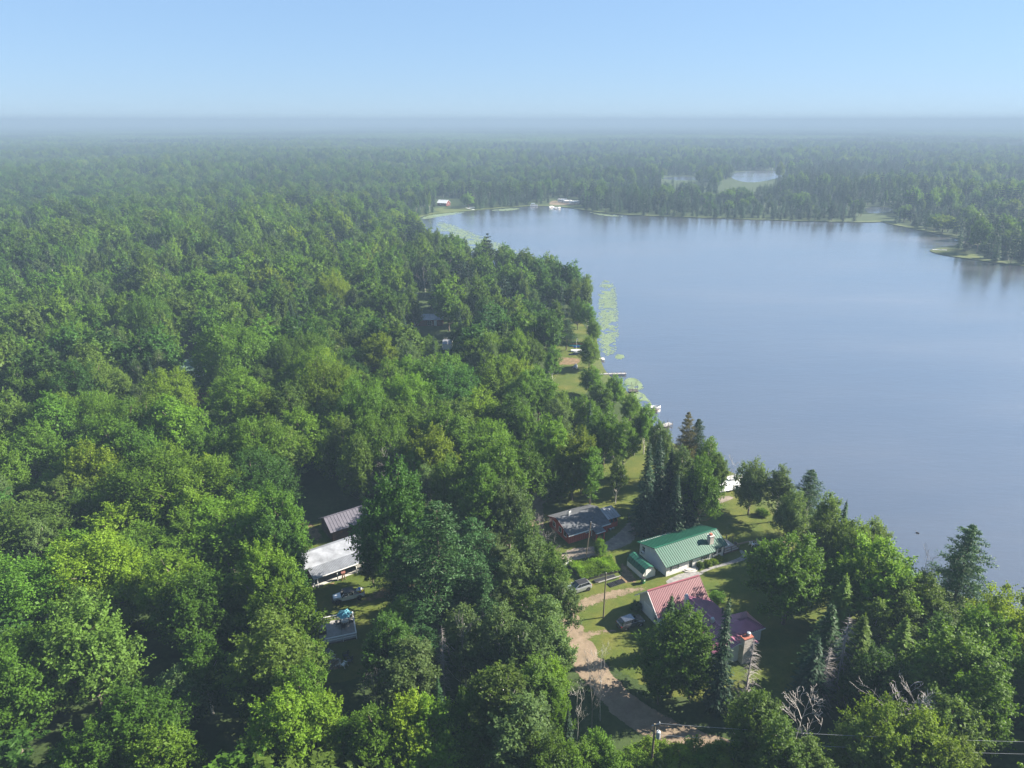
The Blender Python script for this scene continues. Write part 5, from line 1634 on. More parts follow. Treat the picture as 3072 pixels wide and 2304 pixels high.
def deck():
    c = [S3(395, 860, 0.3), S3(515, 1025, 0.3), S3(803, 965, 0.3), S3(735, 745, 0.3)]
    o = c[1]
    ang = math.atan2(c[2].y - c[1].y, c[2].x - c[1].x)
    t = thing('deck_platform', 'square grey timber deck with white railings on the lodge lawn', 'deck', (o.x, o.y, 0), ang)
    inv = Matrix.Rotation(-ang, 3, 'Z')
    loc = [inv @ (p - o) for p in c]
    W_, D_ = loc[2].x + 0.1, max(loc[3].y, loc[0].y) + 0.1
    x0 = -1.5
    mb = MB()
    n = int(D_ / 0.16)
    rs = random.Random(4)
    for i in range(n):
        xs = [x0, W_ * 0.48, W_]
        for a, b in zip(xs[:-1], xs[1:]):
            mb.box(a + 0.01, i * 0.16, 0.25 + rs.uniform(0, 0.006), b - 0.01, i * 0.16 + 0.145, 0.3 + rs.uniform(0, 0.008))
    mb.build('deck_boards', M['wood_grey'], t, kind='stuff')
    MB().box(x0, -0.03, 0.0, W_, -0.002, 0.27).box(W_ + 0.002, -0.03, 0.0, W_ + 0.03, D_, 0.27).box(x0, D_ + 0.002, 0, W_, D_ + 0.03, 0.27).build('skirt', M['wood_dark'], t)
    posts = [(x0 + 1.0, 0.0), (W_ * 0.5, 0.0), (W_, 0.0), (W_, D_ * 0.5), (W_, D_), (W_ * 0.42, D_), (x0 + 0.6, D_)]
    for x, y in posts:
        MB().box(x - 0.06, y - 0.06, 0.05, x + 0.06, y + 0.06, 1.15).build('railing_post', M['white_trim'], t)
    for z, w in ((1.15, 0.16), (0.7, 0.08)):
        for a, b in (((x0 + 0.9, 0), (W_ + 0.08, 0)), ((W_, 0.08), (W_, D_ - 0.08)), ((W_ + 0.08, D_), (x0 + 0.5, D_))):
            MB().bar((a[0], a[1], z), (b[0], b[1], z), w, 0.06).build('railing', M['white_trim'], t)
    return t, W_, D_
DECK, DW, DD = deck()

def umbrella():
    p = at(DECK, DW * 0.66, DD * 0.70)
    t = thing('parasol', 'teal blue six-pointed parasol open over the deck table', 'parasol', (p.x, p.y, 0.3), 0.35)
    MB().tube([(0, 0, 0.02), (0, 0, 2.3)], 0.03, 8).build('pole', M['grey_steel'], t)
    MB().lathe([(0.28, 0.0), (0.28, 0.05), (0.06, 0.12)], 12).build('base', M['dark_metal'], t)
    R = 1.35
    for k in range(6):
        a0, a1 = k * math.pi / 3, (k + 1) * math.pi / 3
        am = (a0 + a1) / 2
        P = lambda a, r, z: (r * math.cos(a), r * math.sin(a), z)
        mb = MB()
        for (u, v, w_) in (((0, 0, 2.42), P(a0, R * 0.55, 2.22), P(am, R * 0.42, 2.2)), ((0, 0, 2.42), P(am, R * 0.42, 2.2), P(a1, R * 0.55, 2.22))):
            mb.plate([u, v, w_], 0.012)
        for (p0, p1, p2, p3) in ((P(a0, R * 0.55, 2.22), P(a0, R, 1.92), P(am, R * 0.74, 1.98), P(am, R * 0.42, 2.2)), (P(am, R * 0.42, 2.2), P(am, R * 0.74, 1.98), P(a1, R, 1.92), P(a1, R * 0.55, 2.22))):
            mb.plate([p0, p1, p2], 0.012)
            mb.plate([p0, p2, p3], 0.012)
        mb.build('canopy_panel', M['teal_light'] if k in (5, 0) else M['teal'], t)
        MB().bar((0, 0, 2.38), P(a0, R, 1.90), 0.02, 0.02).build('rib', M['grey_steel'], t)
    MB().lathe([(0.05, 2.4), (0.05, 2.48), (0.01, 2.52)], 8).build('finial', M['teal'], t)
    tb = thing('patio_table', 'round metal table under the teal parasol on the deck', 'table', (p.x, p.y, 0.3), 0.2)
    MB().lathe([(0.55, 0.69), (0.58, 0.7), (0.58, 0.73), (0.55, 0.74)], 20).build('tabletop', M['grey_steel'], tb)
    for k in range(4):
        a = k * math.pi / 2 + 0.4
        MB().bar((0.42 * math.cos(a), 0.42 * math.sin(a), 0.0), (0.36 * math.cos(a), 0.36 * math.sin(a), 0.69), 0.04).build('leg', M['dark_metal'], tb)
    words_ = ['black metal chair on the lodge-facing side of the deck table', 'black metal chair at the deck table by the white corner post', 'black metal chair on the open side of the deck table', 'black metal chair between the deck table and the front railing']
    for k, lb in enumerate(words_):
        a = [1.9, 0.3, 3.4, 4.7][k]
        chair(lb, (p.x + 0.95 * math.cos(a), p.y + 0.95 * math.sin(a), 0.3), a + math.pi, M['dark_metal'], 'chairs round the deck table', 0.5)
umbrella()
p_ = at(DECK, -0.9, DD * 0.42)
t = thing('grill', 'black lidded grill box on the shaded corner of the deck', 'grill', (p_.x, p_.y, 0.31), DECK.rotation_euler.z)
MB().box(-0.6, -0.35, 0.25, 0.6, 0.35, 0.75).build('firebox', M['black'], t, bevel=0.03)
MB().box(-0.62, -0.37, 0.76, 0.62, 0.37, 0.98).build('lid', M['black'], t, bevel=0.08)
for x in (-0.5, 0.5):
    for y in (-0.28, 0.28):
        MB().box(x - 0.03, y - 0.03, 0, x + 0.03, y + 0.03, 0.25).build('leg', M['dark_metal'], t)

def draped(label, name, loc, rz, w, d, h, m, cat, seed=1):
    rs = np.random.RandomState(seed)
    n = 14
    V, F = [], []
    for i in range(n + 1):
        for j in range(n + 1):
            x, y = (i / n - 0.5) * w, (j / n - 0.5) * d
            e = min(i, j, n - i, n - j) / (n / 2)
            z = h * min(1, e * 2.2) * (0.65 + 0.5 * float(vnoise(x, y, 0.7, seed))) + 0.02 + rs.uniform(0, 0.03)
            V.append((x, y, z))
    for i in range(n):
        for j in range(n):
            a = i * (n + 1) + j
            F.append((a, a + n + 1, a + n + 2, a + 1))
    k = len(V)
    rim = [i * (n + 1) for i in range(n + 1)] + [n * (n + 1) + j for j in range(1, n + 1)] + [i * (n + 1) + n for i in range(n - 1, -1, -1)] + [j for j in range(n - 1, 0, -1)]
    mb = MB()
    mb.v, mb.f = V, F
    b = len(mb.v)
    mb.v += [(V[i][0], V[i][1], 0.0) for i in rim]
    for q in range(len(rim)):
        mb.f.append((rim[q], rim[(q + 1) % len(rim)], b + (q + 1) % len(rim), b + q))
    return mb.build(name, m, None, smooth=True, label=label, category=cat)
o_ = draped('crumpled blue-white tarpaulin over a pile beside the deck', 'tarpaulin', None, 0, 1.7, 3.0, 0.5, M['tarp'], 'tarpaulin', 3)
p_ = S3(310, 745); o_.location = (p_.x, p_.y, 0.0); o_.rotation_euler = (0, 0, 0.3)
o_ = draped('small white bundle on the ground at the deck corner', 'bundle', None, 0, 0.9, 0.7, 0.4, M['white_plastic'], 'bundle', 5)
p_ = S3(335, 868); o_.location = (p_.x, p_.y, 0.0)

# fire ring with logs and chairs
for k, (x, y, a, lb) in enumerate([(600, 1225, 0.2, 'pale split log lying across the fire ring near the grey chair'), (520, 1310, 0.9, 'brown log at the near edge of the fire ring'), (560, 1265, 1.6, 'charred log in the middle of the fire ring'), (610, 1300, 2.3, 'thin log between the fire ring and the white chair'), (500, 1335, 0.5, 'short log stub lowest of the fire ring logs')]):
    p = S3(x, y)
    t = thing('log', lb, 'log', (p.x, p.y, 0.02), a, 'logs round the fire ring')
    rr = 0.12 + 0.03 * (k % 3)
    MB().tube([(-0.6 + 0.1 * k, 0, rr), (0.0, 0.03, rr), (0.6, 0, rr)], [rr * 1.05, rr, rr * 0.92], 9).build('bark', M['bark'] if k else M['dead_wood'], t)
    MB().lathe([(rr * 0.8, 0), (rr * 0.8, 0.012)], 9, Matrix.Translation((0.601, 0, rr)) @ Matrix.Rotation(math.pi / 2, 4, 'Y')).build('cut_end', M['pole_wood'], t)
t = thing('fire_ring', 'blackened ring of stones in the lodge lawn between the chairs', 'fire ring', tuple(S3(570, 1250)), 0)
for k in range(11):
    a = k / 11 * 6.283
    MB().lathe([(0.08, 0), (0.17, 0.05), (0.16, 0.14), (0.06, 0.2)], 6, Matrix.Translation((0.75 * math.cos(a), 0.75 * math.sin(a), 0))).build('stone', M['stone'], t)
for x, y, f, m, lb in [(520, 1165, -0.6, 'wood_grey', 'grey garden chair at the tree side of the fire ring'), (545, 1205, -0.4, 'wood_grey', 'grey garden chair touching the fire ring stones'), (690, 1185, 3.7, 'black', 'black garden chair with tall back facing the fire ring'), (735, 1240, 3.4, 'dark_metal', 'dark garden chair standing in grass beside the black chair'), (672, 1285, 2.6, 'white_plastic', 'white plastic garden chair in front of the fire ring')]:
    p = S3(x, y)
    chair(lb, (p.x, p.y, 0), f, M[m], 'chairs round the fire ring')
# rust-brown stand by the porch
p_ = S3(668, 326)
t = thing('timber_stand', 'rust-brown timber stand on splayed legs in front of the lodge porch', 'stand', (p_.x, p_.y, 0), 0.5)
for s in (-1, 1):
    for q in (-1, 1):
        MB().bar((s * 0.3, q * 0.22, 0), (s * 0.12, q * 0.1, 0.95), 0.09).build('leg', M['wood_brown'], t)
MB().box(-0.28, -0.2, 0.95, 0.28, 0.2, 1.45).build('box', M['wood_brown'], t, bevel=0.03)
MB().plate([(-0.36, -0.3, 1.45), (0.36, -0.3, 1.45), (0.36, 0, 1.7), (-0.36, 0, 1.7)], 0.03).plate([(-0.36, 0, 1.7), (0.36, 0, 1.7), (0.36, 0.3, 1.45), (-0.36, 0.3, 1.45)], 0.03).build('lid', M['rust_roof'], t)

# ------------------------------------------------------------------ garden between the houses
def garden():
    A, B, C, E_ = S1(285, 690), S1(410, 815), S1(715, 735), S1(640, 640)
    o = B
    ang = math.atan2(C.y - B.y, C.x - B.x)
    t = thing('garden_bed', 'large raised vegetable bed boxed in dark boards, full of weeds', 'garden bed', (o.x, o.y, 0), ang)
    inv = Matrix.Rotation(-ang, 3, 'Z')
    q = [inv @ (p - o) for p in (A, B, C, E_)]
    h = 0.55
    for a, b in ((0, 1), (1, 2), (2, 3), (3, 0)):
        for z in (0.14, 0.42):
            MB().bar((q[a].x, q[a].y, z), (q[b].x, q[b].y, z), 0.06, 0.25).build('board', M['wood_dark'], t)
    for i in range(4):
        for f in (0.0, 0.5):
            p = q[i].lerp(q[(i + 1) % 4], f)
            MB().box(p.x - 0.06, p.y - 0.06, 0, p.x + 0.06, p.y + 0.06, 0.68).build('corner_post', M['wood_dark'], t)
    MB().prism([(p.x * 0.99 + 0.01, p.y * 0.99) for p in q], 0.02, 0.4).build('soil', M['litter'], t)
    rs = np.random.RandomState(8)
    P = np.array([(p.x, p.y) for p in q])
    X, Y = rs.uniform(P[:, 0].min(), P[:, 0].max(), 5200), rs.uniform(P[:, 1].min(), P[:, 1].max(), 5200)
    ok = inside(X, Y, P.tolist())
    X, Y = X[ok], Y[ok]
    hh = 0.25 + 1.1 * vnoise(X, Y, 1.3, 3) ** 1.5
    lv = Leaves()
    for k in range(4):
        n = len(X)
        c = np.stack([X + rs.normal(size=n) * 0.12, Y + rs.normal(size=n) * 0.12, 0.4 + hh * rs.uniform(0.2, 1, n)], 1)
        lv.add(c, rs.normal(size=(n, 3)) * 0.6 + np.array([0, 0, 0.6]), 0.13, 0.05, np.clip(vnoise(X, Y, 1.6, 5) * 1.9 - 0.35 + rs.uniform(-.3, .3, n), -0.4, 1.8), rs=rs)
    v, f, tt = lv.arrays()
    obj('weeds', np_mesh('weeds', v, f, tt), M['leaf_bright'], t, kind='stuff')
    # shallow planting trays along the front board
    MB().box(1.8, -1.35, 0.0, 5.9, -0.5, 0.3).build('planting_trough', M['wood_dark'], t)
    MB().box(1.9, -1.25, 0.3, 5.8, -0.6, 0.33).build('trough_soil', M['black'], t)
    MB().bar((2.1, -1.75, 0.4), (6.6, -1.55, 0.4), 0.1, 0.12).build('front_rail', M['wood_grey'], t)
garden()

def tank():
    a, b = S1(240, 678, 0.6), S1(322, 655, 0.6)
    c = (a + b) / 2
    t = thing('propane_tank', 'long white propane tank lying beside the garden bed', 'propane tank', (c.x, c.y, 0), math.atan2(b.y - a.y, b.x - a.x))
    L = (b - a).length / 2 + 0.05
    tr = Matrix.Translation((0, 0, 0.62)) @ Matrix.Rotation(math.pi / 2, 4, 'Y')
    R = 0.42
    MB().lathe([(0.02, -L), (R * 0.6, -L + 0.08), (R * 0.92, -L + 0.25), (R, -L + 0.4), (R, L - 0.4), (R * 0.92, L - 0.25), (R * 0.6, L - 0.08), (0.02, L)], 18, tr).build('tank_shell', M['cream'], t, smooth=True)
    MB().lathe([(0.17, 1.0), (0.17, 1.16), (0.12, 1.22), (0.02, 1.24)], 12).build('valve_dome', M['dark_metal'], t)
    for s in (-1, 1):
        MB().box(s * L * 0.55 - 0.08, -0.3, 0, s * L * 0.55 + 0.08, 0.3, 0.28).build('foot', M['concrete'], t)
tank()

p_ = S1(910, 828)
t = thing('wheelie_bin', 'green wheeled rubbish bin standing at the shed corner', 'bin', (p_.x, p_.y, 0), 0.5)
MB().add([(-.24, -.28, .1), (.24, -.28, .1), (.24, .26, .1), (-.24, .26, .1), (-.31, -.36, 1.05), (.31, -.36, 1.05), (.31, .34, 1.05), (-.31, .34, 1.05)], [(3, 2, 1, 0), (4, 5, 6, 7), (0, 1, 5, 4), (1, 2, 6, 5), (2, 3, 7, 6), (3, 0, 4, 7)]).build('body', M['bin_green'], t, bevel=0.03)
MB().box(-0.34, -0.4, 1.055, 0.34, 0.38, 1.12).build('lid', M['black'], t, bevel=0.02)
MB().box(-0.12, -0.385, 0.6, 0.12, -0.335, 0.8).build('sticker', M['white_plastic'], t)
for s in (-1, 1):
    MB().lathe([(0.13, -0.03), (0.13, 0.03)], 12, Matrix.Translation((s * 0.27, 0.27, 0.13)) @ Matrix.Rotation(math.pi / 2, 4, 'Y')).build('wheel', M['rubber'], t)
for x, y, lb in ((655, 840, 'flat black ribbed tray on the ground nearer the silver SUV'), (720, 818, 'flat black ribbed tray on the ground nearer the green bin')):
    p_ = S1(x, y)
    t = thing('tray', lb, 'tray', (p_.x, p_.y, 0.012), 0.45, 'black trays on the drive')
    MB().box(-0.75, -0.6, 0, 0.75, 0.6, 0.05).build('base', M['dark_metal'], t)
    r_ = MB()
    for k in range(5):
        r_.box(-0.7 + k * 0.33, -0.58, 0.05, -0.62 + k * 0.33, 0.58, 0.14)
    for k in range(4):
        r_.box(-0.72, -0.52 + k * 0.33, 0.05, 0.72, -0.46 + k * 0.33, 0.12)
    r_.build('ribs', M['black'], t)

# ------------------------------------------------------------------ poles and lines
def pole(label, base, top, r=0.13):
    t = thing('utility_pole', label, 'utility pole', (base.x, base.y, 0), 0)
    d = top - base
    MB().tube([(0, 0, -0.2), d * 0.5, d], [r, r * 0.85, r * 0.7], 10).build('pole', M['pole_wood'], t)
    return t, d
b_ = S1(580, 1112); t_ = Vector((b_.x + 0.1, b_.y + 0.2, 8.3))
t, d_ = pole('wooden utility pole standing in the grass by the grey hatchback', b_, t_)
MB().lathe([(0.05, 0), (0.07, 0.05), (0.03, 0.12)], 8, Matrix.Translation(d_)).build('insulator', M['porcelain'], t)
b2_ = S1(432, 630); t2_ = Vector((b2_.x + 0.75, b2_.y + 0.3, 7.6))
t, d_ = pole('leaning wooden pole in front of the red cottage', b2_, t2_, 0.11)
MB().lathe([(0.05, 0), (0.07, 0.05), (0.03, 0.12)], 8, Matrix.Translation(d_)).build('insulator', M['porcelain'], t)
MB().bar(d_ * 0.97, (2.0, 2.6, 0.05), 0.02).build('guy_wire', M['dark_metal'], t)
H3 = 10.0
t3_ = G(1965, 2172, H3)
t, d_ = pole('tall power pole with a grey transformer by the road bend', Vector((t3_.x, t3_.y, 0)), t3_, 0.16)
MB().bar(d_ + Vector((-0.35, 0, -0.25)), d_ + Vector((0.55, 0, 0.05)), 0.09, 0.1).build('crossarm', M['wood_grey'], t)
MB().lathe([(0.04, 0), (0.08, 0.06), (0.08, 0.16), (0.03, 0.24)], 8, Matrix.Translation(d_ + Vector((0.5, 0, 0.08)))).build('insulator', M['porcelain'], t)
MB().lathe([(0.05, 0), (0.27, 0.0), (0.27, 0.85), (0.22, 0.95), (0.05, 0.98)], 14, Matrix.Translation(d_ + Vector((0.48, -0.05, -2.0)))).build('transformer', M['grey_steel'], t)
MB().lathe([(0.03, 0), (0.06, 0.05), (0.03, 0.25)], 8, Matrix.Translation(d_ + Vector((0.48, -0.05, -1.02)))).build('bushing', M['porcelain'], t)
MB().bar(d_ + Vector((0, 0, -1.5)), d_ + Vector((0.3, -0.03, -1.5)), 0.06).build('bracket', M['dark_metal'], t)
far_ = G(2193, 2191, H3 - 0.4)
dirw = Vector((far_.x - t3_.x, far_.y - t3_.y, 0)).normalized()
def wire(label, a, b, sag):
    pts = []
    for i in range(25):
        u = i / 24
        p = a.lerp(b, u)
        p.z -= sag * 4 * u * (1 - u)
        pts.append(p)
    MB().tube(pts, 0.011, 4).build('power_line', M['grey_steel'], None, label=label, category='power line')
wire('upper power line strung from the roadside power pole', t3_ + Vector((0.5, 0, 0.1)), t3_ + dirw * 46 + Vector((0, 0, 0.2)), 0.5)
wire('lower power line strung from the pole transformer', t3_ + Vector((0.48, 0, -1.6)), t3_ + dirw * 46 + Vector((0, -0.3, -1.3)), 0.5)
wire('service wire slung from the leaning pole to the red cottage', t2_ + Vector((0, 0, -0.1)), at(RED, 6.9, -0.5, 2.3), 0.2)

# ------------------------------------------------------------------ round the white house
def bush(label, p, w, h, tone, name='bush', cat='bush', group=None):
    t = thing(name, label, cat, (p.x, p.y, 0), random.Random(label).uniform(0, 6))
    if group:
        t['group'] = group
    cm, tm, w0, h0 = PROTO['shrub'][0]
    t.scale = (w / w0, w / w0, h / h0)
    c = obj('foliage', cm, M['leaf_mid'], t)
    c.material_slots[0].link = 'OBJECT'
    c.material_slots[0].material = M['leaf_' + tone]
    obj('stem', tm, M['bark'], t)
    return t
bush('light green bush at the front step of the white house', at(HOUSE, 7.1, -0.75), 1.5, 1.2, 'bright')
bush('yellow-green bush under the second shuttered window', at(HOUSE, 8.8, -0.8), 1.9, 1.0, 'yellow')
bush('low bright bush at the downpipe corner of the white house', at(HOUSE, 10.3, -0.85), 1.5, 0.8, 'yellow')
bush('long low bush below the paired windows of the white house', at(HOUSE, 11.8, -0.45), 2.0, 0.7, 'yellow')
bush('bushy young tree between the garden bed and the red cottage', S1(555, 600), 2.6, 3.2, 'mid')
bush('dense green bush at the back corner of the red-roofed house', S1(1515, 985), 2.8, 2.0, 'mid')
bush('dark bush at the shaded corner of the garage wall', S1(850, 1045), 2.2, 1.3, 'dark')
bush('bright bush at the far gable of the red cottage', at(RED, 9.8, 5.2), 2.4, 1.8, 'yellow')
bush('lime green clump below the second lakeside tree', S1(1900, 265), 2.6, 1.4, 'bright')
p_ = at(HOUSE, 15.0, 1.6)
t = thing('patio_table', 'white covered table on the end deck of the white house', 'table', (p_.x, p_.y, 0.4), HOUSE.rotation_euler.z)
MB().box(-0.75, -0.5, 0.68, 0.75, 0.5, 0.73).box(-0.76, -0.51, 0.35, 0.76, -0.49, 0.68).box(-0.76, 0.49, 0.35, 0.76, 0.51, 0.68).build('tabletop', M['white_plastic'], t)
for x in (-0.65, 0.65):
    for y in (-0.4, 0.4):
        MB().box(x - 0.03, y - 0.03, 0, x + 0.03, y + 0.03, 0.68).build('leg', M['white_plastic'], t)
p_ = at(HOUSE, 16.9, 0.9)
t = thing('grill', 'black round kettle grill at the deck corner of the white house', 'grill', (p_.x, p_.y, 0.4), 0.2)
MB().lathe([(0.05, 0.5), (0.3, 0.62), (0.36, 0.8)], 14).build('bowl', M['black'], t, smooth=True)
MB().lathe([(0.37, 0.805), (0.32, 0.98), (0.12, 1.08), (0.02, 1.1)], 14).build('lid', M['black'], t, smooth=True)
for k in range(3):
    a = k * 2.094
    MB().bar((0.34 * math.cos(a), 0.34 * math.sin(a), 0), (0.2 * math.cos(a), 0.2 * math.sin(a), 0.6), 0.03).build('leg', M['dark_metal'], t)
p_, q_ = SQ(1440, 430), SQ(1560, 440)
chair('pale garden chair on the lawn a step away from the navy tub', (p_.x, p_.y, 0), 0.4, M['white_plastic'], 'chairs by the navy tub')
chair('greyish garden chair touching the back of the navy tub', (q_.x + 0.1, q_.y + 0.2, 0), 3.9, M['wood_grey'], 'chairs by the navy tub')
p_ = SQ(1630, 520)
t = thing('tub', 'round navy blue tub on the lawn beside pale chairs', 'tub', (p_.x, p_.y, 0))
MB().lathe([(0.38, 0), (0.48, 0.55), (0.5, 0.6), (0.44, 0.6), (0.36, 0.1)], 18).build('shell', M['navy'], t, smooth=False)
MB().lathe([(0.42, 0.5), (0.42, 0.52)], 18).build('lid', M['dark_metal'], t)
for x, y, lb in ((715, 310, 'dark garden post nearer the green roof corner'), (890, 340, 'dark garden post with crossbar nearer the sandy footpath')):
    p_ = SQ(x, y)
    t = thing('garden_post', lb, 'post', (p_.x, p_.y, 0))
    MB().box(-0.06, -0.06, 0, 0.06, 0.06, 1.5).build('post', M['wood_dark'], t)
    MB().bar((-0.45, 0, 1.2), (0.3, 0, 1.25), 0.06).build('crossbar', M['wood_dark'], t)
p_ = S1(790, 300)
t = thing('garden_post', 'dark hitching post with crossbars at the gravel drive end', 'post', (p_.x, p_.y, 0), 0.4)
MB().box(-0.08, -0.08, 0, 0.08, 0.08, 1.5).build('post', M['wood_dark'], t)
for z in (0.5, 0.95):
    MB().bar((0, 0, z), (2.2, 0.4, z), 0.08).build('crossbar', M['wood_dark'], t)
p_ = G(1866, 1458)
t = thing('bird_feeder', 'bird feeder with white roof on a dark post on the shore lawn', 'bird feeder', (p_.x, p_.y, 0), 0.3)
MB().box(-0.07, -0.07, 0, 0.07, 0.07, 2.0).build('post', M['wood_dark'], t)
MB().box(-0.3, -0.25, 2.0, 0.3, 0.25, 2.35).build('box', M['grey_steel'], t)
MB().plate([(-0.45, -0.4, 2.36), (0.45, -0.4, 2.36), (0.45, 0, 2.62), (-0.45, 0, 2.62)], 0.03).plate([(-0.45, 0, 2.62), (0.45, 0, 2.62), (0.45, 0.4, 2.36), (-0.45, 0.4, 2.36)], 0.03).build('roof', M['white_trim'], t)

# ------------------------------------------------------------------ shore: docks and boats
def dock(label, a, b, w, m, posts=4, z=0.1, ph=0.9, tee=None):
    d = b - a
    L = math.hypot(d.x, d.y)
    t = thing('dock', label, 'dock', (a.x, a.y, 0), math.atan2(d.y, d.x))
    mb = MB()
    n = max(3, int(L / 0.28))
    for i in range(n):
        mb.box(i * L / n + 0.01, -w / 2, z, (i + 1) * L / n - 0.02, w / 2, z + 0.06)
    mb.build('deck_boards', m, t, kind='stuff')
    MB().box(0, -w / 2 + 0.02, z - 0.16, L, -w / 2 + 0.08, z - 0.002).box(0, w / 2 - 0.08, z - 0.16, L, w / 2 - 0.02, z - 0.002).build('beam', M['wood_dark'], t)
    for i in range(posts):
        x = L * (i + 0.7) / posts
        for s in (-1, 1):
            MB().tube([(min(x, L - 0.1), s * (w / 2 + 0.06), -1.2), (min(x, L - 0.1), s * (w / 2 + 0.06), z + ph)], 0.06, 6).build('post', M['wood_dark'], t)
    if tee:
        MB().box(L, -tee / 2, z, L + w, tee / 2, z + 0.06).build('end_platform', m, t)
    return t
Z4_ = lambda x, y, z=0.0: G(1780 + x / 6.635, 1060 + y / 6.635, z)
dock('short pale dock with square end platform beyond the boat lawn', Z4_(-90, 110, 0.1), Z4_(165, 108, 0.1), 1.0, M['concrete'], 3, tee=2.4, ph=0.3)
dock('long dark dock with crossways end post', Z4_(60, 412, 0.1), Z4_(655, 400, 0.1), 1.2, M['wood_grey'], 7, ph=0.6)
dock('stubby black floating dock among the lily pads', Z4_(700, 740, 0.1), Z4_(885, 738, 0.1), 2.2, M['wood_dark'], 2, ph=2.2)
dock('dark low dock under the moored white boat', Z4_(1020, 1120, 0.1), Z4_(1275, 1125, 0.1), 1.1, M['wood_dark'], 3, ph=0.2)
dock('weathered dock with tall mooring posts near the spruces', Z4_(1180, 1510, 0.1), Z4_(1545, 1390, 0.1), 1.5, M['wood_grey'], 5, ph=0.9)
p_, q_ = G(2140, 1468), G(2205, 1440)
dock('broad white boat landing platform at the sandy shore', p_, G(2230, 1452), 4.2, M['white_trim'], 2, z=0.35, ph=0.1)

def hull_mb(L, W, H, flip=False, deck=0.0, n=12):
    """Boat hull: pointed bow at +x, square-ish stern."""
    V, F = [], []
    for i in range(n + 1):
        u = i / n
        w = W / 2 * (0.78 + 0.22 * math.sin(min(1, u * 2) * math.pi / 2)) * (1 - max(0, (u - 0.5) / 0.5) ** 2.2) + 0.01
        sh = H * (0.9 + 0.25 * u * u)
        x = (u - 0.5) * L
        ring = [(-w, sh), (-w * 0.92, sh * 0.45), (-w * 0.5, 0.04 * H), (0, 0 + 0.25 * H * max(0, u - 0.75) * 4 * 0.4), (w * 0.5, 0.04 * H), (w * 0.92, sh * 0.45), (w, sh)]
        inn = [(w * 0.86, sh), (w * 0.7, sh * 0.35), (-w * 0.7, sh * 0.35), (-w * 0.86, sh)]
        for y, z in ring + inn:
            V.append((x, y, z if not flip else H * 1.2 - z))
    m = 11
    for i in range(n):
        for k in range(m):
            k2 = (k + 1) % m
            F.append((i * m + k, i * m + k2, (i + 1) * m + k2, (i + 1) * m + k))
    F.append(tuple(range(m))[::-1])
    F.append(tuple(n * m + k for k in range(m)))
    return MB().add(V, F)

def boat(label, p, rz, L, W, H, m, kind='rowboat', flip=False, group=None, seats=True):
    t = thing(kind, label, 'kayak' if kind == 'kayak' else 'boat', (p.x, p.y, p.z), rz, group)
    hull_mb(L, W, H, flip).build('hull', m, t, smooth=False)
    if seats and not flip:
        for x in (-0.25, 0.1):
            MB().box(x * L - 0.12, -W * 0.36, H * 0.6, x * L + 0.12, W * 0.36, H * 0.66).build('seat', M['wood_grey'] if kind != 'kayak' else M['black'], t)
    if flip:
        MB().bar((-L * 0.45, 0, H * 1.2 + 0.02), (L * 0.35, 0, H * 1.17), 0.06, 0.06).build('keel', m, t)
    return t
Zb_ = lambda x, y, z=0.0: G(1660 + x / 11.06, 1000 + y / 11.06, z)
gp = 'small boats drawn up on the lawn'
boat('orange kayak on the lawn at the back of the boats', Zb_(690, 375), 0.05, 3.4, 0.75, 0.4, M['orange'], 'kayak', group=gp)
boat('orange kayak beside a white pole on the boat lawn', Zb_(880, 385), -0.2, 3.4, 0.75, 0.4, M['orange'], 'kayak', group=gp)
boat('turquoise canoe on the boat lawn, longest of the craft', Zb_(770, 435), 0.0, 5.0, 0.9, 0.45, M['turquoise'], 'canoe', group=gp)
boat('blue kayak tucked behind the turquoise canoe', Zb_(820, 470), 0.05, 3.2, 0.75, 0.4, M['blue'], 'kayak', group=gp)
boat('white rowing boat turned upside down on the boat lawn', Zb_(760, 600), 0.05, 3.8, 1.4, 0.6, M['white_plastic'], 'rowboat', True, group=gp)
boat('white boat with dark blue side pulled up on the lawn', Zb_(860, 660), -0.25, 3.8, 1.4, 0.6, M['white_plastic'], 'rowboat', group=gp)
boat('dark blue kayak beside the brush strip on the boat lawn', Zb_(665, 715), 0.02, 3.2, 0.8, 0.4, M['navy'], 'kayak', group=gp)
boat('silver upturned rowing boat alone on the sunny lawn', Zb_(730, 1140), 1.35, 4.2, 1.5, 0.7, M['silver_roof'], 'rowboat', True)
boat('small white boat moored by the lily pads', Z4_(1215, 1100, -0.25), 0.2, 3.6, 1.5, 0.7, M['white_plastic'], 'rowboat')
boat('white rowing boat resting on the broad landing platform', G(2205, 1436, 0.45), 0.3, 3.6, 1.4, 0.6, M['white_plastic'], 'rowboat')
p_ = Zb_(760, 590)
t = thing('flagpole', 'thin white pole with a small white flag among the boats', 'flagpole', (p_.x, p_.y, 0))
MB().tube([(0, 0, 0), (0, 0, 4.6)], 0.04, 6).build('pole', M['white_trim'], t)
MB().box(0.03, -0.01, 3.9, 0.5, 0.01, 4.5).build('flag', M['white_plastic'], t)

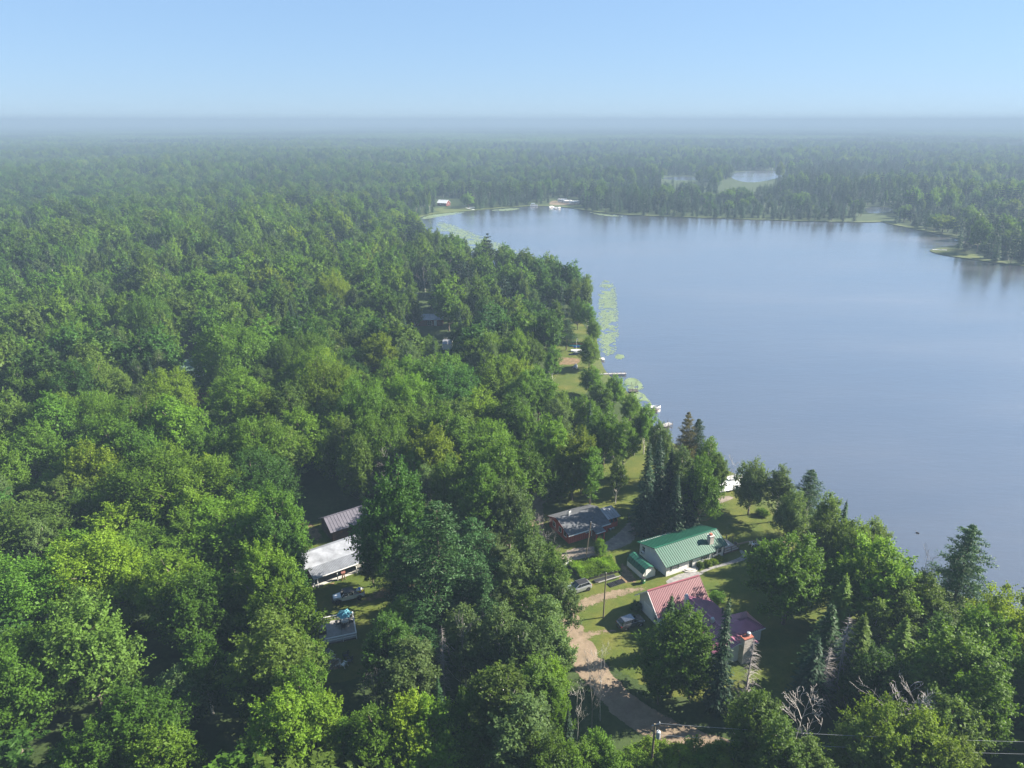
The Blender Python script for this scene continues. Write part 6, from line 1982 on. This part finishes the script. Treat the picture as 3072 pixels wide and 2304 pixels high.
# lily pads: far too many to count
def pads(polys, n, seed):
    rs = np.random.RandomState(seed)
    V, F = [], []
    for poly, k, r0, dens in polys:
        pp = [tuple(p[:2]) for p in poly]
        xs, ys = [p[0] for p in pp], [p[1] for p in pp]
        k = int(k * 3.2)
        dens *= 0.85
        X, Y = rs.uniform(min(xs), max(xs), k), rs.uniform(min(ys), max(ys), k)
        ok = inside(X, Y, smooth(pp, 2)) & inside(X, Y, lake_poly) & (vnoise(X, Y, r0 * 7, 4) * 0.6 + vnoise(X, Y, r0 * 2.2, 6) * 0.4 > dens)
        X, Y = X[ok], Y[ok]
        ok = rs.rand(len(X)) < np.clip(edge_dist(X, Y, smooth(pp, 2)) / (r0 * 4), 0, 1) ** 0.8
        for x, y in zip(X[ok], Y[ok]):
            r = r0 * 0.55 * rs.uniform(0.5, 1.1)
            b = len(V)
            a0 = rs.uniform(0, 6)
            V += [(x + r * math.cos(a0 + q * 1.0472), y + r * math.sin(a0 + q * 1.0472), LAKE_Z + 0.012 + rs.uniform(0, 0.02)) for q in range(6)]
            F.append(tuple(range(b, b + 6)))
    me = bpy.data.meshes.new('lily_pads')
    me.from_pydata(V, [], F)
    m = plain('lily pad green', (0.13, 0.17, 0.085), 0.4, var=0.3, scale=0.3)
    obj('lily_pads', me, m, kind='stuff')
Lz = LAKE_Z
pads([([D(x, y, Lz) for x, y in [(1293, 600), (1330, 610), (1338, 690), (1335, 765), (1300, 772), (1290, 720)]], 5200, 0.75, 0.40),
      ([D(x, y, Lz) for x, y in [(1330, 764), (1352, 767), (1348, 776), (1328, 776)]], 400, 0.6, 0.3),
      ([D(x, y, Lz) for x, y in [(1345, 818), (1375, 815), (1395, 838), (1375, 845), (1355, 840)]], 1500, 0.45, 0.4),
      ([D(x, y, Lz) for x, y in [(1360, 843), (1385, 845), (1408, 870), (1415, 895), (1390, 900), (1365, 870)]], 3000, 0.45, 0.4),
      ([D(x, y, Lz) for x, y in [(1405, 925), (1430, 940), (1420, 965), (1400, 950)]], 500, 0.4, 0.45),
      ([D(x, y, Lz) for x, y in [(935, 478), (975, 482), (1040, 510), (1120, 540), (1170, 575), (1080, 570), (990, 540), (950, 505)]], 5000, 1.6, 0.5),
      ([D(x, y, Lz) for x, y in [(905, 474), (925, 464), (1000, 457), (1010, 460), (960, 466), (930, 472)]], 3000, 1.5, 0.35),
      ([D(x, y, Lz) for x, y in [(1050, 455), (1100, 450), (1130, 450), (1100, 456)]], 1500, 1.5, 0.4),
      ([D(x, y, Lz) for x, y in [(1260, 455), (1300, 462), (1360, 468), (1300, 467)]], 1500, 1.5, 0.4)], 0, 12)

# ------------------------------------------------------------------ far shore
def camper(label, p, rz, L, m):
    t = thing('camper_trailer', label, 'camper', (p.x, p.y, 0), rz, 'campers parked on the far shore')
    MB().box(-L / 2, -1.2, 0.5, L / 2, 1.2, 3.0).build('body', m, t, bevel=0.15)
    for x in (-0.25, 0.1):
        window(t, x * L, -1.2, 2.1, 0, 1.0, 0.7, M['dark_metal'], 1, 1)
    MB().box(L * 0.28, -1.24, 0.6, L * 0.28 + 0.75, -1.2, 2.6).build('door', M['white_trim'], t)
    MB().plate([(-L * 0.3, -1.22, 2.85), (L * 0.2, -1.22, 2.85), (L * 0.2, -3.4, 2.5), (-L * 0.3, -3.4, 2.5)][::-1], 0.03).build('awning', M['white_plastic'], t)
    for s in (-1, 1):
        MB().lathe([(0.35, -0.12), (0.35, 0.12)], 12, Matrix.Translation((0, s * 1.0, 0.35)) @ Matrix.Rotation(math.pi / 2, 4, 'X')).build('wheel', M['rubber'], t)
Zf_ = lambda x, y, z=0.0: G(1280 + x / 4.424, 570 + y / 4.424, z)
sheet('sand', [tuple(Zf_(*p)[:2]) for p in [(1590, 190), (1660, 130), (1900, 165), (2040, 180), (2000, 205), (1800, 200), (1690, 205)]], 0.05, M['sand'], 2.5, kind='structure')
camper('white camper beside the sandy bank of the far-shore camp', Zf_(1800, 160), 0.1, 9.0, M['white_plastic'])
camper('white camper in the middle of the far-shore camp', Zf_(1865, 176), -0.2, 8.0, M['white_siding'])
camper('long white camper tight under the trees of the far camp', Zf_(1962, 186), 0.15, 10.0, M['white_plastic'])
dock('far dock with white boats below the far lakeside house', Zf_(520, 236, 0.1), Zf_(630, 262, 0.1), 1.6, M['white_trim'], 3, ph=0.5)
boat('white motorboat beside the far dock of the lakeside house', Zf_(610, 243, -0.2), 0.2, 6.5, 2.3, 1.1, M['white_plastic'], 'motorboat')
dock('far dock below the campers', Zf_(1665, 214, 0.1), Zf_(1720, 246, 0.1), 1.6, M['white_trim'], 3, ph=0.5)
boat('white motorboat moored beside the campers dock', Zf_(1655, 232, -0.2), 1.2, 6.5, 2.3, 1.1, M['white_plastic'], 'motorboat')
boat('white motorboat moored at the end of the campers dock', Zf_(1730, 244, -0.2), 0.3, 6.5, 2.3, 1.1, M['white_plastic'], 'motorboat')
p_ = Zf_(1425, 216, -0.2)
t = thing('pontoon_boat', 'canopied pontoon boat moored against the far wooded bank', 'boat', (p_.x, p_.y, p_.z), 0.1)
for s in (-1, 1):
    MB().tube([(-3.5, s * 0.9, 0.25), (3.2, s * 0.9, 0.25), (3.7, s * 0.9, 0.4)], [0.3, 0.3, 0.1], 8).build('float', M['grey_steel'], t)
MB().box(-3.5, -1.25, 0.55, 3.4, 1.25, 0.65).box(-3.4, -1.2, 0.65, 3.3, -1.15, 1.3).box(-3.4, 1.15, 0.65, 3.3, 1.2, 1.3).build('deck', M['white_plastic'], t)
MB().box(-2.6, -1.2, 2.5, 0.8, 1.2, 2.58).build('canopy', M['tarp'], t)
for x in (-2.5, 0.7):
    for s in (-1, 1):
        MB().box(x - 0.03, s * 1.12 - 0.03, 0.65, x + 0.03, s * 1.12 + 0.03, 2.5).build('canopy_post', M['grey_steel'], t)
Zs_ = lambda x, y, z=0.0: G(2750 + x / 6.87, 690 + y / 6.87, z)
dock('pale dock at the tip of the grassy spit', Zs_(620, 412, 0.1), Zs_(330, 405, 0.1), 1.6, M['white_trim'], 4, ph=1.2)
sheet('lawn', [tuple(Zs_(*p)[:2]) for p in [(280, 425), (430, 400), (650, 400), (900, 380), (1100, 440), (1400, 580), (1200, 590), (800, 550), (450, 480)]], 0.034, M['lawn'], 2.0, kind='structure')
dock('pale far pier across the bay behind the grassy spit', Zs_(980, 255, 0.1), Zs_(770, 200, 0.1), 2.0, M['white_trim'], 3, ph=0.3)

# a small dark bird on the open water
p_ = G(2752, 1599, LAKE_Z)
t = thing('duck', 'small dark duck swimming alone on the lake', 'duck', (p_.x, p_.y, p_.z), 2.4)
b_ = MB()
secs = [(-0.42, 0.01, 0.16, 0.01), (-0.3, 0.07, 0.09, 0.09), (-0.1, 0.14, 0.08, 0.13), (0.1, 0.14, 0.08, 0.14), (0.24, 0.09, 0.11, 0.11), (0.28, 0.06, 0.2, 0.07), (0.30, 0.055, 0.3, 0.06), (0.34, 0.06, 0.37, 0.065), (0.42, 0.035, 0.36, 0.035), (0.5, 0.012, 0.345, 0.008)]
for x, w, z, hh in secs:
    b_.v += [(x, w * math.cos(a), z + hh * math.sin(a)) for a in [k * math.pi / 4 for k in range(8)]]
for i in range(len(secs) - 1):
    for k in range(8):
        b_.f.append((i * 8 + k, i * 8 + (k + 1) % 8, (i + 1) * 8 + (k + 1) % 8, (i + 1) * 8 + k))
b_.f += [tuple(range(8))[::-1], tuple(72 + k for k in range(8))]
b_.build('body', M['dark_metal'], t, smooth=True)

# ------------------------------------------------------------------ bare trees
def bare(label, tx, ty, h, kind, idx, m, w=1.0, base=None):
    p = D(tx, ty, h) if base is None else base
    t = thing('dead_tree', label, 'tree', (p.x, p.y, 0), random.Random(label).uniform(0, 6))
    h0 = 13.0 if kind == 'dead' else 14.0
    t.scale = (h / h0 * w, h / h0 * w, h / h0)
    c = obj('branches', DEADM[kind][idx], None, t)
    c.material_slots[0].link = 'OBJECT'
    c.material_slots[0].material = M[m]
bare('slender white dead birch standing over the gravel road', 1305, 1400, 12, 'dead', 1, 'dead_birch', 0.7)
bare('short white dead birch beside the taller one at the road', 1252, 1480, 9, 'dead', 0, 'dead_birch', 0.7)
bare('grey bare tree between the two white birches by the road', 1285, 1440, 10, 'dead', 2, 'dead_wood', 0.8)
bare('broad silvery dead tree at the bottom edge beyond the power pole', 1735, 1520, 11, 'dead', 2, 'dead_birch', 1.2)
bare('grey dead spruce in front of the maroon wing and stone chimney', 1628, 1375, 13, 'snag', 0, 'dead_wood', 1.25)
bare('big grey dead spruce with drooping branches at the lawn edge', 1835, 1325, 14, 'snag', 1, 'dead_wood', 1.5)
bare('second grey dead spruce in front of the bigger drooping one', 1795, 1395, 11, 'snag', 0, 'dead_wood', 1.5)
bare('thin grey dead spruce in the dark gap above the yellow crowns', 1935, 1410, 10, 'snag', 1, 'dead_wood', 0.7)
bare('dead branchy crown rising out of the yellow-green tree', 1965, 1500, 12, 'dead', 2, 'dead_birch', 1.2)
bare('grey bare trunk with side branches in the centre thicket', 952, 1350, 14, 'snag', 1, 'dead_wood', 0.9)
bare('forked grey bare trunk beside its straight twin in the thicket', 988, 1350, 14, 'dead', 0, 'dead_wood', 0.7)
bare('bare white stem in front of the shore pines', 1748, 1105, 8, 'dead', 0, 'dead_birch', 0.9)
bare('bare white tree leaning over the water beside the landing', 1583, 985, 8, 'dead', 1, 'dead_birch', 0.9)
bare('bare grey bush-like tree beside the red cottage gable', 1172, 1130, 9, 'dead', 2, 'dead_wood', 1.3)
bare('bare dark tree between the bright maple and the lake pine', 2008, 1180, 9, 'dead', 1, 'dead_wood', 0.9)
bare('white forked dead trunk at the bottom middle of the picture', 1095, 1565, 8, 'dead', 1, 'dead_birch', 1.0)
bare('white bare tree among green crowns on the upper lake bank', 1148, 575, 11, 'dead', 2, 'dead_birch', 1.3)
bare('white bare trunk rising beside the little white shed', 968, 735, 9, 'dead', 0, 'dead_birch', 0.7)
bare('bare grey twigs in the wood behind the silver-roofed lodge', 840, 985, 12, 'dead', 2, 'dead_wood', 1.3)
bare('bare grey tree in the shade at the edge of the lodge lawn', 700 + 115, 1460, 8, 'dead', 1, 'dead_wood', 1.4)
# ------------------------------------------------------------------ trees: placing
TONES = ['bright', 'mid', 'mid', 'dark', 'yellow', 'olive', 'mid', 'bright']
KN = ['broad', 'aspen', 'spruce', 'pine', 'dead']
CATN = {'broad': 'broadleaf_tree', 'aspen': 'aspen_tree', 'willow': 'willow_tree', 'spruce': 'spruce_tree', 'pine': 'pine_tree', 'dead': 'dead_tree'}
SX, SY, SW, SH, SK, SR1, SR2 = build_scatter()
trees = [(x, y, w, h, k, t, True) for x, y, w, h, k, t in HAND]
dist = np.hypot(SX, SY)
pu, pv = PJ(SX, SY, SH * 0.75)
seen = (pu > -25) & (pu < 2237) & (pv < 1720)
order = [i for i in np.argsort(dist) if seen[i] and KN[SK[i]] != 'dead']
NEAR = set(order[:max(0, 296 - len(HAND))])
for i in sorted(NEAR, key=lambda q: dist[q]):
    k = KN[SK[i]]
    tone = TONES[int(SR1[i] * 8)] if k == 'broad' else None
    trees.append((SX[i], SY[i], SW[i], SH[i], k, tone, False))

CROWN_CACHE = {}
tree_rs = np.random.RandomState(3)
TREES = []
def plant(x, y, w, h, kind, tone):
    if tone is None:
        tone = {'aspen': ('grey', 'olive', 'mid')[tree_rs.randint(3)], 'spruce': 'spruce', 'pine': 'pine', 'willow': 'grey', 'broad': 'mid'}[kind]
    P = PROTO['grand' if kind == 'broad' and w > 14 else kind]
    cm, tm, w0, h0 = P[tree_rs.randint(len(P))]
    root = obj(CATN[kind], None, None, None, (x, y, 0), tree_rs.uniform(0, 6.28))
    root.scale = (w / w0, w / w0, h / h0)
    root['category'] = 'tree'
    c = obj('crown', cm, M['leaf_mid'], root)
    c.material_slots[0].link = 'OBJECT'
    c.material_slots[0].material = M['leaf_' + tone]
    obj('trunk', tm, M['birch_bark' if kind == 'aspen' else 'bark'], root)
    TREES.append((root, x, y, w, h, kind, tone))
    return root
for (x, y, w, h, k, t, hand) in trees:
    plant(x, y, w, h, k, t)


def label_trees():
    """Says of every near tree what sets it apart: build, colour, kind, and its rank beside a landmark."""
    MARKS = [(at(LODGE, 5, 3), 'silver-roofed lodge'), (at(DECK, 1.5, 2), 'deck with the parasol'), (at(RED, 4.5, 3.5), 'red cottage'), (at(HOUSE, 6, 4), 'white house'), (at(GAR, 6, -3), 'maroon-roofed house'),
             (G(560, 1110), 'cream cottage'), (G(585, 1215), 'rusty-roofed cabin'), (G(1280, 960), 'long dark-red shed'), (D(1240, 760), 'lawn with the boats'), (D(1590, 1040), 'boat landing'), (t3_, 'roadside power pole'),
             (D(1360, 800), 'long dark dock'), (D(1360, 1030), 'bird feeder'), (D(1235, 1290), 'silver SUV'), (D(690, 900), 'yellow-green maple'), (D(60, 1620), 'lower inland corner'), (D(420, 1620), 'lower wood edge'), (D(2180, 1640), 'lower lake corner'),
             (D(60, 1250), 'inland picture edge'), (D(60, 950), 'upper picture edge'), (D(1000, 1420), 'bare thicket trunks'), (D(1830, 1480), 'big grey dead spruce'), (D(350, 1300), 'middle wood'), (D(1000, 1000), 'yard behind the lodge')]
    ORD = 'first second third fourth fifth sixth seventh eighth ninth tenth eleventh twelfth thirteenth fourteenth fifteenth sixteenth seventeenth eighteenth nineteenth twentieth'.split()
    TW = {'bright': 'fresh green', 'mid': 'medium green', 'dark': 'deep green', 'yellow': 'yellow-green', 'olive': 'olive green', 'grey': 'grey-green', 'spruce': 'blackish', 'pine': 'bluish green', 'tan': 'brown-tipped'}
    SW_ = {'broad': 'broadleaf tree', 'aspen': 'slim aspen', 'willow': 'willow', 'spruce': 'spruce', 'pine': 'pine'}
    B = {}
    for (o, x, y, w, h, k, tone) in TREES:
        d, m, ph = min(((math.hypot(q.x - x, q.y - y), i, n) for i, (q, n) in enumerate(MARKS)), key=lambda z: z[0])
        q = MARKS[m][0]
        dx, dy = x - q.x, y - q.y
        rel = ('on the lake side of' if dx > 0 else 'inland of') if abs(dx) > abs(dy) else ('beyond' if dy > 0 else 'this side of')
        size = 'broad' if w > 11 else ('tall' if h > 16 else ('low' if h < 10 else 'middling'))
        B.setdefault((size, TW[tone], SW_[k], rel, ph), []).append((d, o))
    for (size, tone, sp, rel, ph), L in B.items():
        L.sort(key=lambda z: z[0])
        for i, (d, o) in enumerate(L):
            one = '' if len(L) == 1 else ORD[min(i, 19)] + ' '
            o['label'] = '%s%s %s %s %s the %s' % (one, size, tone, sp, rel, ph)
            o['group'] = 'trees of the yards and near wood'
label_trees()

# the rest of the woodland: one object that instances the lighter trees
def forest():
    rs = np.random.RandomState(9)
    P, R, S, I = [], [], [], []
    for i in range(len(SX)):
        if i in NEAR:
            continue
        L = LODK[KN[SK[i]]]
        if KN[SK[i]] == 'broad':
            st = float(vnoise(SX[i], SY[i], 170, 12))
            pool = (0, 4, 1, 0) if st > 0.66 else ((3, 2, 5, 3) if st < 0.36 else (1, 2, 0, 5))
            q = L[(pool[int(SR1[i] * 4)] + 6 * rs.randint(3)) % len(L)]
        else:
            q = L[rs.randint(len(L))]
        P.append((SX[i], SY[i], 0)); R.append(rs.uniform(0, 6.28)); I.append(q[0])
        S.append((SW[i] / q[1], SW[i] / q[1], SH[i] / q[2]))
    for y0, y1, s, k in ((2300, 6500, 55, 1.0), (6500, 21000, 120, 2.1)):
        for y in np.arange(y0, y1, s * (1 if k == 1 else 1.6)):
            lim = 0.8 * y + 100
            for x in np.arange(-lim, lim, s):
                xx, yy = x + rs.uniform(-8, 8), y + rs.uniform(-8, 8)
                v = vnoise(xx, yy, 500, 3)
                kk = 'patch201' if v < 0.4 else ('patch202' if v < 0.62 else 'patch203')
                L = LODK[kk]
                P.append((xx, yy, 0)); R.append(rs.uniform(0, 6.28)); I.append(L[rs.randint(len(L))][0])
                z = rs.uniform(0.75, 1.15)
                S.append((k, k, z))
    me = bpy.data.meshes.new('forest')
    me.from_pydata(P, [], [])
    a = me.attributes.new('spin', 'FLOAT', 'POINT'); a.data.foreach_set('value', np.array(R, np.float32))
    a = me.attributes.new('size', 'FLOAT_VECTOR', 'POINT'); a.data.foreach_set('vector', np.array(S, np.float32).ravel())
    a = me.attributes.new('which', 'INT', 'POINT'); a.data.foreach_set('value', np.array(I, np.int32))
    o = obj('forest', me, None, kind='stuff', label='unbroken mixed woodland running from the yards to the horizon', category='forest')
    ng = bpy.data.node_groups.new('forest', 'GeometryNodeTree')
    ng.interface.new_socket('Geometry', in_out='INPUT', socket_type='NodeSocketGeometry')
    ng.interface.new_socket('Geometry', in_out='OUTPUT', socket_type='NodeSocketGeometry')
    gi, go = ng.nodes.new('NodeGroupInput'), ng.nodes.new('NodeGroupOutput')
    ci = ng.nodes.new('GeometryNodeCollectionInfo')
    ci.inputs['Collection'].default_value = stock
    ci.inputs['Separate Children'].default_value = True
    ci.inputs['Reset Children'].default_value = True
    ip = ng.nodes.new('GeometryNodeInstanceOnPoints')
    ip.inputs['Pick Instance'].default_value = True
    def attr(name, t):
        n = ng.nodes.new('GeometryNodeInputNamedAttribute')
        n.data_type = t
        n.inputs['Name'].default_value = name
        return n.outputs['Attribute']
    cx = ng.nodes.new('ShaderNodeCombineXYZ')
    er = ng.nodes.new('FunctionNodeEulerToRotation')
    ng.links.new(attr('spin', 'FLOAT'), cx.inputs[2])
    ng.links.new(cx.outputs[0], er.inputs[0])
    ng.links.new(er.outputs[0], ip.inputs['Rotation'])
    ng.links.new(attr('size', 'FLOAT_VECTOR'), ip.inputs['Scale'])
    ng.links.new(attr('which', 'INT'), ip.inputs['Instance Index'])
    ng.links.new(ci.outputs[0], ip.inputs['Instance'])
    ng.links.new(gi.outputs[0], ip.inputs['Points'])
    ng.links.new(ip.outputs[0], go.inputs[0])
    md = o.modifiers.new('forest', 'NODES')
    md.node_group = ng
    print('forest instances', len(P), 'near trees', len(TREES))
forest()

# low wooded hills on the horizon
def hills():
    V, F = [], []
    n = 160
    rows = [(0.0, 0.0), (0.35, 0.75), (0.6, 1.0), (1.0, 0.0)]
    for i in range(n + 1):
        a = math.radians(-52 + 104 * i / n)
        hh = 3 + 14 * float(vnoise(i, 0, 9, 4)) + 9 * float(vnoise(i, 3, 3, 5)) + (26 * float(vnoise(i, 8, 14, 6)) if a > 0.05 else 0)
        for t, k in rows:
            r = 11500 + 2500 * t
            V.append((r * math.sin(a), r * math.cos(a), hh * k - 1))
    m = len(rows)
    for i in range(n):
        for j in range(m - 1):
            F.append((i * m + j, (i + 1) * m + j, (i + 1) * m + j + 1, i * m + j + 1))
    me = bpy.data.meshes.new('hills')
    me.from_pydata(V, [], F)
    mm = patchy('distant woodland', [(0.3, (0.03, 0.06, 0.022)), (0.7, (0.05, 0.09, 0.03))], 0.01)
    obj('hills', me, mm, kind='structure')
hills()

def haze():
    m = bpy.data.materials.new('haze')
    m.use_nodes = True
    nt = m.node_tree
    nt.nodes.clear()
    pv = nt.nodes.new('ShaderNodeVolumePrincipled')
    pv.inputs['Color'].default_value = (0.195, 0.27, 0.372, 1)
    pv.inputs['Density'].default_value = 0.0005
    pv.inputs['Anisotropy'].default_value = 0.0
    out = nt.nodes.new('ShaderNodeOutputMaterial')
    nt.links.new(pv.outputs[0], out.inputs['Volume'])
    MB().box(-24000, -600, -2.2, 24000, 24000, 86).build('haze', m, kind='stuff')
haze()
